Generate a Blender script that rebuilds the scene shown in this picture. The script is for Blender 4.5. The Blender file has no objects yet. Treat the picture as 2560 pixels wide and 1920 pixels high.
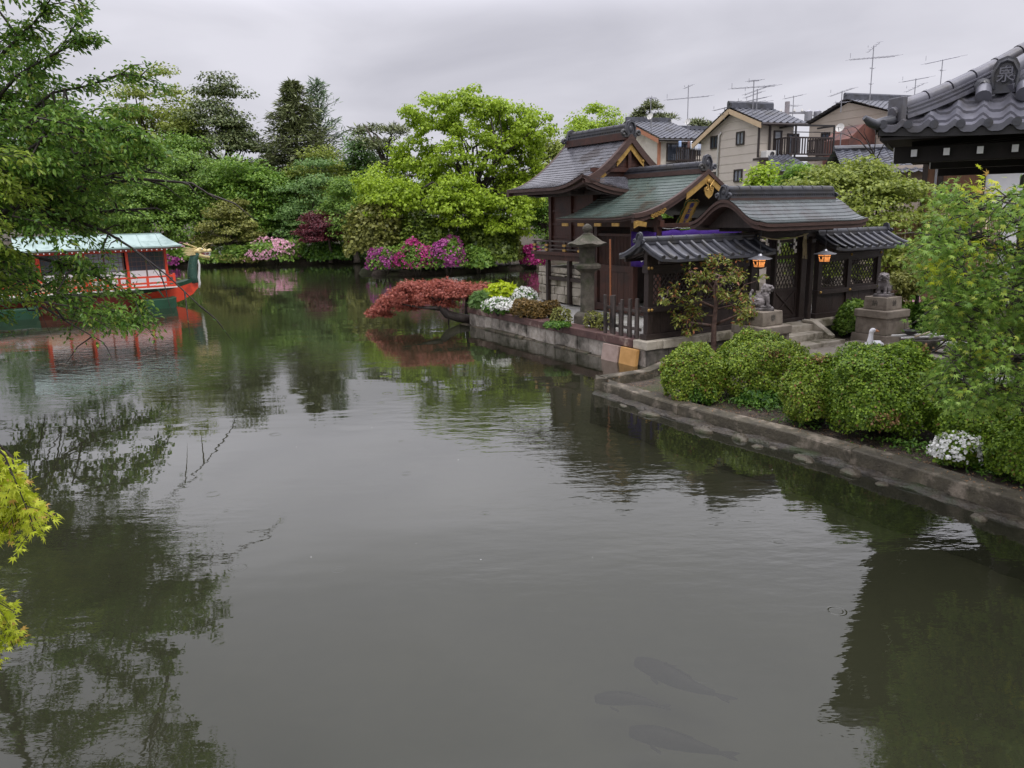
import bpy, bmesh, math, random
import numpy as np
from mathutils import Matrix, Vector
D = bpy.data
SC = bpy.context.scene
COL = SC.collection
# ---------------------------------------------------------------- camera, sky, sun, exposure
FPX, PITCH, ROLL, CAMH = 1934.0, math.radians(12.5), math.radians(1.2), 3.0
cam = D.cameras.new('camera'); camo = D.objects.new('camera', cam); COL.objects.link(camo)
cam.sensor_width = 36.0; cam.lens = 36.0 * FPX / 2560.0; cam.clip_end = 2000; cam.clip_start = 0.05
camo.matrix_world = Matrix.Translation((0, 0, CAMH)) @ Matrix.Rotation(math.pi / 2 - PITCH, 4, 'X') @ Matrix.Rotation(-ROLL, 4, 'Z')
SC.camera = camo
SC.view_settings.view_transform = 'Standard'; SC.view_settings.look = 'None'
SC.view_settings.exposure = 0.18; SC.view_settings.gamma = 1.0
SC.cycles.max_bounces = 8; SC.cycles.transparent_max_bounces = 8
SC.cycles.use_denoising = True
SUN_EL, SUN_AZ = math.radians(58), math.radians(150)
wd = D.worlds.new('World'); SC.world = wd; wd.use_nodes = True
nt = wd.node_tree; nt.nodes.clear()
def N(t, kind, **kw):
    n = t.nodes.new(kind)
    for k, v in kw.items():
        if k.startswith('i_'):
            n.inputs[k[2:].replace('_', ' ')].default_value = v
        else: setattr(n, k, v)
    return n
def lk(t, a, b): t.links.new(a, b)
wo = N(nt, 'ShaderNodeOutputWorld')
sky = N(nt, 'ShaderNodeTexSky'); sky.sky_type = 'NISHITA'; sky.sun_disc = False
sky.sun_elevation = SUN_EL; sky.sun_rotation = SUN_AZ; sky.air_density = 1.0; sky.dust_density = 3.0
bg1 = N(nt, 'ShaderNodeBackground'); bg1.inputs[1].default_value = 0.07; lk(nt, sky.outputs[0], bg1.inputs[0])
tc = N(nt, 'ShaderNodeTexCoord'); sx = N(nt, 'ShaderNodeSeparateXYZ'); lk(nt, tc.outputs['Generated'], sx.inputs[0])
mx = N(nt, 'ShaderNodeMath', operation='MAXIMUM'); mx.inputs[1].default_value = 0.0; lk(nt, sx.outputs[2], mx.inputs[0])
ad = N(nt, 'ShaderNodeMath', operation='ADD'); ad.inputs[1].default_value = 0.22; lk(nt, mx.outputs[0], ad.inputs[0])
dv = N(nt, 'ShaderNodeVectorMath', operation='DIVIDE'); lk(nt, tc.outputs['Generated'], dv.inputs[0])
cb = N(nt, 'ShaderNodeCombineXYZ')
for i in range(3): lk(nt, ad.outputs[0], cb.inputs[i])
lk(nt, cb.outputs[0], dv.inputs[1])
no = N(nt, 'ShaderNodeTexNoise'); no.inputs['Scale'].default_value = 1.15; no.inputs['Detail'].default_value = 7; no.inputs['Roughness'].default_value = 0.5
no.inputs['Distortion'].default_value = 0.5
lk(nt, dv.outputs[0], no.inputs['Vector'])
rp = N(nt, 'ShaderNodeValToRGB'); e = rp.color_ramp.elements
e[0].position = 0.28; e[0].color = (0.48, 0.475, 0.535, 1); e[1].position = 0.70; e[1].color = (0.70, 0.69, 0.755, 1)
lk(nt, no.outputs['Fac'], rp.inputs[0])
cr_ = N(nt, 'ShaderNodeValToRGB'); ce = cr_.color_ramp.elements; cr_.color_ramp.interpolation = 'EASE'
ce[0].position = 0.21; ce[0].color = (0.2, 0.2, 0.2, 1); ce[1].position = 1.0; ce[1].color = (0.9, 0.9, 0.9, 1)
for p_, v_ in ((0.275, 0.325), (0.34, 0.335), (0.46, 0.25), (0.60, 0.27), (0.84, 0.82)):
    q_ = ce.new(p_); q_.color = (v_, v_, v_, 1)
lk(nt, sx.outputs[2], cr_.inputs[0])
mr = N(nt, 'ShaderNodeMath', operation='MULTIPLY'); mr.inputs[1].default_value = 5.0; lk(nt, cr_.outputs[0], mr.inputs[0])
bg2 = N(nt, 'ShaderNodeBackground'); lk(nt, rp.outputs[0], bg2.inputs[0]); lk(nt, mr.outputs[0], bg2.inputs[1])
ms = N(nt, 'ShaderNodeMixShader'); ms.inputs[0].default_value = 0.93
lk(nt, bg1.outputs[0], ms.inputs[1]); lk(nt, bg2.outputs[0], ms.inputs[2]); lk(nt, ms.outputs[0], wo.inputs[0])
sl = D.lights.new('sun', 'SUN'); sl.energy = 1.2; sl.angle = math.radians(25); sl.color = (1.0, 0.97, 0.93)
so = D.objects.new('sun', sl); COL.objects.link(so)
so.rotation_euler = (math.pi / 2 - SUN_EL, 0, math.radians(180) - SUN_AZ)

# ---------------------------------------------------------------- pixel -> world (2560 x 1920 photograph)
def ray(px, py):
    u, v = px - 1280.0, py - 960.0
    c, s = math.cos(ROLL), math.sin(ROLL)
    U, V = u * c - v * s, u * s + v * c
    d = (U / FPX, 1.0, -V / FPX); cp, sp = math.cos(PITCH), math.sin(PITCH)
    return Vector((d[0], d[1] * cp + d[2] * sp, -d[1] * sp + d[2] * cp))
def atz(px, py, z):
    d = ray(px, py); return Vector((0, 0, CAMH)) + d * ((z - CAMH) / d.z)
def at(px, py, Y):
    d = ray(px, py); return Vector((0, 0, CAMH)) + d * (Y / d.y)

# ---------------------------------------------------------------- materials
def lin(r, g, b):
    f = lambda c: (c / 255 / 12.92) if c <= 10 else ((c / 255 + 0.055) / 1.055) ** 2.4
    return (f(r), f(g), f(b), 1.0)
MATS = {}
def mat(name, c1, c2=None, scale=4.0, rough=0.6, bump=0.0, bscale=None, spec=0.4, stretch=(1, 1, 1), stain=None, sscale=1.3, spos=(0.5, 0.62), metallic=0.0, island=False, detail=6):
    m = D.materials.new(name); m.use_nodes = True; t = m.node_tree; b = t.nodes['Principled BSDF']
    c2 = c2 or c1
    tcn = N(t, 'ShaderNodeTexCoord'); mp = N(t, 'ShaderNodeMapping'); mp.inputs['Scale'].default_value = stretch
    lk(t, tcn.outputs['Object'], mp.inputs[0])
    nz = N(t, 'ShaderNodeTexNoise'); nz.inputs['Scale'].default_value = scale; nz.inputs['Detail'].default_value = detail
    nz.inputs['Roughness'].default_value = 0.6
    lk(t, mp.outputs[0], nz.inputs['Vector'])
    r = N(t, 'ShaderNodeValToRGB'); r.color_ramp.elements[0].position = 0.32; r.color_ramp.elements[1].position = 0.68
    r.color_ramp.elements[0].color = c1; r.color_ramp.elements[1].color = c2
    col = r.outputs[0]
    lk(t, nz.outputs['Fac'], r.inputs[0])
    if island:
        g = N(t, 'ShaderNodeNewGeometry')
        hm = N(t, 'ShaderNodeHueSaturation'); mm = N(t, 'ShaderNodeMapRange')
        for k, v in (('To Min', 0.72), ('To Max', 1.25)): mm.inputs[k].default_value = v
        lk(t, g.outputs['Random Per Island'], mm.inputs['Value']); lk(t, mm.outputs[0], hm.inputs['Value']); lk(t, col, hm.inputs['Color']); col = hm.outputs[0]
    if stain:
        n2 = N(t, 'ShaderNodeTexNoise'); n2.inputs['Scale'].default_value = sscale; n2.inputs['Detail'].default_value = 8; n2.inputs['Roughness'].default_value = 0.65
        lk(t, tcn.outputs['Object'], n2.inputs['Vector'])
        r2 = N(t, 'ShaderNodeValToRGB'); r2.color_ramp.elements[0].position = spos[0]; r2.color_ramp.elements[1].position = spos[1]
        lk(t, n2.outputs['Fac'], r2.inputs[0])
        mxn = N(t, 'ShaderNodeMix'); mxn.data_type = 'RGBA'
        lk(t, r2.outputs[0], mxn.inputs[0]); lk(t, col, mxn.inputs[6]); mxn.inputs[7].default_value = stain; col = mxn.outputs[2]
    lk(t, col, b.inputs['Base Color'])
    b.inputs['Roughness'].default_value = rough; b.inputs['Specular IOR Level'].default_value = spec; b.inputs['Metallic'].default_value = metallic
    if bump:
        n3 = N(t, 'ShaderNodeTexNoise'); n3.inputs['Scale'].default_value = bscale or scale * 3; n3.inputs['Detail'].default_value = 6
        lk(t, mp.outputs[0], n3.inputs['Vector'])
        bp = N(t, 'ShaderNodeBump'); bp.inputs['Strength'].default_value = 1.0; bp.inputs['Distance'].default_value = bump
        lk(t, n3.outputs['Fac'], bp.inputs['Height']); lk(t, bp.outputs[0], b.inputs['Normal'])
    MATS[name] = m
    return m
def leafmat(name, c1, c2, c3=None, trans=0.35, rough=0.45, p3=0.9):
    m = D.materials.new(name); m.use_nodes = True; t = m.node_tree; b = t.nodes['Principled BSDF']; out = t.nodes['Material Output']
    g = N(t, 'ShaderNodeNewGeometry'); r = N(t, 'ShaderNodeValToRGB'); el = r.color_ramp.elements
    el[0].color = c1; el[0].position = 0.1; el[1].color = c2; el[1].position = 0.85
    if c3:
        k = el.new(p3); k.color = c2; k = el.new(min(1.0, p3 + 0.03)); k.color = c3; el[1].position = p3 - 0.05
    lk(t, g.outputs['Random Per Island'], r.inputs[0])
    lk(t, r.outputs[0], b.inputs['Base Color']); b.inputs['Roughness'].default_value = rough; b.inputs['Specular IOR Level'].default_value = 0.35
    tr = N(t, 'ShaderNodeBsdfTranslucent'); lk(t, r.outputs[0], tr.inputs[0])
    mxs = N(t, 'ShaderNodeMixShader'); mxs.inputs[0].default_value = trans
    lk(t, b.outputs[0], mxs.inputs[1]); lk(t, tr.outputs[0], mxs.inputs[2]); lk(t, mxs.outputs[0], out.inputs[0])
    MATS[name] = m; return m
def emit_mat(name, col, strength):
    m = D.materials.new(name); m.use_nodes = True; b = m.node_tree.nodes['Principled BSDF']
    b.inputs['Base Color'].default_value = col; b.inputs['Emission Color'].default_value = col; b.inputs['Emission Strength'].default_value = strength
    return m
def glass_mat(name, col, rough=0.08):
    m = mat(name, col, col, rough=rough, spec=0.8); return m

# ---------------------------------------------------------------- geometry helpers
class Frame:
    def __init__(s, o, az=None, x=None):
        s.o = Vector(o); x = Vector(x).normalized() if x is not None else Vector((math.cos(az), math.sin(az), 0))
        s.x = x; s.y = Vector((-x.y, x.x, 0)); s.z = Vector((0, 0, 1))
        m = Matrix.Identity(4)
        for i, v in enumerate((s.x, s.y, s.z)):
            for j in range(3): m[j][i] = v[j]
        for j in range(3): m[j][3] = s.o[j]
        s.m = m; s.inv = m.inverted()
    def w(s, a, b, z): return s.m @ Vector((a, b, z))
    def l(s, p): return s.inv @ Vector(p)
    def onx(s, px, py, a):
        d = ray(px, py); O = Vector((0, 0, CAMH)); t = (a - (O - s.o).dot(s.x)) / d.dot(s.x); return s.l(O + d * t)
    def ony(s, px, py, b):
        d = ray(px, py); O = Vector((0, 0, CAMH)); t = (b - (O - s.o).dot(s.y)) / d.dot(s.y); return s.l(O + d * t)
WORLD = Frame((0, 0, 0), az=0.0)

class MB:
    def __init__(s): s.v = []; s.f = []
    def add(s, vs, fs):
        n = len(s.v); s.v += [tuple(p) for p in vs]; s.f += [tuple(i + n for i in f) for f in fs]; return s
    def box(s, x0, x1, y0, y1, z0, z1):
        return s.add([(x0, y0, z0), (x1, y0, z0), (x1, y1, z0), (x0, y1, z0), (x0, y0, z1), (x1, y0, z1), (x1, y1, z1), (x0, y1, z1)],
                     [(0, 3, 2, 1), (4, 5, 6, 7), (0, 1, 5, 4), (1, 2, 6, 5), (2, 3, 7, 6), (3, 0, 4, 7)])
    def cbox(s, c, sz): return s.box(c[0] - sz[0] / 2, c[0] + sz[0] / 2, c[1] - sz[1] / 2, c[1] + sz[1] / 2, c[2] - sz[2] / 2, c[2] + sz[2] / 2)
    def beam(s, p, q, w, h, up=(0, 0, 1)):
        p, q = Vector(p), Vector(q); d = (q - p).normalized(); u = Vector(up); sd = d.cross(u)
        if sd.length < 1e-5: sd = d.cross(Vector((1, 0, 0)))
        sd.normalize(); u = sd.cross(d); sd = sd * (w / 2); u = u * (h / 2)
        vs = [p - sd - u, p + sd - u, p + sd + u, p - sd + u, q - sd - u, q + sd - u, q + sd + u, q - sd + u]
        return s.add(vs, [(0, 1, 2, 3), (7, 6, 5, 4), (0, 4, 5, 1), (1, 5, 6, 2), (2, 6, 7, 3), (3, 7, 4, 0)])
    def tube(s, pts, r, n=8, caps=True):
        pts = [Vector(p) for p in pts]; k = len(pts)
        rs = r if isinstance(r, (list, tuple)) else [r] * k
        prev = None; vs = []
        for i, p in enumerate(pts):
            d = (pts[min(i + 1, k - 1)] - pts[max(i - 1, 0)])
            d = d.normalized() if d.length > 1e-9 else Vector((0, 0, 1))
            if prev is None:
                a = d.cross(Vector((0, 0, 1)))
                if a.length < 1e-3: a = d.cross(Vector((1, 0, 0)))
            else: a = prev - d * prev.dot(d)
            a.normalize(); prev = a; b = d.cross(a)
            for j in range(n):
                t = 2 * math.pi * j / n; vs.append(p + (a * math.cos(t) + b * math.sin(t)) * rs[i])
        fs = []
        for i in range(k - 1):
            for j in range(n):
                j2 = (j + 1) % n; fs.append((i * n + j, i * n + j2, (i + 1) * n + j2, (i + 1) * n + j))
        if caps: fs.append(tuple(range(n - 1, -1, -1))); fs.append(tuple((k - 1) * n + j for j in range(n)))
        return s.add(vs, fs)
    def lathe(s, prof, c=(0, 0, 0), n=20, sq=None, rot=0.0):
        vs = []; k = len(prof)
        for r, z in prof:
            for j in range(n):
                t = 2 * math.pi * (j + 0.5) / n + rot; vs.append((c[0] + r * math.cos(t), c[1] + r * math.sin(t), c[2] + z))
        fs = [(i * n + j, i * n + (j + 1) % n, (i + 1) * n + (j + 1) % n, (i + 1) * n + j) for i in range(k - 1) for j in range(n)]
        fs.append(tuple(range(n - 1, -1, -1))); fs.append(tuple((k - 1) * n + j for j in range(n)))
        return s.add(vs, fs)
    def prism(s, poly, o, ux, uy, depth):   # extrude a 2d outline by depth along ux x uy
        o, ux, uy = Vector(o), Vector(ux), Vector(uy); nz = ux.cross(uy).normalized() * depth; k = len(poly)
        vs = [o + ux * p[0] + uy * p[1] for p in poly]; vs += [v + nz for v in vs]
        fs = [tuple(range(k - 1, -1, -1)), tuple(range(k, 2 * k))] + [(i, (i + 1) % k, k + (i + 1) % k, k + i) for i in range(k)]
        return s.add(vs, fs)
    def sphere(s, c, r, n=12, m=8):
        rr = r if isinstance(r, (tuple, list)) else (r, r, r); vs = []; fs = []
        for i in range(m + 1):
            a = math.pi * i / m
            for j in range(n):
                b = 2 * math.pi * j / n; vs.append((c[0] + rr[0] * math.sin(a) * math.cos(b), c[1] + rr[1] * math.sin(a) * math.sin(b), c[2] + rr[2] * math.cos(a)))
        for i in range(m):
            for j in range(n): fs.append((i * n + j, (i + 1) * n + j, (i + 1) * n + (j + 1) % n, i * n + (j + 1) % n))
        return s.add(vs, fs)
    def grid(s, P, us, vs_, thick=None):   # P(u,v) -> point; thick: offset downwards closed slab
        nu, nv = len(us), len(vs_); top = [Vector(P(u, v)) for v in vs_ for u in us]
        fs = [(j * nu + i, j * nu + i + 1, (j + 1) * nu + i + 1, (j + 1) * nu + i) for j in range(nv - 1) for i in range(nu - 1)]
        if thick is None: return s.add(top, fs)
        bot = [p - Vector((0, 0, thick)) for p in top]; n = nu * nv
        f2 = fs + [tuple(n + i for i in reversed(f)) for f in fs]
        rim = [i for i in range(nu)] + [j * nu + nu - 1 for j in range(1, nv)] + [(nv - 1) * nu + i for i in range(nu - 2, -1, -1)] + [j * nu for j in range(nv - 2, 0, -1)]
        for a, b in zip(rim, rim[1:] + rim[:1]): f2.append((b, a, n + a, n + b))
        return s.add(top + bot, f2)
    def courses(s, P, us, rows, step, Nf):   # overlapping courses: each row's lower edge lifted by step along Nf
        for i in range(rows):
            t0, t1 = i / rows, (i + 1) / rows; k = len(us)
            a = [Vector(P(u, t0)) for u in us]; b = [Vector(P(u, t1)) + Nf * step for u in us]; c = [Vector(P(u, t1)) - Nf * step * 0.3 for u in us]
            fs = [(j, j + 1, k + j + 1, k + j) for j in range(k - 1)] + [(k + j, k + j + 1, 2 * k + j + 1, 2 * k + j) for j in range(k - 1)]
            s.add(a + b + c, fs)
        return s
def mesh_obj(name, v, f, m, smooth=False):
    me = D.meshes.new(name); me.from_pydata([tuple(p) for p in v], [], f); me.update()
    if smooth:
        me.polygons.foreach_set('use_smooth', [True] * len(me.polygons))
    o = D.objects.new(name, me); COL.objects.link(o)
    if m: me.materials.append(m)
    return o
def props(o, label=None, cat=None, group=None, kind=None):
    if label: o['label'] = label
    if cat: o['category'] = cat
    if group: o['group'] = group
    if kind: o['kind'] = kind
    return o
class Thing:
    def __init__(s, name, label, cat, fr=WORLD, org=(0, 0, 0), group=None):
        s.e = D.objects.new(name, None); COL.objects.link(s.e); s.e.empty_display_size = 0.2
        s.org = Vector(org); s.fr = fr; s.e.matrix_world = fr.m @ Matrix.Translation(s.org); props(s.e, label, cat, group)
    def part(s, name, mb, m, parent=None, smooth=False, bevel=0.0, label=None):
        v = [(p[0] - s.org[0], p[1] - s.org[1], p[2] - s.org[2]) for p in mb.v]
        o = mesh_obj(name, v, mb.f, m, smooth); o.parent = parent or s.e
        return fin(o, smooth, bevel, label)
    def adopt(s, o, parent=None):   # o's mesh is already relative to org, in frame axes
        o.parent = parent or s.e; return o
def fin(o, smooth, bevel, label=None):
    if smooth == 'auto':
        o.data.set_sharp_from_angle(angle=math.radians(38))
    if bevel:
        b = o.modifiers.new('bevel', 'BEVEL'); b.width = bevel; b.segments = 2; b.limit_method = 'ANGLE'; b.angle_limit = math.radians(35)
    if label: o['label'] = label
    return o
def solo(name, label, cat, fr, org, mb, m, group=None, kind=None, smooth=False, bevel=0.0):
    v = [(p[0] - org[0], p[1] - org[1], p[2] - org[2]) for p in mb.v]
    o = mesh_obj(name, v, mb.f, m, smooth); o.matrix_world = fr.m @ Matrix.Translation(Vector(org))
    props(o, label, cat, group, kind); return fin(o, smooth, bevel)
def copy_tree(src, mw, label, group=None):
    r = src.copy(); COL.objects.link(r); r.matrix_world = mw; r['label'] = label
    if group: r['group'] = group
    def kids(a, b):
        for ch in a.children:
            c = ch.copy(); COL.objects.link(c); c.parent = b; kids(ch, c)
    kids(src, r); return r
def text_mb(txt, size, depth=0.004):
    cu = D.curves.new('lettering', 'FONT'); cu.body = txt; cu.size = size; cu.align_x = 'CENTER'; cu.align_y = 'CENTER'; cu.extrude = depth; cu.resolution_u = 3
    o = D.objects.new('lettering', cu); COL.objects.link(o); bpy.context.view_layer.update()
    me = D.meshes.new_from_object(o.evaluated_get(bpy.context.evaluated_depsgraph_get()))
    mb = MB(); mb.v = [tuple(p.co) for p in me.vertices]; mb.f = [tuple(p.vertices) for p in me.polygons]
    D.objects.remove(o); D.curves.remove(cu); D.meshes.remove(me); return mb
def place(mb, o, ux, uy):
    o, ux, uy = Vector(o), Vector(ux).normalized(), Vector(uy).normalized(); uz = ux.cross(uy)
    r = MB(); r.f = list(mb.f); r.v = [tuple(o + ux * p[0] + uy * p[1] + uz * p[2]) for p in mb.v]; return r
def sculpt(mb, voxel, smooth=4):   # fuse overlapping closed shapes into one continuous surface
    me = D.meshes.new('tmp'); me.from_pydata(mb.v, [], mb.f); o = D.objects.new('tmp', me); COL.objects.link(o)
    r = o.modifiers.new('r', 'REMESH'); r.mode = 'VOXEL'; r.voxel_size = voxel
    if smooth: k = o.modifiers.new('s', 'SMOOTH'); k.iterations = smooth; k.factor = 0.5
    bpy.context.view_layer.update()
    m2 = D.meshes.new_from_object(o.evaluated_get(bpy.context.evaluated_depsgraph_get()))
    out = MB(); out.v = [tuple(p.co) for p in m2.vertices]; out.f = [tuple(p.vertices) for p in m2.polygons]
    D.objects.remove(o); D.meshes.remove(me); D.meshes.remove(m2); return out
# ---------------------------------------------------------------- leaves
def nrm(a): return a / np.maximum(np.linalg.norm(a, axis=1, keepdims=True), 1e-9)
def maple_t():
    ang = [-125, -80, -40, 0, 40, 80, 125]; ln = [0.34, 0.62, 0.85, 1.0, 0.85, 0.62, 0.34]; c = (0, 0, 0)
    v = [c]; f = []
    na = [-150, -103, -60, -20, 20, 60, 103, 150]; nl = [0.1, 0.24, 0.3, 0.32, 0.32, 0.3, 0.24, 0.1]
    for a, l in zip(na, nl): v.append((l * math.sin(math.radians(a)), l * math.cos(math.radians(a)), 0.02))
    for a, l in zip(ang, ln): v.append((l * math.sin(math.radians(a)), l * math.cos(math.radians(a)), -0.16 * l))
    for i in range(7): f.append((0, 1 + i, 9 + i, 2 + i))
    return v, f
TMPL = {
    'quad': ([(0, 0, 0), (0.42, 0.45, 0.10), (0, 1, -0.05), (-0.42, 0.45, 0.10)], [(0, 1, 2, 3)]),
    'leaf': ([(0, 0, 0), (0.19, 0.28, 0.06), (0.20, 0.58, 0.05), (0, 1, -0.16), (-0.20, 0.58, 0.05), (-0.19, 0.28, 0.06)], [(0, 1, 2, 3), (0, 3, 4, 5)]),
    'blade': ([(0, 0, 0), (0.11, 0.4, 0.02), (0, 1, -0.08), (-0.11, 0.4, 0.02)], [(0, 1, 2, 3)]),
    'maple': maple_t(),
    'spray': ([(0, 0, 0), (0.10, 0.35, 0), (0, 1, -0.1), (-0.10, 0.35, 0), (0.5, 0.65, -0.05), (0.16, 0.2, 0.02), (-0.5, 0.65, -0.05), (-0.16, 0.2, 0.02)], [(0, 1, 2, 3), (0, 5, 4, 1), (0, 3, 6, 7)]),
    'flower': ([(0, 0, 0), (0.5, 0.2, 0.16), (0.32, 0.72, 0.2), (0, 0.9, 0.12), (-0.32, 0.72, 0.2), (-0.5, 0.2, 0.16)], [(0, 1, 2, 3), (0, 3, 4, 5)]),
}
def leaf_mesh(name, pos, nor, tip, size, tmpl, m):
    tv, tf = TMPL[tmpl]; tv = np.array(tv, float); tf = np.array(tf, int); n = len(pos)
    nor = nrm(nor); tip = nrm(tip - nor * np.sum(tip * nor, 1, keepdims=True)); sx_ = np.cross(tip, nor)
    sz = np.asarray(size).reshape(-1, 1, 1) * np.ones((n, 1, 1))
    V = pos[:, None, :] + sz * (tv[None, :, 0:1] * sx_[:, None] + tv[None, :, 1:2] * tip[:, None] + tv[None, :, 2:3] * nor[:, None])
    k = len(tv); F = (tf[None] + (np.arange(n) * k)[:, None, None]).reshape(-1, tf.shape[1])
    me = D.meshes.new(name); nv, nf, nl = n * k, len(F), F.size
    me.vertices.add(nv); me.vertices.foreach_set('co', V.reshape(-1).astype(np.float32))
    me.loops.add(nl); me.loops.foreach_set('vertex_index', F.reshape(-1).astype(np.int32))
    me.polygons.add(nf); me.polygons.foreach_set('loop_start', np.arange(0, nl, F.shape[1], dtype=np.int32))
    me.update(calc_edges=True); me.validate()
    if m: me.materials.append(m)
    o = D.objects.new(name, me); COL.objects.link(o); return o
def clusters_leaves(rng, cen, out, rc, m_per, size, flat=0.6, droop=0.35, up=0.8, jit=0.6):
    n = len(cen); idx = np.repeat(np.arange(n), m_per); k = len(idx)
    g = nrm(rng.normal(size=(k, 3))) * (rng.random((k, 1)) ** 0.45)
    g[:, 2] = np.where(g[:, 2] < 0, g[:, 2] * 0.45, g[:, 2])
    rcs = (np.asarray(rc) * np.ones(n))[idx][:, None]
    pos = cen[idx] + g * rcs * np.array([1, 1, flat]); o = out[idx]
    nor = g * 0.7 + np.array([0, 0, up]) + o * 0.3 + rng.normal(size=(k, 3)) * jit
    tip = g + o * 0.5 + rng.normal(size=(k, 3)) * 0.5 - np.array([0, 0, droop])
    return pos, nor, tip, size * (0.7 + 0.6 * rng.random(k))
def crown_pts(rng, c, R, n, rmin=0.45, bumps=7, amp=0.28, low=-0.5):
    d = nrm(rng.normal(size=(n * 3, 3))); d = d[d[:, 2] > low][:n]
    bd = nrm(rng.normal(size=(bumps, 3))); w = np.clip(d @ bd.T, 0, 1) ** 6
    s = 1 - 0.6 * amp + 1.3 * amp * w.max(1); r = (rmin + (1 - rmin) * rng.random(len(d)) ** 0.5) * s
    return np.array(c) + d * r[:, None] * np.array(R), d
def limbs(mb, rng, base, targets, r0, fork_z=0.45, sag=0.1):
    base = Vector(base); tg = [Vector(t) for t in targets]
    if not tg: return
    cx = sum((t for t in tg), Vector()) / len(tg); fork = base.lerp(Vector((base.x * 0.5 + cx.x * 0.5, base.y * 0.5 + cx.y * 0.5, cx.z)), fork_z)
    mid = base.lerp(fork, 0.5) + Vector((rng.normal() * r0, rng.normal() * r0, 0))
    top = fork.lerp(cx, 0.6)
    mb.tube([base - Vector((0, 0, 0.15)), base + Vector((0, 0, 0.1)), mid, fork, top], [r0 * 1.35, r0 * 1.1, r0 * 0.9, r0 * 0.75, r0 * 0.45], 7)
    for t in tg:
        s = fork.lerp(top, rng.random()); L = (t - s).length
        p1 = s.lerp(t, 0.33) + Vector((rng.normal(), rng.normal(), abs(rng.normal()) + 0.3)) * L * sag
        p2 = s.lerp(t, 0.7) + Vector((rng.normal(), rng.normal(), rng.normal() + 0.2)) * L * sag
        mb.tube([s, p1, p2, t], [r0 * 0.36, r0 * 0.25, r0 * 0.15, r0 * 0.05], 5, caps=False)
def tree(name, label, base, top_z, R, lm, bm, seed, ncl=80, per=90, leaf=0.2, rc=0.75, trunk=0.16, lobes=None, group=None, cat='tree', tm='quad', flat=0.6, low=-0.55, nlimb=16, rmin=0.45, up=0.8, droop=0.35, crown_name='crown', amp=0.28):
    """lobes: list of (dx,dy,dz,rx,ry,rz,share) relative to base; default one ellipsoid crown of half sizes R ending at top_z"""
    rng = np.random.default_rng(seed); base = Vector(base)
    if lobes is None: lobes = [(0, 0, top_z - base.z - R[2], R[0], R[1], R[2], 1.0)]
    P, O = [], []
    for (dx, dy, dz, rx, ry, rz, sh) in lobes:
        a, b = crown_pts(rng, (dx, dy, dz), (rx, ry, rz), max(3, int(ncl * sh)), rmin=rmin, low=low, amp=amp); P.append(a); O.append(b)
    P = np.vstack(P); O = np.vstack(O)
    P[:, 2] = np.maximum(P[:, 2], 0.12)
    t = Thing(name, label, cat, WORLD, base, group)
    pos, nor, tip, sz = clusters_leaves(rng, P, O, rc * (0.7 + 0.6 * rng.random(len(P))), per, leaf, flat=flat, up=up, droop=droop)
    t.adopt(leaf_mesh(crown_name, pos, nor, tip, sz, tm, lm))
    mb = MB(); sel = rng.choice(len(P), min(nlimb, len(P)), replace=False)
    limbs(mb, rng, (0, 0, 0), P[sel], trunk)
    o = mesh_obj('trunk' if cat == 'tree' else 'stem', mb.v, mb.f, bm, True); t.adopt(o)
    return t
# ---------------------------------------------------------------- material palette
M = {}
M['soil'] = mat('soil', lin(54, 46, 39), lin(86, 76, 65), scale=9, rough=0.9, bump=0.03, bscale=25, stain=lin(62, 66, 40), sscale=0.9)
M['gravel'] = mat('gravel', lin(140, 138, 132), lin(176, 174, 168), scale=40, rough=0.9, bump=0.02, bscale=60, stain=lin(120, 118, 108), sscale=1.0)
M['stone'] = mat('granite', lin(128, 120, 110), lin(176, 168, 158), scale=7, rough=0.75, bump=0.012, bscale=40, stain=lin(74, 70, 62), sscale=2.2, spos=(0.5, 0.68), island=True)
M['coping'] = mat('red_granite', lin(66, 44, 42), lin(98, 72, 66), scale=3, rough=0.6, bump=0.01, bscale=30, stain=lin(150, 134, 122), sscale=3.0, spos=(0.56, 0.7))
M['pale_stone'] = mat('pale_stone', lin(150, 142, 128), lin(182, 174, 158), scale=5, rough=0.7, bump=0.008, bscale=50, stain=lin(104, 98, 80), sscale=1.6)
M['ped_stone'] = mat('pedestal_stone', lin(112, 102, 90), lin(150, 140, 126), scale=6, rough=0.75, bump=0.008, bscale=60, stain=lin(84, 78, 62), sscale=1.5, spos=(0.48, 0.66))
M['dark_stone'] = mat('old_stone', lin(72, 68, 62), lin(112, 106, 98), scale=6, rough=0.85, bump=0.015, bscale=45, stain=lin(58, 60, 46), sscale=2.0)
M['lantern_stone'] = mat('mossy_lantern_stone', lin(58, 54, 47), lin(98, 92, 81), scale=6, rough=0.85, bump=0.015, bscale=45, stain=lin(56, 60, 40), sscale=2.4)
M['wet_rock'] = mat('wet_rock', lin(50, 45, 38), lin(96, 88, 72), scale=5, rough=0.5, bump=0.03, bscale=14, stain=lin(52, 58, 34), sscale=2.0)
M['wet_foot'] = mat('wet_footing', lin(40, 36, 30), lin(70, 63, 52), scale=7, rough=0.45, bump=0.03, bscale=22, stain=lin(44, 52, 28), sscale=1.6)
M['kerb'] = mat('kerb_stone', lin(52, 48, 39), lin(86, 80, 65), scale=4, rough=0.7, bump=0.015, bscale=30, stain=lin(128, 118, 104), sscale=3.2, spos=(0.53, 0.66))
M['orange_slab'] = mat('orange_slab', lin(168, 126, 70), lin(196, 150, 92), scale=3, rough=0.7, bump=0.008, stain=lin(120, 88, 58), sscale=4, spos=(0.58, 0.7))
M['pink_slab'] = mat('pink_slab', lin(140, 120, 110), lin(168, 148, 138), scale=4, rough=0.75, bump=0.01, bscale=50)
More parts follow.
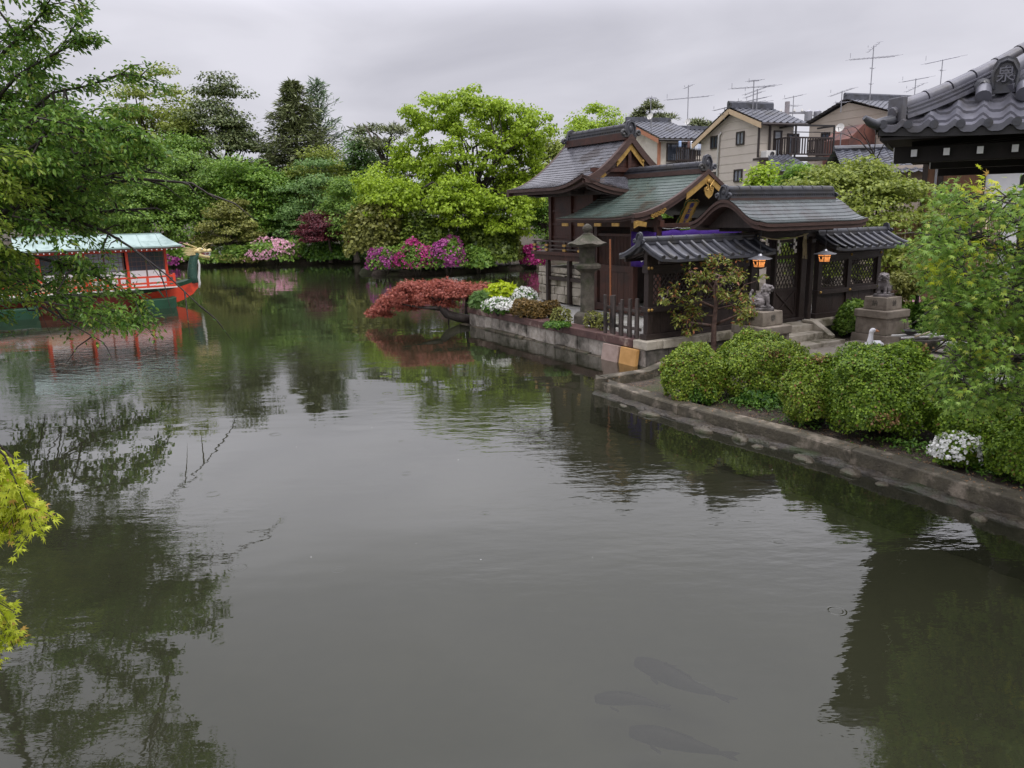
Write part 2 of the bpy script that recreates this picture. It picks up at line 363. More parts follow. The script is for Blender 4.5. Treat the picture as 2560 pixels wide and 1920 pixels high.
M['wood'] = mat('dark_wood', lin(38, 30, 27), lin(60, 48, 43), scale=9, rough=0.5, bump=0.006, stretch=(4, 4, 0.5), spec=0.4, stain=lin(84, 76, 74), sscale=1.2, spos=(0.55, 0.75))
M['woodh'] = mat('dark_beam_wood', lin(36, 29, 26), lin(58, 47, 43), scale=9, rough=0.5, bump=0.006, stretch=(0.6, 4, 4), spec=0.4, stain=lin(92, 84, 82), sscale=1.4, spos=(0.55, 0.75))
M['redwood'] = mat('reddish_wood', lin(54, 32, 25), lin(80, 48, 37), scale=8, rough=0.5, bump=0.005, stretch=(3, 3, 0.5), spec=0.4, stain=lin(54, 36, 30), sscale=1.5)
M['edgewood'] = mat('roof_edge_wood', lin(62, 46, 41), lin(84, 64, 57), scale=6, rough=0.55, bump=0.004, stretch=(1, 1, 4), spec=0.35)
M['greywood'] = mat('weathered_wood', lin(58, 50, 46), lin(92, 82, 76), scale=10, rough=0.7, bump=0.008, stretch=(5, 5, 0.5), stain=lin(40, 36, 34), sscale=2)
M['gold'] = mat('gold_leaf', lin(158, 124, 62), lin(196, 160, 92), scale=12, rough=0.42, metallic=0.4, bump=0.004, bscale=50)
M['copper'] = mat('green_copper', lin(68, 81, 75), lin(92, 105, 98), scale=2.5, rough=0.26, spec=0.6, stain=lin(66, 60, 50), sscale=0.8, spos=(0.50, 0.60), bump=0.002, bscale=12)
M['copper2'] = mat('grey_copper', lin(70, 75, 76), lin(92, 99, 98), scale=2.5, rough=0.25, spec=0.65, stain=lin(70, 68, 66), sscale=1.5, bump=0.002, bscale=12)
M['bark_roof'] = mat('dark_shingle', lin(64, 64, 68), lin(96, 96, 102), scale=3.0, rough=0.24, spec=0.75, stain=lin(36, 28, 26), sscale=0.9, spos=(0.54, 0.60), bump=0.004, bscale=10)
M['tile'] = mat('roof_tile', lin(46, 47, 52), lin(70, 71, 77), scale=6, rough=0.3, spec=0.6, stain=lin(58, 56, 52), sscale=2.5, bump=0.002, bscale=30)
M['tile_light'] = mat('grey_roof_tile', lin(82, 82, 90), lin(108, 108, 116), scale=3, rough=0.33, spec=0.55, stain=lin(80, 78, 80), sscale=2, island=False)
M['house_tile'] = mat('house_roof_tile', lin(66, 68, 76), lin(92, 94, 102), scale=8, rough=0.4, spec=0.5, stain=lin(60, 60, 62), sscale=1.5)
M['plaster'] = mat('cream_plaster', lin(206, 198, 184), lin(216, 208, 196), scale=2, rough=0.85, stain=lin(190, 180, 166), sscale=0.8)
M['siding'] = mat('tan_siding', lin(172, 162, 148), lin(182, 172, 158), scale=2, rough=0.7, stain=lin(160, 148, 134), sscale=0.9, stretch=(1, 1, 6))
M['siding2'] = mat('taupe_siding', lin(150, 138, 124), lin(162, 150, 136), scale=2, rough=0.7, stain=lin(136, 124, 110), sscale=0.9)
M['trim'] = mat('fascia', lin(196, 172, 138), lin(206, 182, 148), rough=0.6)
M['salmon'] = mat('salmon_trim', lin(178, 120, 92), lin(190, 132, 102), rough=0.6)
M['black'] = mat('black_metal', lin(40, 38, 38), lin(52, 50, 50), rough=0.45)
M['frame_brown'] = mat('bronze_frame', lin(52, 44, 42), lin(62, 54, 52), rough=0.4)
M['glass'] = mat('window_glass', lin(120, 126, 134), lin(150, 154, 160), scale=1.5, rough=0.06, spec=0.8)
M['dglass'] = mat('dark_glass', lin(50, 56, 66), lin(76, 82, 92), scale=1.5, rough=0.05, spec=0.9)
M['steel'] = mat('galvanised_steel', lin(140, 140, 146), lin(165, 165, 170), rough=0.4, metallic=0.6)
M['white'] = mat('white_paint', lin(222, 222, 224), lin(232, 232, 232), rough=0.6)
M['offwhite'] = mat('aged_white', lin(200, 198, 192), lin(216, 214, 208), rough=0.6)
M['board_brown'] = mat('brown_cladding', lin(104, 72, 54), lin(132, 94, 70), scale=9, rough=0.6, stretch=(4, 4, 0.3))
M['rust'] = mat('rusty_sheet', lin(92, 62, 56), lin(124, 80, 68), scale=3, rough=0.6, stain=lin(74, 58, 56), sscale=1)
M['purple'] = mat('purple_cloth', lin(60, 36, 112), lin(74, 46, 128), scale=4, rough=0.8, spec=0.2)
M['straw'] = mat('straw', lin(172, 158, 120), lin(196, 184, 150), scale=20, rough=0.9, stretch=(1, 1, 0.3))
M['paper'] = mat('white_paper', lin(220, 216, 208), lin(232, 230, 224), rough=0.8)
M['bamboo'] = mat('bamboo', lin(124, 76, 50), lin(152, 98, 66), scale=6, rough=0.45, stretch=(2, 2, 0.4))
M['bamboo_pale'] = mat('pale_bamboo', lin(168, 152, 124), lin(188, 172, 144), scale=6, rough=0.5)
M['lamp_paper'] = emit_mat('lit_paper', (1.0, 0.36, 0.10, 1), 1.0)
M['lion'] = mat('carved_stone', lin(104, 98, 98), lin(150, 143, 142), scale=9, rough=0.8, bump=0.012, bscale=36, stain=lin(70, 66, 64), sscale=3, spos=(0.45, 0.62))
M['verm'] = mat('vermilion', lin(206, 62, 36), lin(222, 78, 48), scale=3, rough=0.45, stain=lin(176, 58, 40), sscale=2)
M['verdigris'] = mat('pale_verdigris', lin(140, 162, 156), lin(160, 180, 174), scale=2.5, rough=0.4, stain=lin(118, 140, 134), sscale=1.4)
M['boat_green'] = mat('boat_green', lin(24, 60, 40), lin(32, 74, 52), scale=4, rough=0.4, stain=lin(34, 66, 50), sscale=2)
M['scale_green'] = mat('scale_green', lin(34, 66, 56), lin(60, 92, 78), scale=24, rough=0.45, stain=lin(190, 170, 110), sscale=11, spos=(0.64, 0.68))
M['gold_paint'] = mat('gold_paint', lin(196, 176, 118), lin(220, 204, 150), scale=8, rough=0.5, bump=0.01)
M['mouth'] = mat('dragon_mouth', lin(110, 34, 34), lin(130, 46, 42), rough=0.5)
M['boat_wood'] = mat('cabin_wood', lin(84, 62, 54), lin(104, 80, 70), rough=0.6)
M['bark'] = mat('bark', lin(52, 46, 40), lin(84, 76, 66), scale=8, rough=0.85, bump=0.02, bscale=20, stretch=(3, 3, 0.6))
M['bark_wet'] = mat('wet_bark', lin(38, 32, 30), lin(60, 52, 46), scale=8, rough=0.6, bump=0.02, bscale=20)
M['bark_red'] = mat('reddish_bark', lin(74, 56, 50), lin(112, 90, 80), scale=9, rough=0.75, bump=0.015, bscale=22, stain=lin(120, 122, 112), sscale=3, spos=(0.58, 0.68))
M['blue'] = mat('blue_letters', lin(36, 50, 130), lin(44, 60, 146), rough=0.5)
M['green_paint'] = mat('green_frame', lin(36, 104, 74), lin(46, 120, 86), rough=0.5)
M['paving'] = mat('paving', lin(132, 124, 112), lin(156, 148, 136), scale=3, rough=0.6, bump=0.006, bscale=30, stain=lin(110, 102, 90), sscale=1.1)
for i_, (k_, c_, s_) in enumerate((('cloth_white', (214, 218, 226), 0), ('cloth_blue', (150, 172, 206), 0), ('cloth_brown', (110, 84, 78), 0), ('cloth_pale', (190, 200, 216), 0))):
    M[k_] = mat(k_, lin(*c_), lin(*[min(255, x + 10) for x in c_]), rough=0.9)

# ---------------------------------------------------------------- shrine frame (a along the front wall, b towards the back)
SAZ = math.radians(30.5)
SH = Frame((2.65, 14.87, 0), az=SAZ)
def L2(a, b): p = SH.w(a, b, 0); return (p.x, p.y)
KERB = [(1.42, 12.72), (1.9, 11.9), (2.4, 11.0), (2.92, 10.2), (3.47, 9.45), (3.93, 8.65), (4.42, 7.72), (4.8, 6.95), (5.4, 5.3), (6.1, 3.4), (7.2, 0.0), (9.0, -6.0)]
POND = list(reversed(KERB)) + [(1.5, 12.92), (2.3, 13.35), (2.85, 14.2)] + [L2(0, 0), L2(0, 7.4), L2(2.0, 7.6), L2(2.0, 8.5), L2(7.7, 8.5), L2(7.7, 1.2), L2(12, 1.6), (15, 22), (17.5, 26), (19, 30), (16.4, 33.2), (10, 36.3), (5, 40), (1.8, 43.2), (-0.2, 41.2), (-4.5, 38.9), (-7.2, 39.6), (-8.3, 42), (-8.4, 47), (-9.5, 51), (-15, 50.9), (-20, 51), (-30, 49), (-42, 42), (-38, 32), (-24, 24), (-12.4, 16.5), (-8.2, 11), (-7.3, 9), (-6.0, 6), (-4.6, 3), (-4.6, -6)]
def pond_sd(X, Y):   # signed distance, negative inside the pond
    P = np.array(POND); Q = np.roll(P, -1, 0); d2 = np.full(X.shape, 1e9); ins = np.zeros(X.shape, bool)
    for (x0, y0), (x1, y1) in zip(P, Q):
        ex, ey = x1 - x0, y1 - y0; t = np.clip(((X - x0) * ex + (Y - y0) * ey) / (ex * ex + ey * ey), 0, 1)
        d2 = np.minimum(d2, (X - x0 - t * ex) ** 2 + (Y - y0 - t * ey) ** 2)
        c = ((y0 > Y) != (y1 > Y)); xi = x0 + (Y - y0) * ex / (ey if abs(ey) > 1e-9 else 1e-9); ins ^= c & (X < xi)
    d = np.sqrt(d2); return np.where(ins, -d, d)
xs = np.concatenate([[-600, -300, -160, -100], np.arange(-70, -1, 0.9), np.arange(-1, 11, 0.16), np.arange(11, 70, 0.9), [100, 160, 300, 600]])
ys = np.concatenate([[-600, -200, -60, -25], np.arange(-12, 3, 0.9), np.arange(3, 24, 0.16), np.arange(24, 80, 0.7), [110, 160, 300, 700]])
X, Y = np.meshgrid(xs, ys); sd = pond_sd(X, Y)
land = 0.10 + np.clip((Y - 24) / 30, 0, 1) * 0.2 + np.clip((sd - 2) / 25, 0, 1) * np.clip((Y - 25) / 10, 0, 1) * 1.0
k_ = np.clip((sd + 0.35) / 0.5, 0, 1); k_ = k_ * k_ * (3 - 2 * k_)
Z = -1.3 + (land + 1.3) * k_
rngT = np.random.default_rng(3); Z = Z + np.where(sd > 0.4, rngT.normal(size=Z.shape) * 0.012, 0)
ny, nx = X.shape
idx = np.arange(ny * nx).reshape(ny, nx)
F4 = np.stack([idx[:-1, :-1], idx[:-1, 1:], idx[1:, 1:], idx[1:, :-1]], -1).reshape(-1, 4)
g = mesh_obj('ground', np.stack([X.ravel(), Y.ravel(), Z.ravel()], 1).tolist(), F4.tolist(), M['soil'], True); props(g, kind='structure')

# ---------------------------------------------------------------- water
def water_mat():
    m = D.materials.new('pond_water'); m.use_nodes = True; t = m.node_tree; t.nodes.clear(); out = N(t, 'ShaderNodeOutputMaterial')
    geo = N(t, 'ShaderNodeNewGeometry'); pos = geo.outputs['Position']
    def noise(scale, det, st=(1, 1, 1), rough=0.5):
        mp = N(t, 'ShaderNodeMapping'); mp.inputs['Scale'].default_value = st; lk(t, pos, mp.inputs[0])
        n = N(t, 'ShaderNodeTexNoise'); n.inputs['Scale'].default_value = scale; n.inputs['Detail'].default_value = det; n.inputs['Roughness'].default_value = rough
        lk(t, mp.outputs[0], n.inputs['Vector']); return n.outputs['Fac']
    def math_(op, a, b=None, c=None):
        n = N(t, 'ShaderNodeMath', operation=op)
        for i, x in enumerate((a, b, c)):
            if x is None: continue
            if hasattr(x, 'links'): lk(t, x, n.inputs[i])
            else: n.inputs[i].default_value = x
        return n.outputs[0]
    def ramp(v, a, b):
        n = N(t, 'ShaderNodeMapRange'); n.interpolation_type = 'SMOOTHSTEP'; n.inputs['From Min'].default_value = a; n.inputs['From Max'].default_value = b
        lk(t, v, n.inputs['Value']); return n.outputs[0]
    patch = ramp(noise(0.16, 2), 0.42, 0.66)
    fine = noise(5.5, 3, (0.55, 1.25, 1)); swell = noise(1.1, 2, (0.5, 1.2, 1))
    h = math_('ADD', math_('MULTIPLY', swell, 0.0055), math_('MULTIPLY', fine, math_('MULTIPLY_ADD', patch, 0.0058, 0.0004)))
    # rain rings: sparse cells, each a small damped wave train of its own age
    for sc, thr, amp in ((1.7, 0.83, 0.0006), (3.3, 0.86, 0.0005)):
        mp = N(t, 'ShaderNodeMapping'); mp.inputs['Scale'].default_value = (1, 1, 0); lk(t, pos, mp.inputs[0])
        vo = N(t, 'ShaderNodeTexVoronoi'); vo.inputs['Scale'].default_value = sc; lk(t, mp.outputs[0], vo.inputs['Vector'])
        sp = N(t, 'ShaderNodeSeparateColor'); lk(t, vo.outputs['Color'], sp.inputs[0])
        d = math_('DIVIDE', vo.outputs['Distance'], sc)
        rad = math_('MULTIPLY_ADD', sp.outputs[1], 0.075, 0.012)
        x = math_('SUBTRACT', d, rad)
        env = math_('POWER', 2.718, math_('MULTIPLY', math_('MULTIPLY', x, x), -4200.0))
        wv = math_('MULTIPLY', math_('SINE', math_('MULTIPLY', x, 190.0)), env)
        on = math_('GREATER_THAN', sp.outputs[0], thr)
        h = math_('ADD', h, math_('MULTIPLY', math_('MULTIPLY', wv, on), amp))
    bp = N(t, 'ShaderNodeBump'); bp.inputs['Strength'].default_value = 1.0; bp.inputs['Distance'].default_value = 1.0; lk(t, h, bp.inputs['Height'])
    fr = N(t, 'ShaderNodeFresnel'); fr.inputs['IOR'].default_value = 1.8; lk(t, bp.outputs[0], fr.inputs['Normal'])
    gl = N(t, 'ShaderNodeBsdfGlossy'); gl.inputs['Roughness'].default_value = 0.015; gl.inputs['Color'].default_value = (1, 1, 0.98, 1); lk(t, bp.outputs[0], gl.inputs['Normal'])
    mk = N(t, 'ShaderNodeValToRGB'); mk.color_ramp.elements[0].color = (0.015, 0.0165, 0.0095, 1); mk.color_ramp.elements[1].color = (0.020, 0.0215, 0.013, 1)
    lk(t, noise(0.25, 3), mk.inputs[0])
    df = N(t, 'ShaderNodeBsdfDiffuse'); lk(t, mk.outputs[0], df.inputs[0])
    tr = N(t, 'ShaderNodeBsdfTransparent'); tr.inputs[0].default_value = (0.75, 0.78, 0.7, 1)
    m1 = N(t, 'ShaderNodeMixShader'); m1.inputs[0].default_value = 0.42; lk(t, df.outputs[0], m1.inputs[1]); lk(t, tr.outputs[0], m1.inputs[2])
    m2 = N(t, 'ShaderNodeMixShader'); lk(t, fr.outputs[0], m2.inputs[0]); lk(t, m1.outputs[0], m2.inputs[1]); lk(t, gl.outputs[0], m2.inputs[2])
    lk(t, m2.outputs[0], out.inputs[0]); return m
solo('pond_bed', None, None, WORLD, (0, 0, 0), MB().box(-50, 30, -12, 58, -0.6, -0.5), mat('silt', lin(118, 116, 96), lin(140, 136, 114), scale=0.7, rough=0.9), kind='structure')
w = MB().add([(-60, -14, 0), (40, -14, 0), (40, 60, 0), (-60, 60, 0)], [(0, 1, 2, 3)])
props(mesh_obj('water', w.v, w.f, water_mat()), kind='structure')

# ---------------------------------------------------------------- shrine terrace, retaining wall, kerb
mb = MB().prism([(0.14, 0.14), (7.5, 0.14), (7.5, 8.3), (2.1, 8.3), (2.1, 7.3), (0.14, 7.3)], (0, 0, -1.2), (1, 0, 0), (0, 1, 0), 1.665)
solo('terrace', None, None, SH, (0, 0, 0), mb, M['gravel'], kind='structure')
rg = random.Random(4)
t = Thing('retaining_wall', 'old granite block retaining wall with dark red coping rising from the pond', 'wall', SH, (0, 0, 0))
cp, bl, ft, bk = MB(), MB(), MB(), MB()
b = 0.33
while b < 7.4:
    e_ = min(7.4, b + rg.uniform(1.0, 1.7)); cp.box(-0.10, 0.34, b + 0.004, e_ - 0.004, 0.335, 0.5 + rg.uniform(-.006, .006)); b = e_
b = 0.0
while b < 7.38:
    e_ = min(7.4, b + rg.uniform(0.26, 0.5)); i_ = rg.uniform(-.012, .018); bl.box(i_ - 0.045, 0.2, b + 0.005, e_ - 0.005, -0.3, 0.33); b = e_
b = 0.9
while b < 7.5:
    e_ = b + rg.uniform(0.3, 0.7); q = rg.uniform(0.08, 0.15)
    ft.box(-q - 0.05, 0.0, b + 0.01, e_ - 0.01, -0.5, rg.uniform(0.0, 0.05)); b = e_
bk.box(0.02, 0.13, 0.02, 7.36, -1, 0.30)
# far end and back faces
for a0 in (0.0, 0.7, 1.35):
    cp.box(a0 + (0.34 if a0 == 0 else 0.004), a0 + 0.66, 7.26, 7.5, 0.335, 0.5); bl.box(a0 + (0.21 if a0 == 0 else 0.004), a0 + 0.66, 7.3, 7.45, -0.3, 0.33)
t.part('coping', cp, M['coping'], bevel=0.012); t.part('block_course', bl, M['stone'], bevel=0.018); t.part('footing', ft, M['wet_rock'], bevel=0.025); t.part('backing', bk, M['dark_stone'])
fb = MB(); lo = MB()
a = -0.1
for e_ in (0.32, 1.5, 2.7):
    fb.box(a + 0.004, e_ - 0.004, -0.12 if a > 0 else -0.1, 0.16 if a > 0 else 0.32, 0.33, 0.5); a = e_
a = 4.62
for e_ in (5.6, 6.6, 7.7): fb.box(a + 0.004, e_ - 0.004, -0.12, 0.16, 0.33, 0.5); a = e_
a = -0.03
for e_ in (0.5, 1.2, 1.8, 2.4, 2.95): lo.box(a + 0.006, e_ - 0.006, -0.06 + rg.uniform(-.01, .01), 0.12, -0.4, 0.326); a = e_
a = 4.5
for e_ in (5.1, 5.7, 6.5, 7.1, 7.65): lo.box(a + 0.006, e_ - 0.006, -0.06 + rg.uniform(-.01, .01), 0.12, -0.4, 0.326); a = e_
t.part('front_course', fb, M['pale_stone'], bevel=0.015); t.part('front_footing', lo, M['dark_stone'], bevel=0.02)
solo('stone_slab', 'rough grey pink stone slab propped upright beside the ochre slab', 'slab', SH, (-0.1, 0.92, 0), MB().beam((-0.24, 0.92, -0.35), (-0.13, 0.92, 0.325), 0.52, 0.1, (1, 0, 0)), M['pink_slab'], bevel=0.012)
solo('stone_slab', 'ochre stone slab leaning under the corner of the coping', 'slab', SH, (-0.1, 0.36, 0), MB().beam((-0.22, 0.37, -0.3), (-0.12, 0.37, 0.325), 0.50, 0.09, (1, 0, 0)), M['orange_slab'], bevel=0.012)
# low kerb round the lower bank
kt = Thing('stone_kerb', 'low worn stone kerb with a sloping footing along the right bank', 'kerb', WORLD, (3.5, 9.45, 0))
km, kf = MB(), MB()
def strip(mbx, line, prof, jit=0.0):   # prof: list of (inward offset, z)
    P = [Vector((x, y, 0)) for x, y in line]; n = len(P); rows = []
    for i in range(n):
        d = (P[min(i + 1, n - 1)] - P[max(i - 1, 0)]).normalized(); nl = Vector((-d.y, d.x, 0))
        rows.append([P[i] + nl * (o + rg.uniform(-jit, jit)) + Vector((0, 0, z + rg.uniform(-jit, jit) * 0.5)) for o, z in prof])
    k = len(prof); vs = [p for r in rows for p in r]
    fs = [(i * k + j, i * k + (j + 1) % k, (i + 1) * k + (j + 1) % k, (i + 1) * k + j) for i in range(n - 1) for j in range(k)]
    fs += [tuple(range(k)), tuple((n - 1) * k + j for j in range(k - 1, -1, -1))]; mbx.add(vs, fs)
def resample(line, step):
    out = [Vector(line[0])]
    for a_, b_ in zip(line, line[1:]):
        a_, b_ = Vector(a_), Vector(b_); n = max(1, int((b_ - a_).length / step))
        out += [a_.lerp(b_, (i + 1) / n) for i in range(n)]
    return [(p[0], p[1]) for p in out]
KL = resample(KERB, 0.55)
i = 0
while i < len(KL) - 1:
    j = min(len(KL) - 1, i + rg.choice((2, 3, 3))); seg = KL[i:j + 1]
    d = (Vector(seg[-1]) - Vector(seg[0])).normalized() * 0.005; seg = [tuple(Vector(seg[0]) + d)] + seg[1:-1] + [tuple(Vector(seg[-1]) - d)]
    z_ = 0.2 + rg.uniform(-.016, .016); o_ = rg.uniform(-.02, .025); strip(km, seg, [(0.03 + o_, -0.5), (0.03 + o_, z_ - 0.01), (0.05 + o_, z_), (0.27 + o_, z_ + rg.uniform(-.01, .01)), (0.27 + o_, -0.5)]); i = j
RT = resample([(1.47, 12.98), (2.3, 13.42), (2.9, 14.3)], 0.5)
strip(km, RT, [(0.02, -0.5), (0.02, 0.24), (-0.2, 0.24), (-0.2, -0.5)]); 
strip(km, [(1.40, 12.70), (1.44, 12.99)], [(0.0, -0.5), (0.0, 0.238), (-0.2, 0.238), (-0.2, -0.5)])
K2 = resample(KERB, 0.16); FL = [(x + rg.uniform(-.02, .02), y + rg.uniform(-.02, .02)) for x, y in K2]
strip(kf, FL, [(-0.12, -0.5), (-0.10, 0.0), (-0.05, 0.03), (0.028, 0.05), (0.02, -0.5)], 0.035)
kt.part('kerb_course', km, M['kerb'], bevel=0.012) if False else None
o = kt.part('kerb_course', km, M['kerb'], bevel=0.012); kt.part('footing', kf, M['wet_foot'])
# rocks at the waterline
def rock(rng, r):
    m = MB(); m.sphere((0, 0, 0), (r * rng.uniform(.8, 1.3), r * rng.uniform(.55, .9), r * rng.uniform(.35, .6)), 9, 6)
    m.v = [(p[0] * (1 + rng.uniform(-.18, .18)), p[1] * (1 + rng.uniform(-.18, .18)), p[2] * (1 + rng.uniform(-.15, .15))) for p in m.v]; return m
for i in range(32):
    s = 0.02 + i / 32 * 0.56 + rg.uniform(-.01, .01); q = KL[min(len(KL) - 2, int(s * len(KL)))]; q2 = KL[min(len(KL) - 1, int(s * len(KL)) + 1)]
    d = (Vector(q2) - Vector(q)).normalized(); c = Vector(q).lerp(Vector(q2), rg.random()) - Vector((-d.y, d.x)) * rg.uniform(0.10, 0.24)
    r_ = rock(rg, rg.uniform(.05, .17)); R_ = Frame((c.x, c.y, -0.01), az=math.atan2(d.y, d.x) + rg.uniform(-.3, .3))
    solo('rock', 'wet brown rock lying at the waterline below the stone kerb', 'rock', R_, (0, 0, 0), r_, M['wet_rock'], group='rocks along the foot of the kerb', smooth='auto')
# paving in front of the steps
pv = MB()
for i in range(4):
    for j in range(3):
        pv.box(2.6 + i * 0.72 + 0.006, 2.6 + (i + 1) * 0.72 - 0.006, -3.2 + j * 0.76 + 0.006, -3.2 + (j + 1) * 0.76 - 0.006, 0.02, 0.128 + rg.uniform(-.004, .004))
solo('paving', None, None, SH, (2.6, -3.2, 0), pv, M['paving'], kind='structure', bevel=0.008)
# steps
t = Thing('stone_steps', 'pale stone steps with sloping side kerbs below the lattice gate', 'steps', SH, (3.72, -0.5, 0.1))
st_ = MB().box(3.0, 4.44, -0.42, 0.14, 0.05, 0.495); t.part('step', st_, M['pale_stone'], bevel=0.012)
t.part('step', MB().box(3.05, 4.3, -0.72, -0.424, 0.05, 0.36), M['pale_stone'], bevel=0.012)
t.part('step', MB().box(2.95, 4.55, -1.08, -0.724, 0.05, 0.215), M['pale_stone'], bevel=0.012)
for a0 in (2.86, 4.31):
    rr = MB().prism([(-0.86, 0.216), (-0.86, 0.30), (-0.40, 0.56), (-0.12, 0.56), (-0.12, 0.503), (-0.423, 0.503), (-0.423, 0.216)], (a0 + 0.18, 0, 0), (0, 1, 0), (0, 0, 1), -0.18)
    rr.v = [(p[0], p[1], p[2]) for p in rr.v]
    t.part('side_kerb', rr, M['pale_stone'], bevel=0.012)

# ---------------------------------------------------------------- tile helpers
def ridge_stack(tile, a0, a1, bc, z0, w, layers, cap_r, seg=0.28, axis='a'):
    """stack of ridge tiles from a0 to a1 along the given axis, centred on bc; returns top z"""
    z = z0
    for (ww, hh) in layers:
        if axis == 'a': tile.box(a0, a1, bc - ww / 2, bc + ww / 2, z, z + hh)
        else: tile.box(bc - ww / 2, bc + ww / 2, a0, a1, z, z + hh)
        z += hh
    n = max(1, int(abs(a1 - a0) / seg)); L = (a1 - a0) / n
    for i in range(n):
        p, q = a0 + i * L, a0 + (i + 1) * L - 0.002
        A = (lambda s, r: (s, bc, z)) if axis == 'a' else (lambda s, r: (bc, s, z))
        tile.tube([A(p, 0), A(p + 0.04, 0), A(p + 0.042, 0), A(q, 0)], [cap_r * 1.12, cap_r * 1.12, cap_r, cap_r], 10)
    return z + cap_r
def studs(mbx, a0, a1, bc, z, pitch, r):   # row of little round tile ends on a ridge's side
    n = int((a1 - a0) / pitch)
    for i in range(n):
        for sgn in (-1, 1): mbx.sphere((a0 + (i + 0.5) * pitch, bc + sgn * 0.0, z), (r, abs(bc) * 0 + 0.13, r), 6, 4)
def oni(s, face):   # ridge end ornament: arched plaque with two scrolls and foot volutes; built in the (x = across, z = up, y = thickness) plane
    m = MB(); pr = [(-0.5, 0), (-0.56, 0.25), (-0.36, 0.42), (-0.36, 0.8), (-0.26, 1.0), (0, 1.1), (0.26, 1.0), (0.36, 0.8), (0.36, 0.42), (0.56, 0.25), (0.5, 0)]
    m.prism([(p[0] * s, p[1] * s) for p in pr], (0, 0.09 * s, 0), (1, 0, 0), (0, 0, 1), 0.2 * s)
    for sg in (-1, 1):
        sp = [(sg * (0.62 - 0.20 * math.cos(k * 0.7) * (1 - k / 12)) * s, -0.1 * s, (0.25 + 0.20 * math.sin(k * 0.7) * (1 - k / 12)) * s) for k in range(12)]
        m.tube(sp, [0.10 * s] * 8 + [0.08 * s, 0.07 * s, 0.05 * s, 0.04 * s], 7)
        m.tube([(sg * 0.3 * s, -0.14 * s, 0.12 * s), (sg * 0.34 * s, -0.15 * s, 0.6 * s), (sg * 0.18 * s, -0.15 * s, 0.9 * s), (0, -0.15 * s, 0.97 * s)], 0.06 * s, 6)
    m.sphere((0, -0.08 * s, 0.5 * s), (0.18 * s, 0.1 * s, 0.24 * s), 10, 7)
    return m
def oni_at(o, face, s):   # o: base point, face: outward direction (in frame axes)
    f = Vector(face).normalized(); m = oni(s, 0); x = Vector((0, 0, 1)).cross(-f) * -1
    r = MB(); r.f = m.f; ux = Vector((-f.y, f.x, 0)) * -1
    r.v = [tuple(Vector(o) + ux * p[0] + (-f) * p[1] + Vector((0, 0, p[2]))) for p in m.v]; return r
def lattice(mbx, a0, a1, z0, z1, bpl, pitch, w, th=0.02, slope=1.25):
    H_ = z1 - z0; k = H_ / slope
    for sgn, off in ((1, 0), (-1, th * 0.6)):
        x = a0 - k
        while x < a1 + k:
            p, q = (x, z0), (x + k, z1)
            if sgn < 0: p, q = (x + k, z0), (x, z1)
            (x0, y0), (x1, y1) = p, q; t0, t1 = 0.0, 1.0; dx = x1 - x0
            lo_, hi_ = sorted(((a0 - x0) / dx, (a1 - x0) / dx)); t0, t1 = max(0, lo_), min(1, hi_)
            if t1 - t0 > 0.03:
                mbx.beam((x0 + dx * t0, bpl + off, y0 + (y1 - y0) * t0), (x0 + dx * t1, bpl + off, y0 + (y1 - y0) * t1), w, th * 0.55, (0, 1, 0)) if False else mbx.beam((x0 + dx * t0, bpl + off, y0 + (y1 - y0) * t0), (x0 + dx * t1, bpl + off, y0 + (y1 - y0) * t1), th * 0.55, w, (0, 0, 1))
            x += pitch

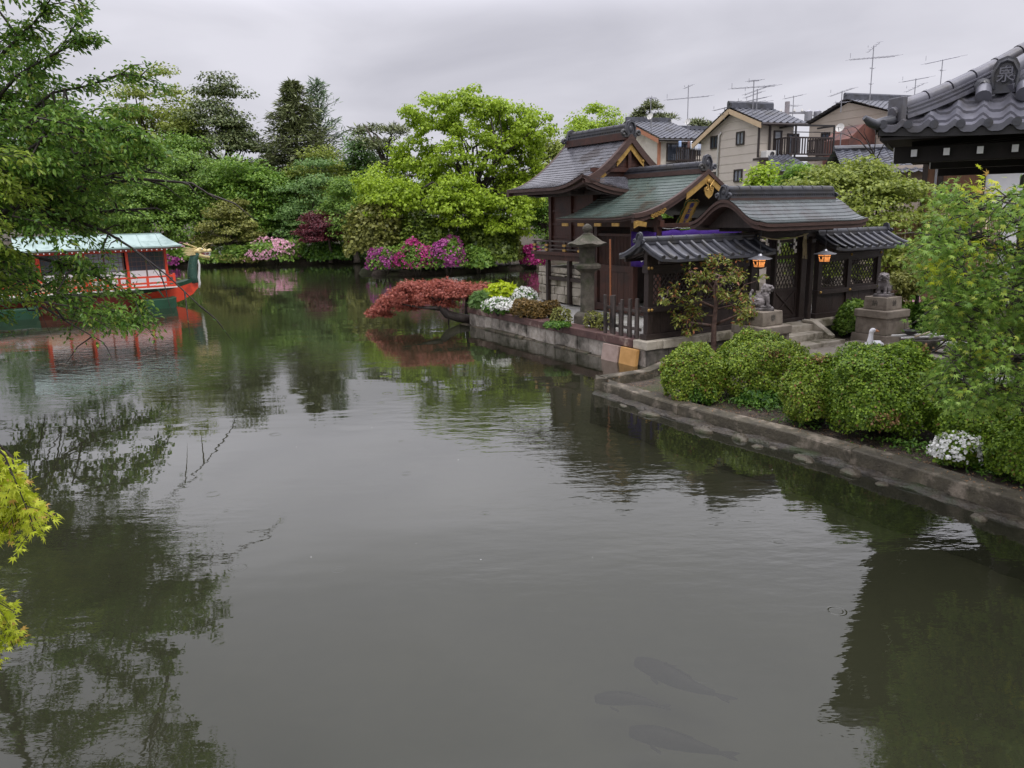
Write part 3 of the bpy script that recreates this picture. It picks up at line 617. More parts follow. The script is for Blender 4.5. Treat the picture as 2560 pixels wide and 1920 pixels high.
# ---------------------------------------------------------------- roofed lattice walls beside the gate
def lattice_wall(a0, a1, mids, label, endpost_z, end_sign):
    t = Thing('lattice_wall', label, 'wall', SH, ((a0 + a1) / 2, 0.15, 0.5), 'tile roofed lattice walls beside the gate')
    bc = 0.15
    posts = [a0 + 0.12] + mids + [a1 - 0.12]
    for p in posts: t.part('post', MB().cbox((p, bc, 1.27), (0.13, 0.13, 1.52)), M['wood'], bevel=0.006)
    t.part('sill', MB().box(a0, a1, bc - 0.10, bc + 0.10, 0.502, 0.61), M['woodh'], bevel=0.006)
    bd = MB(); x = a0 + 0.19
    while x < a1 - 0.2:
        q = min(a1 - 0.19, x + 0.235); bd.box(x + 0.003, q - 0.003, bc - 0.022 + rg.uniform(-.003, .003), bc + 0.02, 0.612, 1.05); x = q
    t.part('board_panel', bd, M['wood'], bevel=0.003)
    r_ = t.part('rail', MB().box(a0 + 0.02, a1 - 0.02, bc - 0.105, bc + 0.105, 1.04, 1.145), M['woodh'], bevel=0.006)
    t.part('top_beam', MB().box(a0 + 0.02, a1 - 0.02, bc - 0.085, bc + 0.085, 1.80, 1.95), M['woodh'], bevel=0.006)
    for p in posts:
        for zz in (1.092, 1.9):
            for dx in ((0, -0.075) if p == posts[0] and end_sign < 0 else (0,)):
                g_ = MB().lathe([(0.034, 0), (0.03, 0.012), (0.014, 0.026), (0.001, 0.03)], (0, 0, 0), 10); g_ = place(g_, (p + dx, bc - (0.105 if zz < 1.5 else 0.085), zz), (1, 0, 0), (0, 0, 1)); g_.v = [tuple(v) for v in g_.v]
                g2 = MB(); g2.f = g_.f; g2.v = [(v[0], 2 * (bc - (0.105 if zz < 1.5 else 0.085)) - v[1] if v[1] > bc - (0.105 if zz < 1.5 else 0.085) else v[1], v[2]) for v in g_.v]
                t.part('stud', g2, M['gold'], r_, smooth=True)
    for p, q in zip(posts, posts[1:]):
        lt = MB(); lattice(lt, p + 0.09, q - 0.09, 1.19, 1.77, bc - 0.01, 0.105, 0.02)
        for u in (p + 0.075, q - 0.075): lt.cbox((u, bc, 1.47), (0.03, 0.05, 0.66))
        lt.box(p + 0.065, q - 0.065, bc - 0.03, bc + 0.03, 1.147, 1.19); lt.box(p + 0.065, q - 0.065, bc - 0.03, bc + 0.03, 1.765, 1.80)
        t.part('lattice_panel', lt, M['wood'])
    rf = MB(); e0, e1 = a0 - 0.12, a1 + 0.12; wE, zR, zE = 0.62, 2.36, 2.08
    for sgn in (-1, 1):
        P = lambda u, v, s=sgn: (u, bc + s * (0.05 + (wE - 0.05) * v), zE + (zR - zE) * (1 - v) ** 1.25 + 0.03 * max(0, abs((u - (e0 + e1) / 2) / ((e1 - e0) / 2)) - 0.75) * 4 * v)
        us = np.linspace(e0, e1, 24); vs = np.linspace(0, 1, 6); rf.grid(P, us if sgn > 0 else us[::-1], vs, 0.05)
        n = int(round((e1 - e0) / 0.3)); sp = (e1 - e0 - 0.1) / n
        for i in range(n + 1):
            u = e0 + 0.05 + i * sp; pts = [Vector(P(u, v)) + Vector((0, 0, 0.02)) for v in np.linspace(0.05, 1.0, 6)]
            rf.tube(pts + [pts[-1] + (pts[-1] - pts[-2]).normalized() * 0.005], [0.042] * 5 + [0.047, 0.052], 8)
    ro = t.part('tile_roof', rf, M['tile'], smooth='auto')
    eb = MB()
    for s in (-1, 1):
        eb.beam((e0 + 0.05, bc + s * 0.5, 2.035), (e1 - 0.05, bc + s * 0.5, 2.035), 0.05, 0.06)
        u = e0 + 0.15
        while u < e1: eb.beam((u, bc + s * 0.04, 2.2), (u, bc + s * 0.58, 2.045), 0.035, 0.045); u += 0.15
    eb.box(a0 + 0.03, a1 - 0.03, bc - 0.05, bc + 0.05, 1.952, 2.25)
    t.part('rafters', eb, M['wood'], ro)
    rd = MB(); ridge_stack(rd, e0 + 0.02, e1 - 0.02, bc, 2.35, 0.2, [(0.20, 0.035), (0.155, 0.035), (0.18, 0.02)], 0.06, 0.36)
    t.part('ridge', rd, M['tile'], ro, smooth='auto')
    for s, x in ((-1, e0), (1, e1)):
        en = oni_at((x, bc, 2.36), (s, 0, 0), 0.21)
        en.tube([(x - s * 0.02, bc, 2.38), (x + s * 0.045, bc, 2.38)], [0.075, 0.075], 14)
        t.part('ridge_end_tile', en, M['tile'], ro, smooth='auto')
    return t
lattice_wall(0.02, 2.84, [1.42], 'tile roofed dark wooden lattice wall left of the gate, at the terrace corner', 0, -1)
lattice_wall(4.98, 7.34, [6.13], 'tile roofed dark wooden lattice wall right of the gate, its windows open to greenery', 0, 1)

# ---------------------------------------------------------------- the gate
t = Thing('shrine_gate', 'dark wooden shrine gate under a curved grey copper roof with tile ridge', 'gate', SH, (3.7, 0.15, 0.5))
A0, A1, BC, HD = 2.05, 5.38, 0.15, 0.97
for a in (2.95, 4.52):
    t.part('pillar', MB().cbox((a, BC, 1.5), (0.17, 0.17, 1.99)), M['wood'], bevel=0.012)
    t.part('pillar', MB().cbox((a, BC + 0.85, 1.4), (0.14, 0.14, 1.87)), M['wood'], bevel=0.012)
    t.part('pillar', MB().cbox((a + (0.3 if a > 4 else -0.02), BC, 1.45), (0.12, 0.12, 1.89)) if a > 4 else MB().cbox((a - 0.0, BC + 0.4, 2.3), (0.1, 0.7, 0.12)), M['wood'], bevel=0.012)
bm_ = MB()
bm_.box(2.55, 4.95, BC - 0.08, BC + 0.08, 2.35, 2.5); bm_.box(2.5, 5.0, BC + 0.78, BC + 0.92, 2.3, 2.44)
for a in (2.95, 4.52):
    bm_.box(a - 0.07, a + 0.07, BC - 0.72, BC + 0.9, 2.5, 2.6); bm_.box(a - 0.06, a + 0.06, BC - 0.3, BC + 0.9, 2.22, 2.3)
    bm_.box(a - 0.05, a + 0.05, BC - 0.1, BC + 0.1, 2.6, 3.0)
bm_.box(2.3, 5.2, BC - 0.06, BC + 0.06, 2.98, 3.06)
for s in (-0.70, 0.72): bm_.box(2.2, 5.25, BC + s - 0.05, BC + s + 0.05, 2.602, 2.65)
t.part('beam', bm_, M['woodh'], bevel=0.006)
gz = lambda x: 2.69 + 0.49 * (0.5 + 0.5 * math.cos(math.pi * max(-1, min(1, x)))) - 0.03 * (1 - abs(x)) * abs(x)
rf = MB(); edge = MB()
for s in (-1, 1):
    P = lambda u, v, s=s: (u, BC + s * HD * v, gz(v) + 0.05 * max(0, (abs(u - 3.715) - 1.25) / 0.42) ** 2 * v)
    us = np.linspace(A0, A1, 22)
    rf.courses(P, us, 10, 0.010, Vector((0, s * 0.25, 0.97)))
    for (d0, d1, ins) in ((0.012, 0.075, 0.0), (0.078, 0.155, 0.03)):
        def slab(P, ins):
            vs_ = np.linspace(0, 1, 13); uu = np.linspace(A0 + ins, A1 - ins, 14)
            Q = lambda u, v: Vector(P(u, v * (1 - ins / HD * 0.9))) - Vector((0, 0, d0)); edge.grid(Q, uu if s > 0 else uu[::-1], vs_, d1 - d0)
        slab(P, ins)
ro = t.part('copper_roof', rf, M['copper2'], smooth='auto'); t.part('roof_edge', edge, M['edgewood'], ro, smooth='auto')
rd = MB(); rd.box(A0 + 0.02, A1 - 0.05, BC - 0.17, BC + 0.17, 3.10, 3.19)
t.part('ridge_base', rd, M['edgewood'], ro)
rd = MB(); ridge_stack(rd, A0 + 0.06, A1 - 0.08, BC, 3.19, 0.3, [(0.30, 0.03), (0.24, 0.05), (0.29, 0.02), (0.22, 0.05), (0.26, 0.022)], 0.075, 0.3)
x = A0 + 0.1
while x < A1 - 0.1:
    rd.tube([(x, BC - 0.135, 3.245), (x, BC + 0.135, 3.245)], 0.017, 6); x += 0.06
t.part('ridge', rd, M['tile'], ro, smooth='auto')
for s, x in ((-1, A0 + 0.03), (1, A1 - 0.05)):
    t.part('ridge_end_tile', oni_at((x, BC, 3.17), (s, 0, 0), 0.27 if s < 0 else 0.24), M['tile'], ro, smooth='auto')
# gable boards and a carved strut under the curved gables
for x in (2.35, 5.1):
    gb = MB()
    prof = [(y, gz((y) / HD) - 0.16) for y in np.linspace(-0.72, 0.72, 15)]
    gb.prism([(p[0], p[1]) for p in prof] + [(0.72, 2.6), (-0.72, 2.6)], (x, BC, 0), (0, 1, 0), (0, 0, 1), 0.04)
    t.part('gable_board', gb, M['wood'])
# doors: right leaf shut, left leaf folded inward
def door(p, q, hinge):
    d = (Vector(q) - Vector(p)); W_ = d.length; m = MB(); lm_ = MB()
    for x in (0.03, W_ - 0.03): m.cbox((x, 0, 1.45), (0.06, 0.045, 1.72))
    for z in (0.62, 1.22, 2.28, 1.93): m.box(0.06, W_ - 0.06, -0.02, 0.02, z - 0.035, z + 0.035)
    m.box(0.06, W_ - 0.06, -0.008, 0.008, 0.65, 1.19)
    m.beam((0.07, -0.02, 0.67), (W_ - 0.07, -0.02, 1.17), 0.02, 0.035); m.beam((0.07, -0.0215, 1.17), (W_ - 0.07, -0.0215, 0.67), 0.02, 0.035)
    lattice(lm_, 0.06, W_ - 0.06, 1.25, 1.9, -0.008, 0.1, 0.018, 0.02, 1.9); lattice(lm_, 0.06, W_ - 0.06, 1.96, 2.25, -0.008, 0.1, 0.018, 0.02, 1.9)
    dn = d.normalized(); nn = Vector((-dn.y, dn.x, 0)); f = lambda v: tuple(Vector(p) + dn * v[0] + nn * v[1] + Vector((0, 0, v[2])))
    m.v = [f(v) for v in m.v]; lm_.v = [f(v) for v in lm_.v]; o = t.part('door', m, M['wood'], bevel=0.004); t.part('lattice', lm_, M['wood'], o)
door((3.68, BC + 0.02, 0), (4.43, BC + 0.02, 0), 1); door((3.06, BC + 0.06, 0), (3.06, BC + 0.8, 0), 0)
t.part('threshold', MB().box(2.85, 4.62, BC - 0.09, BC + 0.09, 0.505, 0.58), M['woodh'], bevel=0.006)

# rope with paper streamers, straw tassel
t = Thing('sacred_rope', 'thin straw rope with white zigzag paper streamers across the gate opening', 'rope', SH, (3.73, 0.02, 2.4))
t.part('rope', MB().tube([(2.95 + 1.57 * k / 14, 0.02, 2.42 - 0.10 * math.sin(math.pi * k / 14)) for k in range(15)], 0.014, 7), M['straw'], smooth=True)
for a in (3.25, 3.62, 4.12):
    m = MB(); z = 2.33; x = a
    for k in range(4): m.box(x + (0.025 if k % 2 else -0.025) - 0.03, x + (0.025 if k % 2 else -0.025) + 0.03, 0.012 + 0.003 * (k % 2), 0.016 + 0.003 * (k % 2), z - 0.085, z); z -= 0.075
    t.part('paper_streamer', m, M['paper'])
m = MB()
for k in range(14):
    q = rg.uniform(-.05, .05); m.tube([(4.40 + q * .3, -0.0 + rg.uniform(-.02, .02), 2.42), (4.42 + q, 0.01 + rg.uniform(-.03, .03), 2.2), (4.43 + q * 1.3, rg.uniform(-.03, .03), 1.93 + rg.uniform(-.06, .06))], 0.006, 4)
solo('straw_tassel', 'frayed straw tassel hanging on the right gate pillar', 'tassel', SH, (4.42, 0, 2.4), m, M['straw'])

# hanging lanterns
def hang_lantern(a, b, z, label):
    t = Thing('hanging_lantern', label, 'lantern', SH, (a, b, z), 'lit lanterns hanging under the gate eaves')
    rfm = MB().lathe([(0.25, 0.0), (0.245, 0.012), (0.14, 0.04), (0.05, 0.07), (0.03, 0.10), (0.001, 0.11)], (a, b, z + 0.165), 6, rot=math.radians(0))
    t.part('roof', rfm, M['steel'], smooth='auto')
    t.part('lamp_shade', MB().lathe([(0.115, 0.012), (0.15, 0.15), (0.145, 0.154), (0.02, 0.155)], (a, b, z), 6), M['lamp_paper'])
    fm = MB()
    for k in range(6):
        t_ = 2 * math.pi * (k + 0.5) / 6; t2 = 2 * math.pi * (k + 1.5) / 6
        f = lambda r, th, zz: (a + r * math.cos(th), b + r * math.sin(th), z + zz)
        fm.beam(f(0.121, t_, 0.0), f(0.157, t_, 0.16), 0.016, 0.016)
        for zz, r in ((0.0, 0.121), (0.122, 0.150), (0.16, 0.157)): fm.beam(f(r, t_, zz), f(r, t2, zz), 0.014, 0.014)
        for q in range(1, 5):   # wire net over the paper
            w_ = q / 5; p0, p1 = Vector(f(0.121, t_, 0.01)).lerp(Vector(f(0.121, t2, 0.01)), w_), Vector(f(0.154, t_, 0.15)).lerp(Vector(f(0.154, t2, 0.15)), w_ - 0.2)
            p2 = Vector(f(0.154, t_, 0.15)).lerp(Vector(f(0.154, t2, 0.15)), w_ + 0.2); fm.tube([p0, p1], 0.003, 3, False); fm.tube([p0, p2], 0.003, 3, False)
        for q in (0.38, 0.5, 0.62): 
            if k % 2 == 0: fm.beam(Vector(f(0.142, t_, 0.06)).lerp(Vector(f(0.142, t2, 0.06)), q), Vector(f(0.157, t_, 0.125)).lerp(Vector(f(0.157, t2, 0.125)), q), 0.012, 0.008)
    t.part('frame', fm, M['black'])
    t.part('hanger', MB().tube([(a, b, z + 0.27), (a, b, 2.6)], 0.008, 5), M['black'])
    t.part('foot', MB().lathe([(0.12, 0), (0.12, -0.02), (0.04, -0.045), (0.001, -0.05)], (a, b, z + 0.012), 6), M['black'])
hang_lantern(2.36, -0.60, 1.83, 'lit paper lantern hanging above the left stone lion')
hang_lantern(4.33, -0.60, 1.84, 'lit paper lantern hanging right of the gate doors')

# ---------------------------------------------------------------- the shrine hall (two roofs)
t = Thing('shrine_hall', 'dark wooden shrine hall with shingled main roof and green copper front roof', 'shrine', SH, (3.7, 5.0, 0.5))
HC = 3.7
# main roof: gable with sweeping eaves and a pent over the front gable
HW, GB, FB, BB, ZR, ZE = 2.05, 5.15, 4.45, 8.0, 4.92, 3.62
corner = lambda y: max(0.0, 1 - (y - FB) / 1.35) ** 2 if y > FB else 1.0
def Pm(y, v, s):
    z = ZE + (ZR - ZE) * (1 - v) ** 1.65 + 0.27 * corner(y) * v ** 3 - 0.0
    return (HC + s * HW * v, y, z)
mr_, me_ = MB(), MB()
TG = 0.66
for s in (-1, 1):
    ysB = np.linspace(GB, BB, 26); mr_.courses(lambda u, v: Pm(u, v, s), ysB, 20, 0.010, Vector((s * 0.4, 0, 0.9)))
    # triangle of the side slope in front of the gable, down to the hip line
    def Ph(u, v):   # u in 0..1 across, v in TG..1
        y0 = FB + (GB - FB) * (1 - (v - TG) / (1 - TG)); return Pm(y0 + (GB - y0) * u, v, s)
    rows = 7
    mr_.courses(lambda u, v: Ph(u, TG + (1 - TG) * v), np.linspace(0, 1, 9), rows, 0.010, Vector((s * 0.4, 0, 0.9)))
    # thick eave edge
    ye = np.concatenate([np.linspace(FB, GB + 0.6, 12), np.linspace(GB + 0.7, BB, 12)])
    for (dz, hh, ins) in ((0.012, 0.075, 0.0), (0.09, 0.085, 0.05)):
        Q = lambda u, v, dz=dz, ins=ins: Vector(Pm(u, 1.0 - ins - 0.22 * v, s)) - Vector((0, 0, dz))
        me_.grid(Q, ye if s > 0 else ye[::-1], np.linspace(1, 0, 3), hh)
def Pf(u, v):   # front pent, u in -1..1, v 0..1
    hv = TG + (1 - TG) * v; xh = HW * hv; y = GB + (FB - GB) * v; zc = 3.50 + 0.36 * (1 - v) ** 1.3
    zh = Pm(y, hv, 1)[2]; w_ = abs(u) ** 2.6; return (HC + u * xh, y, zc + (zh - zc) * w_)
mr_.courses(Pf, np.linspace(1, -1, 25), 7, 0.010, Vector((0, -0.4, 0.9)))
for (dz, hh, ins) in ((0.012, 0.075, 0.0), (0.09, 0.085, 0.06)):
    me_.grid(lambda u, v, dz=dz, ins=ins: Vector(Pf(u, 1 - ins - 0.9 * v)) - Vector((0, 0, dz)), np.linspace(-1, 1, 25), np.linspace(0, 1, 3), hh)
main = t.part('main_roof', mr_, M['bark_roof'], smooth='auto'); t.part('roof_edge', me_, M['edgewood'], main, smooth='auto')
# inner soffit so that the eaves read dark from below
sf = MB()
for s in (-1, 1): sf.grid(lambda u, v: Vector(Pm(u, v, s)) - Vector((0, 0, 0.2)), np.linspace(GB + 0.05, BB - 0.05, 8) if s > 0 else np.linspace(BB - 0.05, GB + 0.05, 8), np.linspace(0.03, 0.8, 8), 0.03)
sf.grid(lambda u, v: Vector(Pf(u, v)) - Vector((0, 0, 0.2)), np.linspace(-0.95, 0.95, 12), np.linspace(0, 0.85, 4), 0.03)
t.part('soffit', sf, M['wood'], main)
# verge boards (two thick curved boards meeting at the apex), at the front and back
def verge(Pfun, y, y2, v1, dz, hh, m, sides=(-1, 1)):
    for s in sides:
        vs_ = np.linspace(0, v1, 14); A = [Vector(Pfun(y, v, s)) - Vector((0, 0, dz)) for v in vs_]; B = [p - Vector((0, 0, hh)) for p in A]; dy = Vector((0, y2 - y, 0))
        k = len(A); vs2 = A + B + [p + dy for p in A] + [p + dy for p in B]
        fs = [(i, i + 1, k + i + 1, k + i) for i in range(k - 1)] + [(2 * k + i, 3 * k + i, 3 * k + i + 1, 2 * k + i + 1) for i in range(k - 1)] + [(i, 2 * k + i, 2 * k + i + 1, i + 1) for i in range(k - 1)] + [(k + i, k + i + 1, 3 * k + i + 1, 3 * k + i) for i in range(k - 1)] + [(0, k, 3 * k, 2 * k), (k - 1, 3 * k - 1, 4 * k - 1, 2 * k - 1)]
        m.add(vs2, fs)
for sd in (-1, 1):
    vg = MB(); verge(Pm, GB - 0.10, GB + 0.02, 0.67, -0.015, 0.21, vg, (sd,)); t.part('verge_board', vg, M['edgewood'], main, smooth='auto')
    vg = MB(); verge(Pm, GB - 0.02, GB + 0.10, 0.66, 0.20, 0.13, vg, (sd,)); t.part('inner_verge_board', vg, M['edgewood'], main, smooth='auto')
    vg = MB(); verge(Pm, BB + 0.10, BB - 0.02, 1.0, -0.01, 0.2, vg, (sd,)); t.part('verge_board', vg, M['edgewood'], main, smooth='auto')
gd = MB(); verge(lambda y, v, s: Pm(y, v, s), GB - 0.045, GB - 0.025, 0.22, 0.205, 0.17, gd)
t.part('apex_fitting', gd, M['gold'], main)
for s in (-1, 1):
    gd = MB()
    p0 = Vector(Pm(GB, 0.40, s)); p1 = Vector(Pm(GB, 0.5, s)); gd.beam((p0.x, GB - 0.04, p0.z - 0.24), (p1.x, GB - 0.04, p1.z - 0.24), 0.02, 0.10); t.part('gable_fitting', gd, M['gold'], main)
for x in (-0.42, 0.42): t.part('boss', MB().sphere((HC + x, GB - 0.05, 4.27), (0.05, 0.03, 0.05), 8, 6), M['gold'], main)
gbp = MB(); zz = 3.86
while zz < 4.7:
    hw = max(0.05, (1 - ((zz + 0.1 - ZE) / (ZR - ZE)) ** (1 / 1.65)) * HW - 0.06); gbp.box(HC - hw, HC + hw, GB + 0.06, GB + 0.10, zz, zz + 0.085); zz += 0.09
gbp.box(HC - 1.25, HC + 1.25, GB - 0.02, GB + 0.05, 3.98, 4.08); gbp.box(HC - 0.05, HC + 0.05, GB - 0.01, GB + 0.055, 4.08, 4.6)
t.part('gable_wall', gbp, M['redwood'], main)
rb = MB().box(HC - 0.2, HC + 0.2, GB - 0.02, BB - 0.15, 4.80, 4.98); t.part('ridge_base', rb, M['redwood'], main)
rd = MB(); ridge_stack(rd, GB + 0.06, BB - 0.25, HC, 4.98, 0.3, [(0.34, 0.03), (0.26, 0.05), (0.31, 0.02), (0.22, 0.05), (0.27, 0.025)], 0.07, 0.26, 'b')
yv = GB + 0.12
while yv < BB - 0.3: rd.tube([(HC - 0.15, yv, 5.035), (HC + 0.15, yv, 5.035)], 0.02, 6); yv += 0.075
t.part('ridge', rd, M['tile'], main, smooth='auto')
for s, y in ((-1, GB + 0.0), (1, BB - 0.2)): t.part('ridge_end_tile', oni_at((HC, y, 4.86), (0, s, 0), 0.40), M['tile'], main, smooth='auto')
# front roof: green copper gable facing the gate
FW, F0, F1, FZR, FZE = 2.22, 2.3, 5.35, 3.88, 2.83
def Pg(y, v, s): 
    fl = max(0.0, 1 - (y - F0) / 0.9) ** 2
    return (HC + s * FW * v, y, FZE + (FZR - FZE) * (1 - v) ** 1.55 + 0.07 * fl * v)
fr_, fe = MB(), MB()
for s in (-1, 1):
    ysF = np.linspace(F0, F1, 22); fr_.courses(lambda u, v: Pg(u, v, s), ysF, 19, 0.010, Vector((s * 0.4, 0, 0.9)))
    for (dz, hh, ins) in ((0.012, 0.04, 0.0), (0.055, 0.05, 0.03)):
        Q = lambda u, v, dz=dz, ins=ins: Vector(Pg(u, 1.0 - ins - 0.2 * v, s)) - Vector((0, 0, dz)); fe.grid(Q, ysF if s > 0 else ysF[::-1], np.linspace(1, 0, 3), hh)
front = t.part('front_roof', fr_, M['copper'], smooth='auto'); t.part('roof_edge', fe, M['edgewood'], front, smooth='auto')
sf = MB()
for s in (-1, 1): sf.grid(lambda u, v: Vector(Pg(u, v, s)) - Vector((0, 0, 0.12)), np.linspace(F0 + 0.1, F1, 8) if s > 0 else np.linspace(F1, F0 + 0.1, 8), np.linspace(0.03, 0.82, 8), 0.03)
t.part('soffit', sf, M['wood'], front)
for sd in (-1, 1):
    vg = MB(); verge(Pg, F0 - 0.07, F0 + 0.03, 1.0, -0.008, 0.10, vg, (sd,)); t.part('verge_board', vg, M['edgewood'], front, smooth='auto')
    vg = MB(); verge(Pg, F0 - 0.03, F0 + 0.08, 0.985, 0.095, 0.09, vg, (sd,)); t.part('inner_verge_board', vg, M['edgewood'], front, smooth='auto')
gd = MB(); verge(Pg, F0 - 0.045, F0 - 0.02, 0.30, 0.10, 0.155, gd); t.part('apex_fitting', gd, M['gold'], front)
def scroll_plate(y, v0, v1, dz, amp):   # pierced gold scrollwork following the verge board
    m = MB()
    for s in SIDES:
        n = 9
        for k in range(n):
            v = v0 + (v1 - v0) * k / (n - 1); c = Vector(Pg(y, v, s)); q = c - Vector((0, 0, dz + (amp * 0.4 if k % 2 else -amp * 0.1)))
            m.tube([(q.x + 0.045 * math.cos(a_ * 0.9) * (1 - a_ / 11), y, q.z + 0.045 * math.sin(a_ * 0.9) * (1 - a_ / 11)) for a_ in range(8)], 0.016, 5)
    return m
for sd in (-1, 1): SIDES = (sd,); t.part('scroll_fitting', scroll_plate(F0 - 0.05, 0.60, 0.76, 0.15, 0.07), M['gold'], front)
for s in (-1, 1):
    ec = MB(); p0, p1 = Vector(Pg(F0, 0.86, s)), Vector(Pg(F0, 1.0, s)); ec.prism([(0, 0), (0.12, 0.05), (0.34, 0.02), (0.36, 0.12), (0.1, 0.17), (0, 0.15)], (p1.x, F0 - 0.045, p1.z - 0.30), (-s, 0, 0), (0, 0, 1), -0.03 * s)
    ec.tube([(p1.x - s * (0.08 - 0.055 * math.cos(k * 0.8) * (1 - k / 12)), F0 - 0.06, p1.z - 0.22 + 0.055 * math.sin(k * 0.8) * (1 - k / 12)) for k in range(9)], 0.018, 5)
    t.part('corner_fitting', ec, M['gold'], front)
    for yy in np.linspace(F0 + 0.7, F1 - 0.3, 4):
        p = Vector(Pg(yy, 0.97, s)); ec = MB(); ec.box(min(p.x, p.x - s * 0.03), max(p.x, p.x - s * 0.03), yy - 0.13, yy + 0.13, p.z - 0.20, p.z - 0.125); t.part('eave_fitting', ec, M['gold'], front)
# pendant ornament under the apex
gg = MB().prism([(0, -0.20), (0.10, -0.13), (0.145, -0.02), (0.14, 0.06), (0.05, 0.07), (0, 0.02), (-0.05, 0.07), (-0.14, 0.06), (-0.145, -0.02), (-0.10, -0.13)], (HC, F0 - 0.06, 3.42), (1, 0, 0), (0, 0, 1), 0.025)
for s in (-1, 1):
    gg.tube([(HC + s * (0.075 + 0.055 * math.cos(k * 0.75 + 2.4) * (1 - k / 14)), F0 - 0.09, 3.46 + 0.055 * math.sin(k * 0.75 + 2.4) * (1 - k / 14)) for k in range(10)], 0.014, 5)
    gg.tube([(HC + s * 0.03, F0 - 0.08, 3.50), (HC + s * 0.10, F0 - 0.08, 3.58), (HC + s * 0.16, F0 - 0.08, 3.66)], [0.016, 0.011, 0.004], 5)
gg.sphere((HC, F0 - 0.07, 3.62), (0.042, 0.03, 0.05), 8, 6); gg.tube([(HC, F0 - 0.05, 3.4), (HC, F0 - 0.04, 3.72)], 0.015, 5)
t.part('pendant_ornament', gg, M['gold'], front)
rb = MB().box(HC - 0.15, HC + 0.15, F0 + 0.02, F1 + 0.05, 3.80, 3.91); t.part('ridge_base', rb, M['edgewood'], front)
rd = MB(); ridge_stack(rd, F0 + 0.06, F1 + 0.1, HC, 3.91, 0.26, [(0.28, 0.025), (0.2, 0.04), (0.25, 0.02), (0.2, 0.03)], 0.065, 0.24, 'b')
yv = F0 + 0.1
while yv < F1: rd.tube([(HC - 0.12, yv, 3.953), (HC + 0.12, yv, 3.953)], 0.018, 6); yv += 0.07
t.part('ridge', rd, M['tile'], front, smooth='auto')
t.part('ridge_end_tile', oni_at((HC, F0 + 0.02, 3.86), (0, -1, 0), 0.34), M['tile'], front, smooth='auto')
t.part('ridge_end_tile', oni_at((HC, F1 + 0.1, 3.90), (0, 1, 0), 0.2), M['tile'], front, smooth='auto')
# bodies
for a in (2.36, 5.04):
    for y in (2.45, 3.3, 4.75):
        t.part('pillar', MB().cbox((a, y, 1.66), (0.14, 0.14, 2.37)), M['redwood'], bevel=0.01)
bm_ = MB()
for a in (2.36, 5.04): bm_.box(a - 0.06, a + 0.06, 2.3, 5.2, 2.6, 2.76); bm_.box(a - 0.05, a + 0.05, 3.38, 4.68, 2.37, 2.44); bm_.box(a - 0.05, a + 0.05, 3.38, 4.68, 1.50, 1.66); bm_.box(a - 0.07, a + 0.07, 2.3, 5.1, 0.502, 0.68)
bm_.box(2.44, 4.96, 2.39, 2.51, 2.58, 2.68); bm_.box(2.44, 4.96, 4.70, 4.80, 2.5, 2.76)
for a in (2.36, 5.04): bm_.box(a - 0.06, a + 0.06, 2.40, 2.50, 2.845, 2.92)
t.part('beam', bm_, M['redwood'], bevel=0.006)
for a in (2.36, 5.04):
    m = MB(); yv = 3.42
    while yv < 4.66: m.box(a - 0.02, a + 0.02, yv, yv + 0.025, 1.66, 2.37); yv += 0.055
    t.part('slatted_screen', m, M['redwood'])
    m = MB(); yv = 3.39
    while yv < 4.6: m.box(a - 0.03 + rg.uniform(0, .004), a + 0.02, yv + 0.003, yv + 0.24, 0.68, 1.50); yv += 0.246
    t.part('board_panel', m, M['redwood'], bevel=0.003)
t.part('rear_screen', MB().box(2.45, 4.95, 4.68, 4.72, 0.7, 2.5), M['wood'])
# inner sanctuary on a stone base with a railed veranda
ib = MB().box(2.78, 4.62, 5.5, 7.5, 1.92, 3.72)
for z in (2.25, 2.62, 2.98): ib.box(2.755, 4.645, 5.475, 7.525, z, z + 0.06)
for (a, y) in ((2.78, 5.5), (2.78, 6.5), (2.78, 7.5), (4.62, 5.5), (4.62, 7.5)): ib.cbox((a, y, 2.8), (0.13, 0.13, 1.75))
t.part('wall', ib, M['redwood'], bevel=0.004)
br = MB()
for y in (5.5, 7.5): br.box(2.0, 5.4, y - 0.06, y + 0.06, 3.42, 3.54)
for a in (2.5, 4.9): br.box(a - 0.06, a + 0.06, 4.7, 7.85, 3.40, 3.52)
t.part('eave_beam', br, M['wood'], bevel=0.006)
ver = MB().box(2.22, 5.18, 5.0, 7.75, 1.82, 1.91); ver.box(2.3, 5.1, 5.05, 7.7, 1.68, 1.815); vr = t.part('veranda', ver, M['redwood'], bevel=0.005)
for (a, y) in ((2.32, 7.0), (2.32, 5.95), (2.32, 5.1), (5.08, 7.0), (5.08, 5.95), (5.08, 5.1)): t.part('post', MB().cbox((a, y, 1.09), (0.11, 0.11, 1.175)), M['wood'], bevel=0.008)
cb_ = MB()
for a in (2.32, 5.08): cb_.box(a - 0.03, a + 0.03, 5.16, 5.894, 1.13, 1.22); cb_.box(a - 0.03, a + 0.03, 6.006, 6.944, 1.13, 1.22)
t.part('cross_tie', cb_, M['wood'], bevel=0.004)
for a in (2.27, 5.13):
    rl = MB(); gf = MB()
    for z in (1.98, 2.08, 2.2): rl.beam((a, 5.3, z), (a, 7.72, z), 0.035, 0.035 if z < 2.15 else 0.045)
    for y in (5.4, 6.1, 6.98, 7.6):
        rl.box(a - 0.03, a + 0.03, y - 0.03, y + 0.03, 1.912, 2.22)
        for z in (1.965, 2.09): gf.box(a - 0.036, a + 0.036, y - 0.07, y + 0.07, z - 0.03, z + 0.03)
    rlo = t.part('railing', rl, M['greywood'], vr, bevel=0.004); t.part('gold_fitting', gf, M['gold'], vr)
sb = MB()
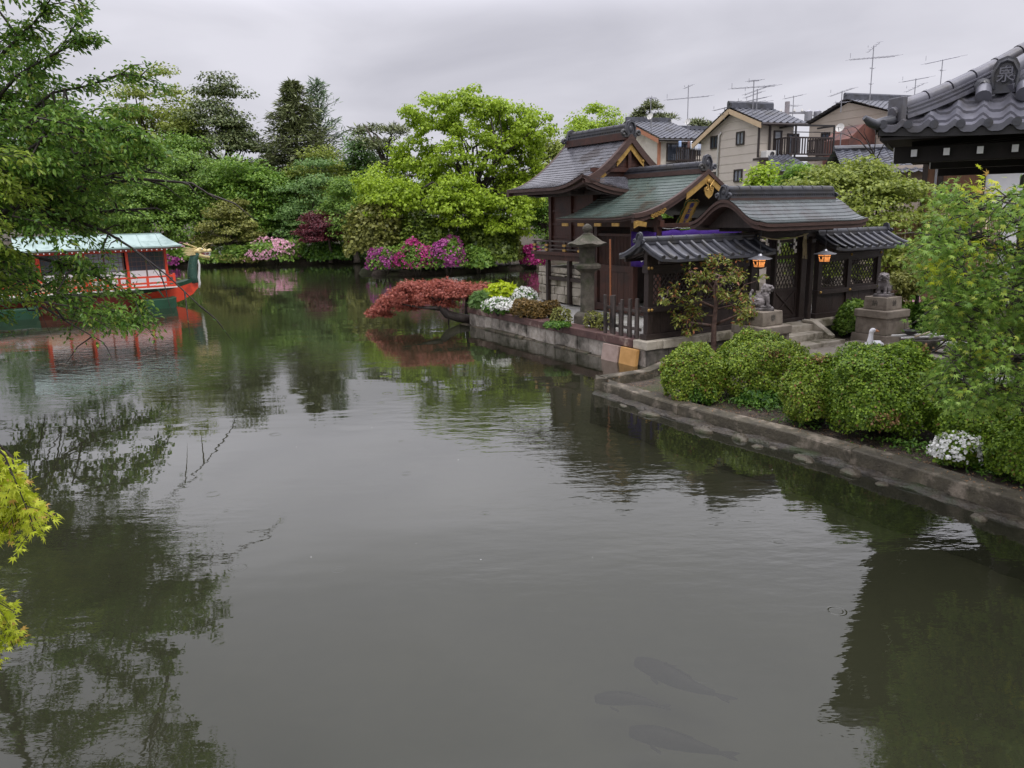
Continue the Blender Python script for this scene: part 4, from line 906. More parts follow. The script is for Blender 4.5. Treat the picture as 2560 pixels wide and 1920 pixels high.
def poly_stones(a, y0, y1, z0, z1):   # irregular fitted stones on the plinth's side
    z = z0; row = 0
    while z < z1 - 0.05:
        h = min(z1 - z, rg.uniform(0.2, 0.3)); y = y0 - rg.uniform(0, .15)
        while y < y1:
            w_ = rg.uniform(0.28, 0.5); p, q = max(y, y0), min(y + w_, y1)
            if q - p > 0.05:
                j = [rg.uniform(-.035, .035) for _ in range(4)]
                sb.prism([(p + 0.006 + max(0, j[0]), z + 0.006), (q - 0.006, z + 0.006 + max(0, j[1])), (q - 0.006 - max(0, j[2]), z + h - 0.006), (p + 0.006, z + h - 0.006 - max(0, j[3]))], (a + rg.uniform(0, .012), 0, 0), (0, 1, 0), (0, 0, 1), -0.1)
            y += w_
        z += h
poly_stones(2.46, 5.28, 7.6, 0.5, 1.30)
cap = MB().box(2.43, 4.97, 5.25, 7.66, 1.31, 1.46)
core = MB().box(2.48, 4.92, 5.3, 7.6, 0.48, 1.31)
so_ = t.part('stone_base', core, M['dark_stone']); t.part('fitted_stones', sb, M['pale_stone'], so_, bevel=0.012); t.part('cap_course', cap, M['pale_stone'], so_, bevel=0.015)

# plaque, curtain, bamboo pole
pt, pb = Vector((HC, 2.76, 3.17)), Vector((HC, 3.10, 2.62)); up = (pt - pb).normalized(); nrmv = Vector((1, 0, 0)).cross(up)
t = Thing('name_plaque', 'gilded vertical name plaque with blue characters in a green scalloped frame', 'plaque', SH, (HC, 2.76, 3.17))
pl = MB().add([tuple((pt if k > 1 else pb) + Vector((x, 0, 0)) + nrmv * d) for d in (0, 0.03) for k, x in ((0, -0.16), (1, 0.16), (2, 0.16), (3, -0.16))], [(3, 2, 1, 0), (4, 5, 6, 7), (0, 1, 5, 4), (1, 2, 6, 5), (2, 3, 7, 6), (3, 0, 4, 7)])
t.part('panel', pl, mat('gilt_panel', lin(186, 146, 66), lin(206, 166, 88), scale=6, rough=0.5, metallic=0.15), bevel=0.006)
fr = MB(); fg = MB(); Lp = (pt - pb).length
def pq(x, y, d=0.0): return tuple(pb + Vector((x, 0, 0)) + up * y + nrmv * d)
out = []
for k in range(9): out.append((-0.18 - 0.045 * abs(math.sin(k * math.pi / 3)), Lp * k / 8))
for k in range(1, 6): out.append((-0.18 + 0.36 * k / 6, Lp + 0.03 + 0.03 * abs(math.sin(k * math.pi / 2))))
out += [(-x, y) for x, y in out[8::-1]]
for k in range(1, 6): out.append((0.18 - 0.36 * k / 6, -0.03 - 0.05 * abs(math.sin(k * math.pi / 3))))
fr.prism(out, tuple(pb - nrmv * 0.03), (1, 0, 0), tuple(up), 0.022); fo = t.part('frame', fr, M['green_paint'])
fg.tube([pq(x, y, 0.0) for x, y in out] + [pq(*out[0])], 0.011, 5); t.part('gilt_edge', fg, M['gold'], fo)
for k, ch in enumerate('善女龍王'):
    t.part('character', place(text_mb(ch, 0.15, 0.004), pq(0, Lp * (0.86 - 0.24 * k), 0.036), (1, 0, 0), tuple(up)), M['blue'])
def cloth(P, us, vs_):
    m = MB(); m.grid(P, us, vs_); return m
t = Thing('shrine_curtain', 'purple curtain with white crests hung round the front hall', 'curtain', SH, (3.7, 2.36, 2.5))
wob = lambda u: 0.02 * math.sin(u * 9) + 0.012 * math.sin(u * 23 + 1)
sagz = lambda u: 2.54 - 0.035 * abs(math.sin(u * 4.6))
c1 = cloth(lambda u, v: (u, 2.36 + wob(u), sagz(u) + (2.06 - sagz(u)) * v), np.linspace(2.40, 5.0, 70), np.linspace(0, 1, 6))
c2 = cloth(lambda u, v: (2.27 + wob(u * 1.3), u, sagz(u) - 0.02 + (1.69 - sagz(u)) * v), np.linspace(2.40, 3.32, 34), np.linspace(0, 1, 8))
for c_ in (c1, c2):
    o = t.part('cloth', c_, M['purple'], smooth=True); s_ = o.modifiers.new('thick', 'SOLIDIFY'); s_.thickness = 0.006
cr = MB().tube([(2.40 + 2.6 * k / 40, 2.36, 2.575 - 0.02 * abs(math.sin(k * 0.45))) for k in range(41)], 0.012, 6); t.part('cord', cr, M['black'])
bd = MB()
for k in range(64): bd.sphere((2.42 + 2.56 * k / 63, 2.345, 2.575 - 0.02 * abs(math.sin(k * 40 / 63 * 0.45))), 0.009, 5, 4)
t.part('bead', bd, M['white'])['kind'] = 'stuff'
cs = MB()
for k in range(5):
    th = 2 * math.pi * k / 5; cs.sphere((2.235, 2.86 + 0.03 * math.cos(th), 1.84 + 0.03 * math.sin(th)), (0.012, 0.022, 0.022), 7, 5)
t.part('crest', cs, M['white'])
bz = [(0.34, 1.62, 0.46 + 2.0 * k / 10) for k in range(11)]
m = MB().tube([(0.36 - 0.03 * k / 10, 1.62, 0.46 + 1.95 * k / 10) for k in range(11)], 0.019, 8)
for k in range(1, 10): m.tube([(0.36 - 0.03 * k / 10, 1.62, 0.45 + 1.95 * k / 10), (0.36 - 0.03 * k / 10, 1.62, 0.47 + 1.95 * k / 10)], 0.024, 8)
solo('bamboo_pole', 'slim brown bamboo pole standing upright behind the grey pickets', 'pole', SH, (0.36, 1.62, 0.46), m, M['bamboo'], smooth='auto')
# picket fence at the wall's end
t = Thing('picket_fence', 'short row of rough weathered pickets at the end of the lattice wall', 'fence', SH, (0.1, 0.7, 0.47))
pk = [(0.02, 1.36, 1.30), (0.10, 1.24, 1.28), (0.04, 1.10, 1.31), (0.12, 0.98, 1.15), (0.05, 0.86, 1.24), (0.13, 0.73, 1.12), (0.06, 0.60, 1.27), (0.12, 0.48, 1.2), (0.05, 0.36, 1.3)]
for a, y, z in pk:
    t.part('picket', MB().beam((a, y, 0.465), (a + rg.uniform(-.02, .02), y + rg.uniform(-.02, .02), z), 0.075, 0.05, (1, 0, 0)), M['greywood'], bevel=0.01)
t.part('rail', MB().beam((0.075, 0.28, 0.68), (0.075, 1.42, 0.68), 0.03, 0.06), M['greywood']); t.part('rail', MB().beam((0.075, 0.28, 1.04), (0.075, 1.42, 1.04), 0.03, 0.06), M['greywood'])

# stone lantern
t = Thing('stone_lantern', 'tall mossy stone lantern with umbrella cap on the gravel terrace', 'lantern', SH, (0.72, 2.95, 0.46))
LC = (0.72, 2.95, 0)
t.part('base', MB().lathe([(0.34, 0.0), (0.34, 0.2), (0.29, 0.25), (0.2, 0.27)], (LC[0], LC[1], 0.46), 6, rot=0.3), M['lantern_stone'], bevel=0.02)
sh_ = MB().lathe([(0.165, 0), (0.16, 0.3), (0.155, 0.85), (0.165, 0.92)], (LC[0], LC[1], 0.72), 18); shaft = t.part('shaft', sh_, M['lantern_stone'], smooth='auto')
t.part('platform', MB().lathe([(0.17, 0), (0.2, 0.03), (0.31, 0.1), (0.315, 0.16), (0.26, 0.2), (0.2, 0.21)], (LC[0], LC[1], 1.63), 18), M['lantern_stone'], smooth='auto')
fbx = MB().lathe([(0.2, 0), (0.205, 0.36), (0.2, 0.37)], (LC[0], LC[1], 1.84), 6, rot=0.3); fo = t.part('fire_box', fbx, M['lantern_stone'])
op = MB()
for k in (2, 3, 4):
    th = 2 * math.pi * k / 6 + 0.3 + math.pi; d = Vector((math.cos(th), math.sin(th), 0)); n_ = Vector((-d.y, d.x, 0)); c = Vector((LC[0], LC[1], 2.02)) + d * 0.172
    op.beam(c - Vector((0, 0, 0.08)), c + Vector((0, 0, 0.08)), 0.1, 0.012, tuple(d))
t.part('opening', op, M['black'], fo)
cap = MB(); prof = [(0.24, 0.0), (0.42, 0.03), (0.45, 0.07), (0.33, 0.13), (0.22, 0.21), (0.13, 0.27)]
cap.lathe(prof, (LC[0], LC[1], 2.2), 24); cap.v = [(v[0], v[1], v[2] + (0.045 * abs(math.cos(3 * (math.atan2(v[1] - LC[1], v[0] - LC[0])))) ** 6 if 2.22 < v[2] < 2.3 and math.hypot(v[0] - LC[0], v[1] - LC[1]) > 0.4 else 0)) for v in cap.v]
t.part('cap', cap, M['lantern_stone'], smooth='auto')
t.part('finial', MB().lathe([(0.13, 0), (0.13, 0.03), (0.07, 0.05), (0.075, 0.08), (0.11, 0.12), (0.115, 0.17), (0.08, 0.22), (0.02, 0.26)], (LC[0], LC[1], 2.46), 16), M['lantern_stone'], smooth=True)
# ---------------------------------------------------------------- stone lions on pedestals
def pedestal(a, b, label):
    t = Thing('stone_pedestal', label, 'pedestal', SH, (a, b, 0.08), 'pedestals of the two stone lions')
    def tier(z0, z1, h0, h1, m=None):
        m = m or MB(); m.add([(a + sx * h, b + sy * h, z) for z, h in ((z0, h0), (z1, h1)) for sx, sy in ((-1, -1), (1, -1), (1, 1), (-1, 1))], [(3, 2, 1, 0), (4, 5, 6, 7), (0, 1, 5, 4), (1, 2, 6, 5), (2, 3, 7, 6), (3, 0, 4, 7)]); return m
    t.part('base', tier(0.02, 0.28, 0.44, 0.415), M['ped_stone'], bevel=0.015)
    bd = tier(0.284, 0.63, 0.36, 0.345)
    for sx in (-1, 1):
        for sy in (-1, 1):
            x, y = a + sx * 0.325, b + sy * 0.325; bd.cbox((x, y, 0.457), (0.085, 0.085, 0.342))
    t.part('die', bd, M['ped_stone'], bevel=0.012)
    t.part('slab', tier(0.634, 0.80, 0.40, 0.40), M['ped_stone'], bevel=0.02)
    blk = t.part('block', tier(0.804, 1.07, 0.275, 0.265), M['ped_stone'], bevel=0.012)
    ch = '奉' if a < 3 else '納'
    t.part('character', place(text_mb(ch, 0.14, 0.003), (a, b - 0.2725, 0.935), (1, 0, 0), (0, 0.02, 1)), M['dark_stone'], blk)
    t.part('character', place(text_mb(ch, 0.14, 0.003), (a - 0.2725, b, 0.935), (0, -1, 0), (0.02, 0, 1)), M['dark_stone'], blk)
PL, PR = (1.84, -1.18), (5.58, -1.18)
pedestal(PL[0], PL[1], 'weathered tiered stone pedestal standing beside the gate steps behind the shrubs')
pedestal(PR[0], PR[1], 'weathered tiered stone pedestal standing right of the paving, beside the maple')
def lion_mesh(turn):
    m = MB(); S = m.sphere
    S((-0.13, 0, 0.15), (0.16, 0.14, 0.15)); S((-0.05, 0, 0.23), (0.14, 0.12, 0.15)); S((0.04, 0, 0.30), (0.12, 0.12, 0.14)); S((0.07, 0, 0.24), (0.09, 0.1, 0.13))
    c, s = math.cos(turn), math.sin(turn); R_ = lambda p: (0.07 + (p[0] - 0.07) * c - p[1] * s, (p[0] - 0.07) * s + p[1] * c, p[2])
    S(R_((0.11, 0, 0.475)), (0.105, 0.105, 0.095)); S(R_((0.195, 0, 0.465)), 0.062); S(R_((0.215, 0, 0.47)), (0.045, 0.062, 0.03)); S(R_((0.195, 0, 0.405)), (0.05, 0.05, 0.022)); S(R_((0.24, 0, 0.495)), (0.02, 0.03, 0.018))
    for sg in (-1, 1):
        S(R_((0.17, sg * 0.055, 0.525)), (0.05, 0.04, 0.024)); S(R_((0.06, sg * 0.105, 0.53)), (0.03, 0.02, 0.04)); S(R_((0.165, sg * 0.07, 0.43)), (0.035, 0.03, 0.04)); S(R_((0.175, sg * 0.045, 0.498)), 0.02)
        m.tube([(0.08, sg * 0.075, 0.30), (0.115, sg * 0.08, 0.17), (0.11, sg * 0.082, 0.04)], [0.062, 0.046, 0.042], 9); S((0.14, sg * 0.082, 0.035), (0.065, 0.045, 0.035))
        for q in (-0.02, 0, 0.02): S((0.19, sg * 0.082 + q * 1.1, 0.028), (0.02, 0.014, 0.02))
        S((-0.08, sg * 0.115, 0.13), (0.12, 0.055, 0.11)); S((0.0, sg * 0.14, 0.032), (0.09, 0.04, 0.032))
        for k in range(7): S((-0.15 + 0.06 * math.cos(k * 0.9), sg * (0.145 + 0.01), 0.15 + 0.06 * math.sin(k * 0.9)), 0.024, 8, 6)
    for k in range(11):
        th = math.pi * 2 * k / 11
        S(R_((0.05 - 0.02 * math.cos(th), 0.115 * math.sin(th), 0.475 + 0.085 * math.cos(th))), 0.036, 8, 6)
        S(R_((0.0, 0.12 * math.sin(th), 0.42 + 0.09 * math.cos(th))), 0.036, 8, 6)
    for k in range(6):
        for r_ in range(3): S((0.10 + 0.03 * (2 - r_) - 0.02, -0.1 + 0.04 * k, 0.36 - 0.045 * r_), 0.027, 8, 6)
    for k in range(9):
        q = k / 8; S((-0.25 - 0.05 * math.sin(q * 3), 0.02 * math.sin(k * 2.1), 0.14 + 0.27 * q), (0.05 - 0.02 * q, 0.05 - 0.02 * q, 0.045), 8, 6)
    return sculpt(m, 0.0105, 2)
def lion(P, yaw, turn, label):
    t = Thing('stone_lion', label, 'statue', Frame(SH.w(P[0], P[1], 1.072), az=yaw), (0, 0, 0), 'stone guardian lions at the gate')
    k = lion_mesh(turn); k.v = [(v[0] * 0.78, v[1] * 0.78, v[2] * 0.78 + 0.05) for v in k.v]
    t.part('body', k, M['lion'], smooth=True); t.part('plinth', MB().box(-0.235, 0.2, -0.155, 0.155, 0.0, 0.058), M['lion'], bevel=0.01)
lion(PL, math.radians(-12), math.radians(-22), 'curly maned stone guardian lion in profile on the left pedestal')
lion(PR, math.radians(226), math.radians(25), 'stone guardian lion facing forward with flat brow on the right pedestal')

# ---------------------------------------------------------------- goose, basin, bench
gp = atz(2180, 893, 0.10); GF = Frame((gp.x, gp.y, 0.10), az=math.radians(225)); bk = Vector((math.cos(math.radians(127)), math.sin(math.radians(127)), 0))
t = Thing('white_goose', 'white goose resting behind the large clipped shrub, head turned right', 'goose', GF, (0, 0, 0))
m = MB(); m.sphere((0, 0, 0.19), (0.24, 0.15, 0.14)); m.sphere((-0.16, 0, 0.22), (0.16, 0.10, 0.09)); m.sphere((-0.27, 0, 0.26), (0.09, 0.06, 0.035)); m.sphere((0.13, 0, 0.23), (0.13, 0.11, 0.12))
m.tube([(0.13, 0, 0.25), (0.17, 0, 0.34), (0.15, 0, 0.43), (0.14, 0, 0.50), (0.15, 0.015, 0.545)], [0.085, 0.06, 0.045, 0.045, 0.05], 10); m.sphere((0.15 + bk.x * 0.03, bk.y * 0.03, 0.55), (0.05, 0.055, 0.045))
for sg in (-1, 1): m.sphere((-0.04, sg * 0.12, 0.21), (0.2, 0.04, 0.09)); m.tube([(0.0, sg * 0.06, 0.1), (0.01, sg * 0.06, 0.0)], 0.016, 6)
t.part('body', sculpt(m, 0.012, 4), M['white'], smooth=True)
t.part('beak', MB().tube([Vector((0.15, 0, 0.545)) + bk * 0.07, Vector((0.15, 0, 0.538)) + bk * 0.105, Vector((0.15, 0, 0.528)) + bk * 0.145], [0.026, 0.02, 0.008], 8), mat('goose_beak', lin(206, 140, 96), rough=0.5), smooth=True)
wc = at(2290, 838, 15.2); WF = Frame((wc.x, wc.y, 0.1), az=math.radians(10)); hz = wc.z - 0.1
t = Thing('water_basin', 'dark stone water basin with pale bamboo rods and a black bowl beside the maple', 'basin', WF, (0, 0, 0))
b_ = MB(); b_.lathe([(0.26, 0), (0.36, hz - 0.14), (0.38, hz - 0.06), (0.33, hz - 0.06), (0.28, hz - 0.16), (0.01, hz - 0.18)], (0.1, 0, 0), 20); t.part('bowl_stone', b_, M['dark_stone'], smooth='auto')
for y in (-0.14, 0.16): t.part('bamboo_rod', MB().tube([(-0.42, y, hz - 0.015), (0.6, y + 0.03, hz - 0.035)], 0.024, 8), M['offwhite'], smooth=True)
t.part('rod', MB().tube([(-0.2, -0.24, hz + 0.015), (0.5, 0.26, hz + 0.0)], 0.02, 8), M['bamboo_pale'], smooth=True)
b_ = MB().lathe([(0.05, 0), (0.14, 0.04), (0.155, 0.09), (0.14, 0.09), (0.1, 0.05), (0.01, 0.04)], (-0.12, 0.02, hz + 0.012), 18)
t.part('bowl', b_, M['black'], smooth='auto')
def bench(px, py, Yd, az, label):
    p = at(px, py, Yd); z = p.z; f = Frame((p.x, p.y, 0.1), az=az); h = z - 0.1
    t = Thing('bench', label, 'bench', f, (0, 0, 0), 'benches under the maple')
    t.part('seat', MB().box(-0.7, 0.7, -0.2, 0.2, h - 0.06, h), M['offwhite'], bevel=0.008)
    for x in (-0.5, 0.5):
        for y in (-0.13, 0.13): t.part('leg', MB().cbox((x, y, (h - 0.065) / 2 + 0.0), (0.09, 0.07, h - 0.066)), M['redwood'], bevel=0.006)
    t.part('stretcher', MB().box(-0.45, 0.45, -0.02, 0.02, h * 0.35, h * 0.35 + 0.05), M['redwood'])
bench(2410, 940, 10.6, math.radians(-14), 'white topped low bench with brown legs under the maple, nearer one')
bench(2470, 858, 13.2, math.radians(-8), 'white topped low bench with brown legs behind the maple leaves, farther one')
# carp just under the surface
def carp(pxh, pyh, pxt, pyt, z, label, bend):
    h, q = atz(pxh, pyh, z), atz(pxt, pyt, z); L_ = (q - h).length; f = Frame((h.x, h.y, z), x=(h - q))
    t = Thing('carp', label, 'fish', f, (0, 0, 0), 'carp swimming near the surface'); m = MB(); pts, rs = [], []
    for k in range(13):
        u = k / 12; pts.append((-u * L_ * 0.82, bend * math.sin(u * 3.1) * u * L_, -0.01 + 0.02 * math.sin(u * 3.14))); rs.append(L_ * (0.022 + 0.085 * (math.sin(math.pi * min(1, u * 0.9 + 0.08)) ** 0.75) * (1 - 0.72 * u ** 1.6)))
    m.tube(pts, rs, 12)
    e_ = Vector(pts[-1]); m.v = [tuple(v) for v in m.v]
    t.part('body', m, M['carp'], smooth=True)
    fn = MB().prism([(0, -0.012), (0.12 * L_, -0.11 * L_), (0.19 * L_, -0.12 * L_), (0.14 * L_, 0), (0.19 * L_, 0.1 * L_), (0.12 * L_, 0.09 * L_), (0, 0.012)], tuple(e_ + Vector((0.01, 0, 0))), (-1, 0, 0), (0, 0.8, 0.25), 0.008)
    t.part('tail_fin', fn, M['carp'])
    df = MB().prism([(0.28 * L_, 0), (0.33 * L_, 0.06 * L_), (0.58 * L_, 0.02 * L_), (0.6 * L_, 0)], (0, 0.0 + bend * 0.3 * L_, 0.07 * L_), (-1, 0, 0), (0, 0, 1), 0.006)
    t.part('dorsal_fin', df, M['carp'])
    for sg in (-1, 1): t.part('pectoral_fin', MB().prism([(0, 0), (0.12 * L_, 0.06 * L_), (0.13 * L_, 0.1 * L_), (0.03 * L_, 0.05 * L_)], (-0.2 * L_, sg * 0.09 * L_, -0.02), (-1, 0, 0), (0, sg, 0), 0.005), M['carp'])
M['carp'] = mat('carp_skin', lin(40, 33, 34), lin(84, 70, 70), scale=9, rough=0.5)
carp(1592, 1652, 1835, 1748, -0.20, 'carp with pale pinkish flank swimming under the murky surface, farthest of the three', 0.10)
carp(1488, 1744, 1680, 1765, -0.24, 'dim dark carp deep in the murky water, leftmost of the three', -0.06)
carp(1576, 1826, 1848, 1888, -0.21, 'dark long carp near the bottom edge with broad tail, nearest of the three', 0.04)

# ---------------------------------------------------------------- dragon boat
M['shaded_red'] = mat('shaded_red_paint', lin(112, 40, 34), lin(136, 52, 42), scale=3, rough=0.5)  # darker copy of the boat red: shade below the deck put into the colour
BT = Vector((0.8343, 0.5514, 0)); BFm = Frame((-11.663, 26.978, 0), x=BT)
t = Thing('dragon_boat', 'red and green pleasure boat with pale green cabin roof and dragon figurehead', 'boat', BFm, (-2.5, 1.3, 0))
hm, gs, ws, pr_ = MB(), MB(), MB(), MB()
ss = [-8.0, -6, -3, -1, 0.0, 0.5, 0.85, 1.08]; hw = [0.4, 0.45, 0.45, 0.45, 0.42, 0.33, 0.16, 0.05]; zb = [-0.2, -0.2, -0.2, -0.15, 0.0, 0.16, 0.32, 0.55]; zm = [0.45, 0.45, 0.45, 0.47, 0.56, 0.66, 0.74, 0.80]; zt = [0.64, 0.64, 0.64, 0.655, 0.72, 0.80, 0.88, 0.95]
def loft(m, lo, hi, ins0, ins1, i0=0, i1=8):
    n = i1 - i0; W0 = 1.35; vs = []
    for i in range(i0, i1):
        vs += [(ss[i], W0 - hw[i] * ins0, lo[i]), (ss[i], W0 - hw[i] * ins1, hi[i]), (ss[i], W0 + hw[i] * ins1, hi[i]), (ss[i], W0 + hw[i] * ins0, lo[i])]
    fs = [(i * 4 + j, i * 4 + (j + 1) % 4, (i + 1) * 4 + (j + 1) % 4, (i + 1) * 4 + j) for i in range(n - 1) for j in range(4)] + [(0, 3, 2, 1), tuple((n - 1) * 4 + j for j in range(4))]; m.add(vs, fs)
loft(hm, zb, zm, 0.75, 1.0, 0, 4); loft(pr_, zb, zm, 0.75, 1.0, 3, 8); loft(gs, [z + 0.003 for z in zm], zt, 1.0, 1.06, 3, 8)
t.part('hull', hm, M['shaded_red']); t.part('prow', pr_, M['verm']); t.part('sheer_strake', gs, M['boat_green'])
ws.tube([(1.10, 1.35, 0.53), (1.14, 1.35, 0.70), (1.13, 1.35, 0.88), (1.17, 1.35, 1.1), (1.20, 1.35, 1.35), (1.17, 1.35, 1.55)], [0.05, 0.055, 0.05, 0.045, 0.04, 0.03], 8); t.part('stem', ws, M['offwhite'], smooth=True)
def pontoon(s0, s1, w0):
    m = MB(); m.prism([(s0, 0.37), (s0 + 0.05, -0.2), (s1 - 0.12, -0.2), (s1, 0.05), (s1 + 0.02, 0.37), (s1 - 0.2, 0.33), (s0 + 0.2, 0.32)], (0, w0 + 0.55, 0), (1, 0, 0), (0, 0, 1), 0.55)
    p = t.part('pontoon', m, M['boat_green'], bevel=0.02)
    st = MB()
    for s in (s0 + 0.25, s1 - 0.35): st.beam((s, w0 + 0.28, 0.38), (s - 0.16, w0 + 0.3, 0.665), 0.05, 0.05)
    st.tube([(s0 + 0.5, w0 + 0.2, 0.38), (s0 + 0.1, w0 + 0.35, 0.66)], 0.015, 5); t.part('strut', st, M['boat_green'], p)
for s0, s1 in ((-1.22, 0.04), (-5.4, -4.1)): pontoon(s0, s1, 0.0); pontoon(s0, s1, 2.15)
t.part('deck', MB().box(-8.0, 0.2, 0.36, 2.36, 0.665, 0.71), M['offwhite'], bevel=0.006)
rl = MB()
for w_ in (0.40, 2.32):
    for s in (0.12, -0.74, -1.62, -2.5, -3.3): rl.box(s - 0.04, s + 0.04, w_ - 0.035, w_ + 0.035, 0.71, 1.09 + (0.08 if s > 0 else 0))
    for z in (1.08, 0.87, 0.75): rl.box(-3.3, 0.12, w_ - 0.03, w_ + 0.03, z - 0.035, z + 0.028)
    for z in (0.98, 0.75): rl.box(-8, -3.36, w_ - 0.02, w_ + 0.02, z - 0.02, z + 0.02)
for z in (1.08, 0.87): rl.box(0.095, 0.145, 0.43, 2.29, z - 0.025, z + 0.02)
t.part('railing', rl, M['verm'], bevel=0.004)
for w_ in (0.8, 1.96):
    for s in (-0.02, -1.26, -2.57, -3.88): t.part('post', MB().cbox((s, w_, 1.39), (0.085, 0.085, 1.355)), M['verm'], bevel=0.006)
    t.part('lintel', MB().box(-4.0, 0.02, w_ - 0.03, w_ + 0.03, 1.93, 2.01), M['verm'])
    for i in range(3):
        s1, s0 = -0.02 - i * 1.3 - 0.05, -0.02 - (i + 1) * 1.3 + 0.05
        t.part('wainscot', MB().box(s0, s1, w_ - 0.015, w_ + 0.015, 0.712, 1.28 if i else 1.3), M['white'])
        fm = MB(); gl = MB().box(s0, s1, w_ - 0.006, w_ + 0.006, 1.285, 1.93)
        md = (s0 + s1) / 2
        for x in (s0 + 0.02, md, s1 - 0.02): fm.box(x - 0.025, x + 0.025, w_ - 0.022, w_ + 0.022, 1.282 if x != md else 0.72, 1.925)
        for k in range(1, 4):
            for h_ in ((s0, md), (md, s1)): x = h_[0] + (h_[1] - h_[0]) * k / 4; fm.box(x - 0.006, x + 0.006, w_ - 0.014, w_ + 0.014, 1.3, 1.925)
        for z in (1.3, 1.45, 1.6, 1.75): fm.box(s0 + 0.01, s1 - 0.01, w_ - 0.016, w_ + 0.016, z - 0.008, z + 0.008)
        wn = t.part('window', fm, M['boat_wood']); t.part('pane', gl, M['glass'] if i % 2 else M['dglass'], wn)
        if i == 2: t.part('wainscot', MB().box(s0 - 0.05, s1, w_ - 0.05, w_ - 0.02, 0.72, 1.05), M['trim'])
rf = MB(); RS, RE = 0.46, -4.5
P = lambda u, v, s: (u + (0.0), 1.38 + s * (0.18 + 0.92 * v), 2.12 + 0.40 * (1 - v) ** 1.3)
for s in (-1, 1):
    us = np.linspace(RE, -0.02, 30); rf.grid(lambda u, v: P(u, v, s), us if s > 0 else us[::-1], np.linspace(0, 1, 7), 0.05)
    rf.grid(lambda u, v: (-0.02 + (0.50 * v) * u, 1.38 + s * (0.18 + 0.92 * v), 2.12 + 0.40 * (1 - v) ** 1.3 + 0.02 * u * v), np.linspace(0, 1, 5) if s > 0 else np.linspace(1, 0, 5), np.linspace(0, 1, 7), 0.05)
rf.grid(lambda u, v: (-0.02 + 0.5 * v, 1.38 + u * (0.18 + 0.92 * v), 2.12 + 0.40 * (1 - v) ** 1.3 + 0.02 * v), np.linspace(1, -1, 9), np.linspace(0, 1, 6), 0.05)
k_ = RE + 0.6
while k_ < -0.1:
    for s in (-1, 1): rf.tube([Vector(P(k_, v, s)) + Vector((0, 0, 0.012)) for v in np.linspace(0, 1, 6)], 0.014, 5)
    k_ += 0.62
rf.box(RE, 0.0, 1.38 - 0.19, 1.38 + 0.19, 2.50, 2.545)
ro = t.part('roof', rf, M['verdigris'], smooth='auto')
fm = MB()
for s in (-1, 1): fm.box(RE, 0.42, 1.38 + s * 1.06 - 0.02, 1.38 + s * 1.06 + 0.02, 2.02, 2.075)
fm.box(0.40, 0.44, 0.4, 2.36, 2.02, 2.085); t.part('eave_board', fm, M['boat_wood'], ro)
fm = MB(); k_ = -4.35
while k_ < 0.4: fm.sphere((k_, 0.30, 2.0), 0.022, 5, 4); k_ += 0.16
t.part('eave_dot', fm, M['white'], ro)['kind'] = 'stuff'
# dragon
nk = MB().tube([(0.93, 1.35, 0.72), (0.92, 1.35, 0.95), (0.94, 1.35, 1.2), (0.99, 1.35, 1.45), (1.06, 1.35, 1.66), (1.16, 1.35, 1.80)], [0.18, 0.17, 0.16, 0.15, 0.14, 0.12], 14)
dn = t.part('dragon_neck', nk, M['scale_green'], smooth=True)
m = MB(); S = m.sphere
S((1.16, 1.35, 1.85), (0.15, 0.13, 0.12)); S((1.32, 1.35, 1.86), (0.14, 0.11, 0.085)); S((1.50, 1.35, 1.845), (0.15, 0.09, 0.06)); S((1.63, 1.35, 1.86), (0.06, 0.085, 0.06)); S((1.60, 1.35, 1.90), (0.04, 0.06, 0.03))
m.tube([(1.14, 1.35, 1.74), (1.3, 1.35, 1.69), (1.48, 1.35, 1.645), (1.6, 1.35, 1.62)], [0.09, 0.075, 0.06, 0.045], 9)
for sg in (-1, 1):
    S((1.30, 1.35 + sg * 0.09, 1.93), (0.07, 0.04, 0.05)); S((1.10, 1.35 + sg * 0.13, 1.86), (0.1, 0.03, 0.06))
    S((1.64, 1.35 + sg * 0.05, 1.90), 0.03)
hd = t.part('dragon_head', sculpt(m, 0.016, 2), M['gold_paint'], dn, smooth=True)
mm = MB(); mm.sphere((1.42, 1.35, 1.745), (0.17, 0.06, 0.05)); t.part('mouth', mm, M['mouth'], smooth=True)
th = MB()
for sg in (-1, 1):
    for k in range(6):
        x = 1.40 + k * 0.045; L_ = 0.07 if k in (1, 4) else 0.045
        th.tube([(x, 1.35 + sg * 0.07, 1.80), (x + 0.01, 1.35 + sg * 0.072, 1.80 - L_)], [0.013, 0.003], 5); th.tube([(x - 0.01, 1.35 + sg * 0.055, 1.685), (x, 1.35 + sg * 0.058, 1.685 + L_ * 0.8)], [0.012, 0.003], 5)
t.part('teeth', th, M['white'])
hr = MB()
for sg in (-1, 1):
    hr.tube([(1.16, 1.35 + sg * 0.07, 1.96), (1.02, 1.35 + sg * 0.10, 2.05), (0.86, 1.35 + sg * 0.12, 2.10), (0.74, 1.35 + sg * 0.16, 2.16)], [0.03, 0.022, 0.016, 0.008], 6)
    hr.tube([(0.98, 1.35 + sg * 0.10, 2.06), (0.9, 1.35 + sg * 0.18, 2.14)], [0.016, 0.006], 5)
    hr.tube([(1.5, 1.35 + sg * 0.09, 1.88), (1.42, 1.35 + sg * 0.2, 2.02), (1.56, 1.35 + sg * 0.26, 2.12), (1.70, 1.35 + sg * 0.3, 2.13)], [0.014, 0.01, 0.008, 0.004], 5)
    for k in range(6): hr.tube([(1.08, 1.35 + sg * 0.12, 1.94 - k * 0.04), (0.92 - rg.uniform(0, .08), 1.35 + sg * 0.17, 1.98 - k * 0.05), (0.78 - rg.uniform(0, .1), 1.35 + sg * 0.19, 2.0 - k * 0.06)], [0.022, 0.015, 0.004], 5)
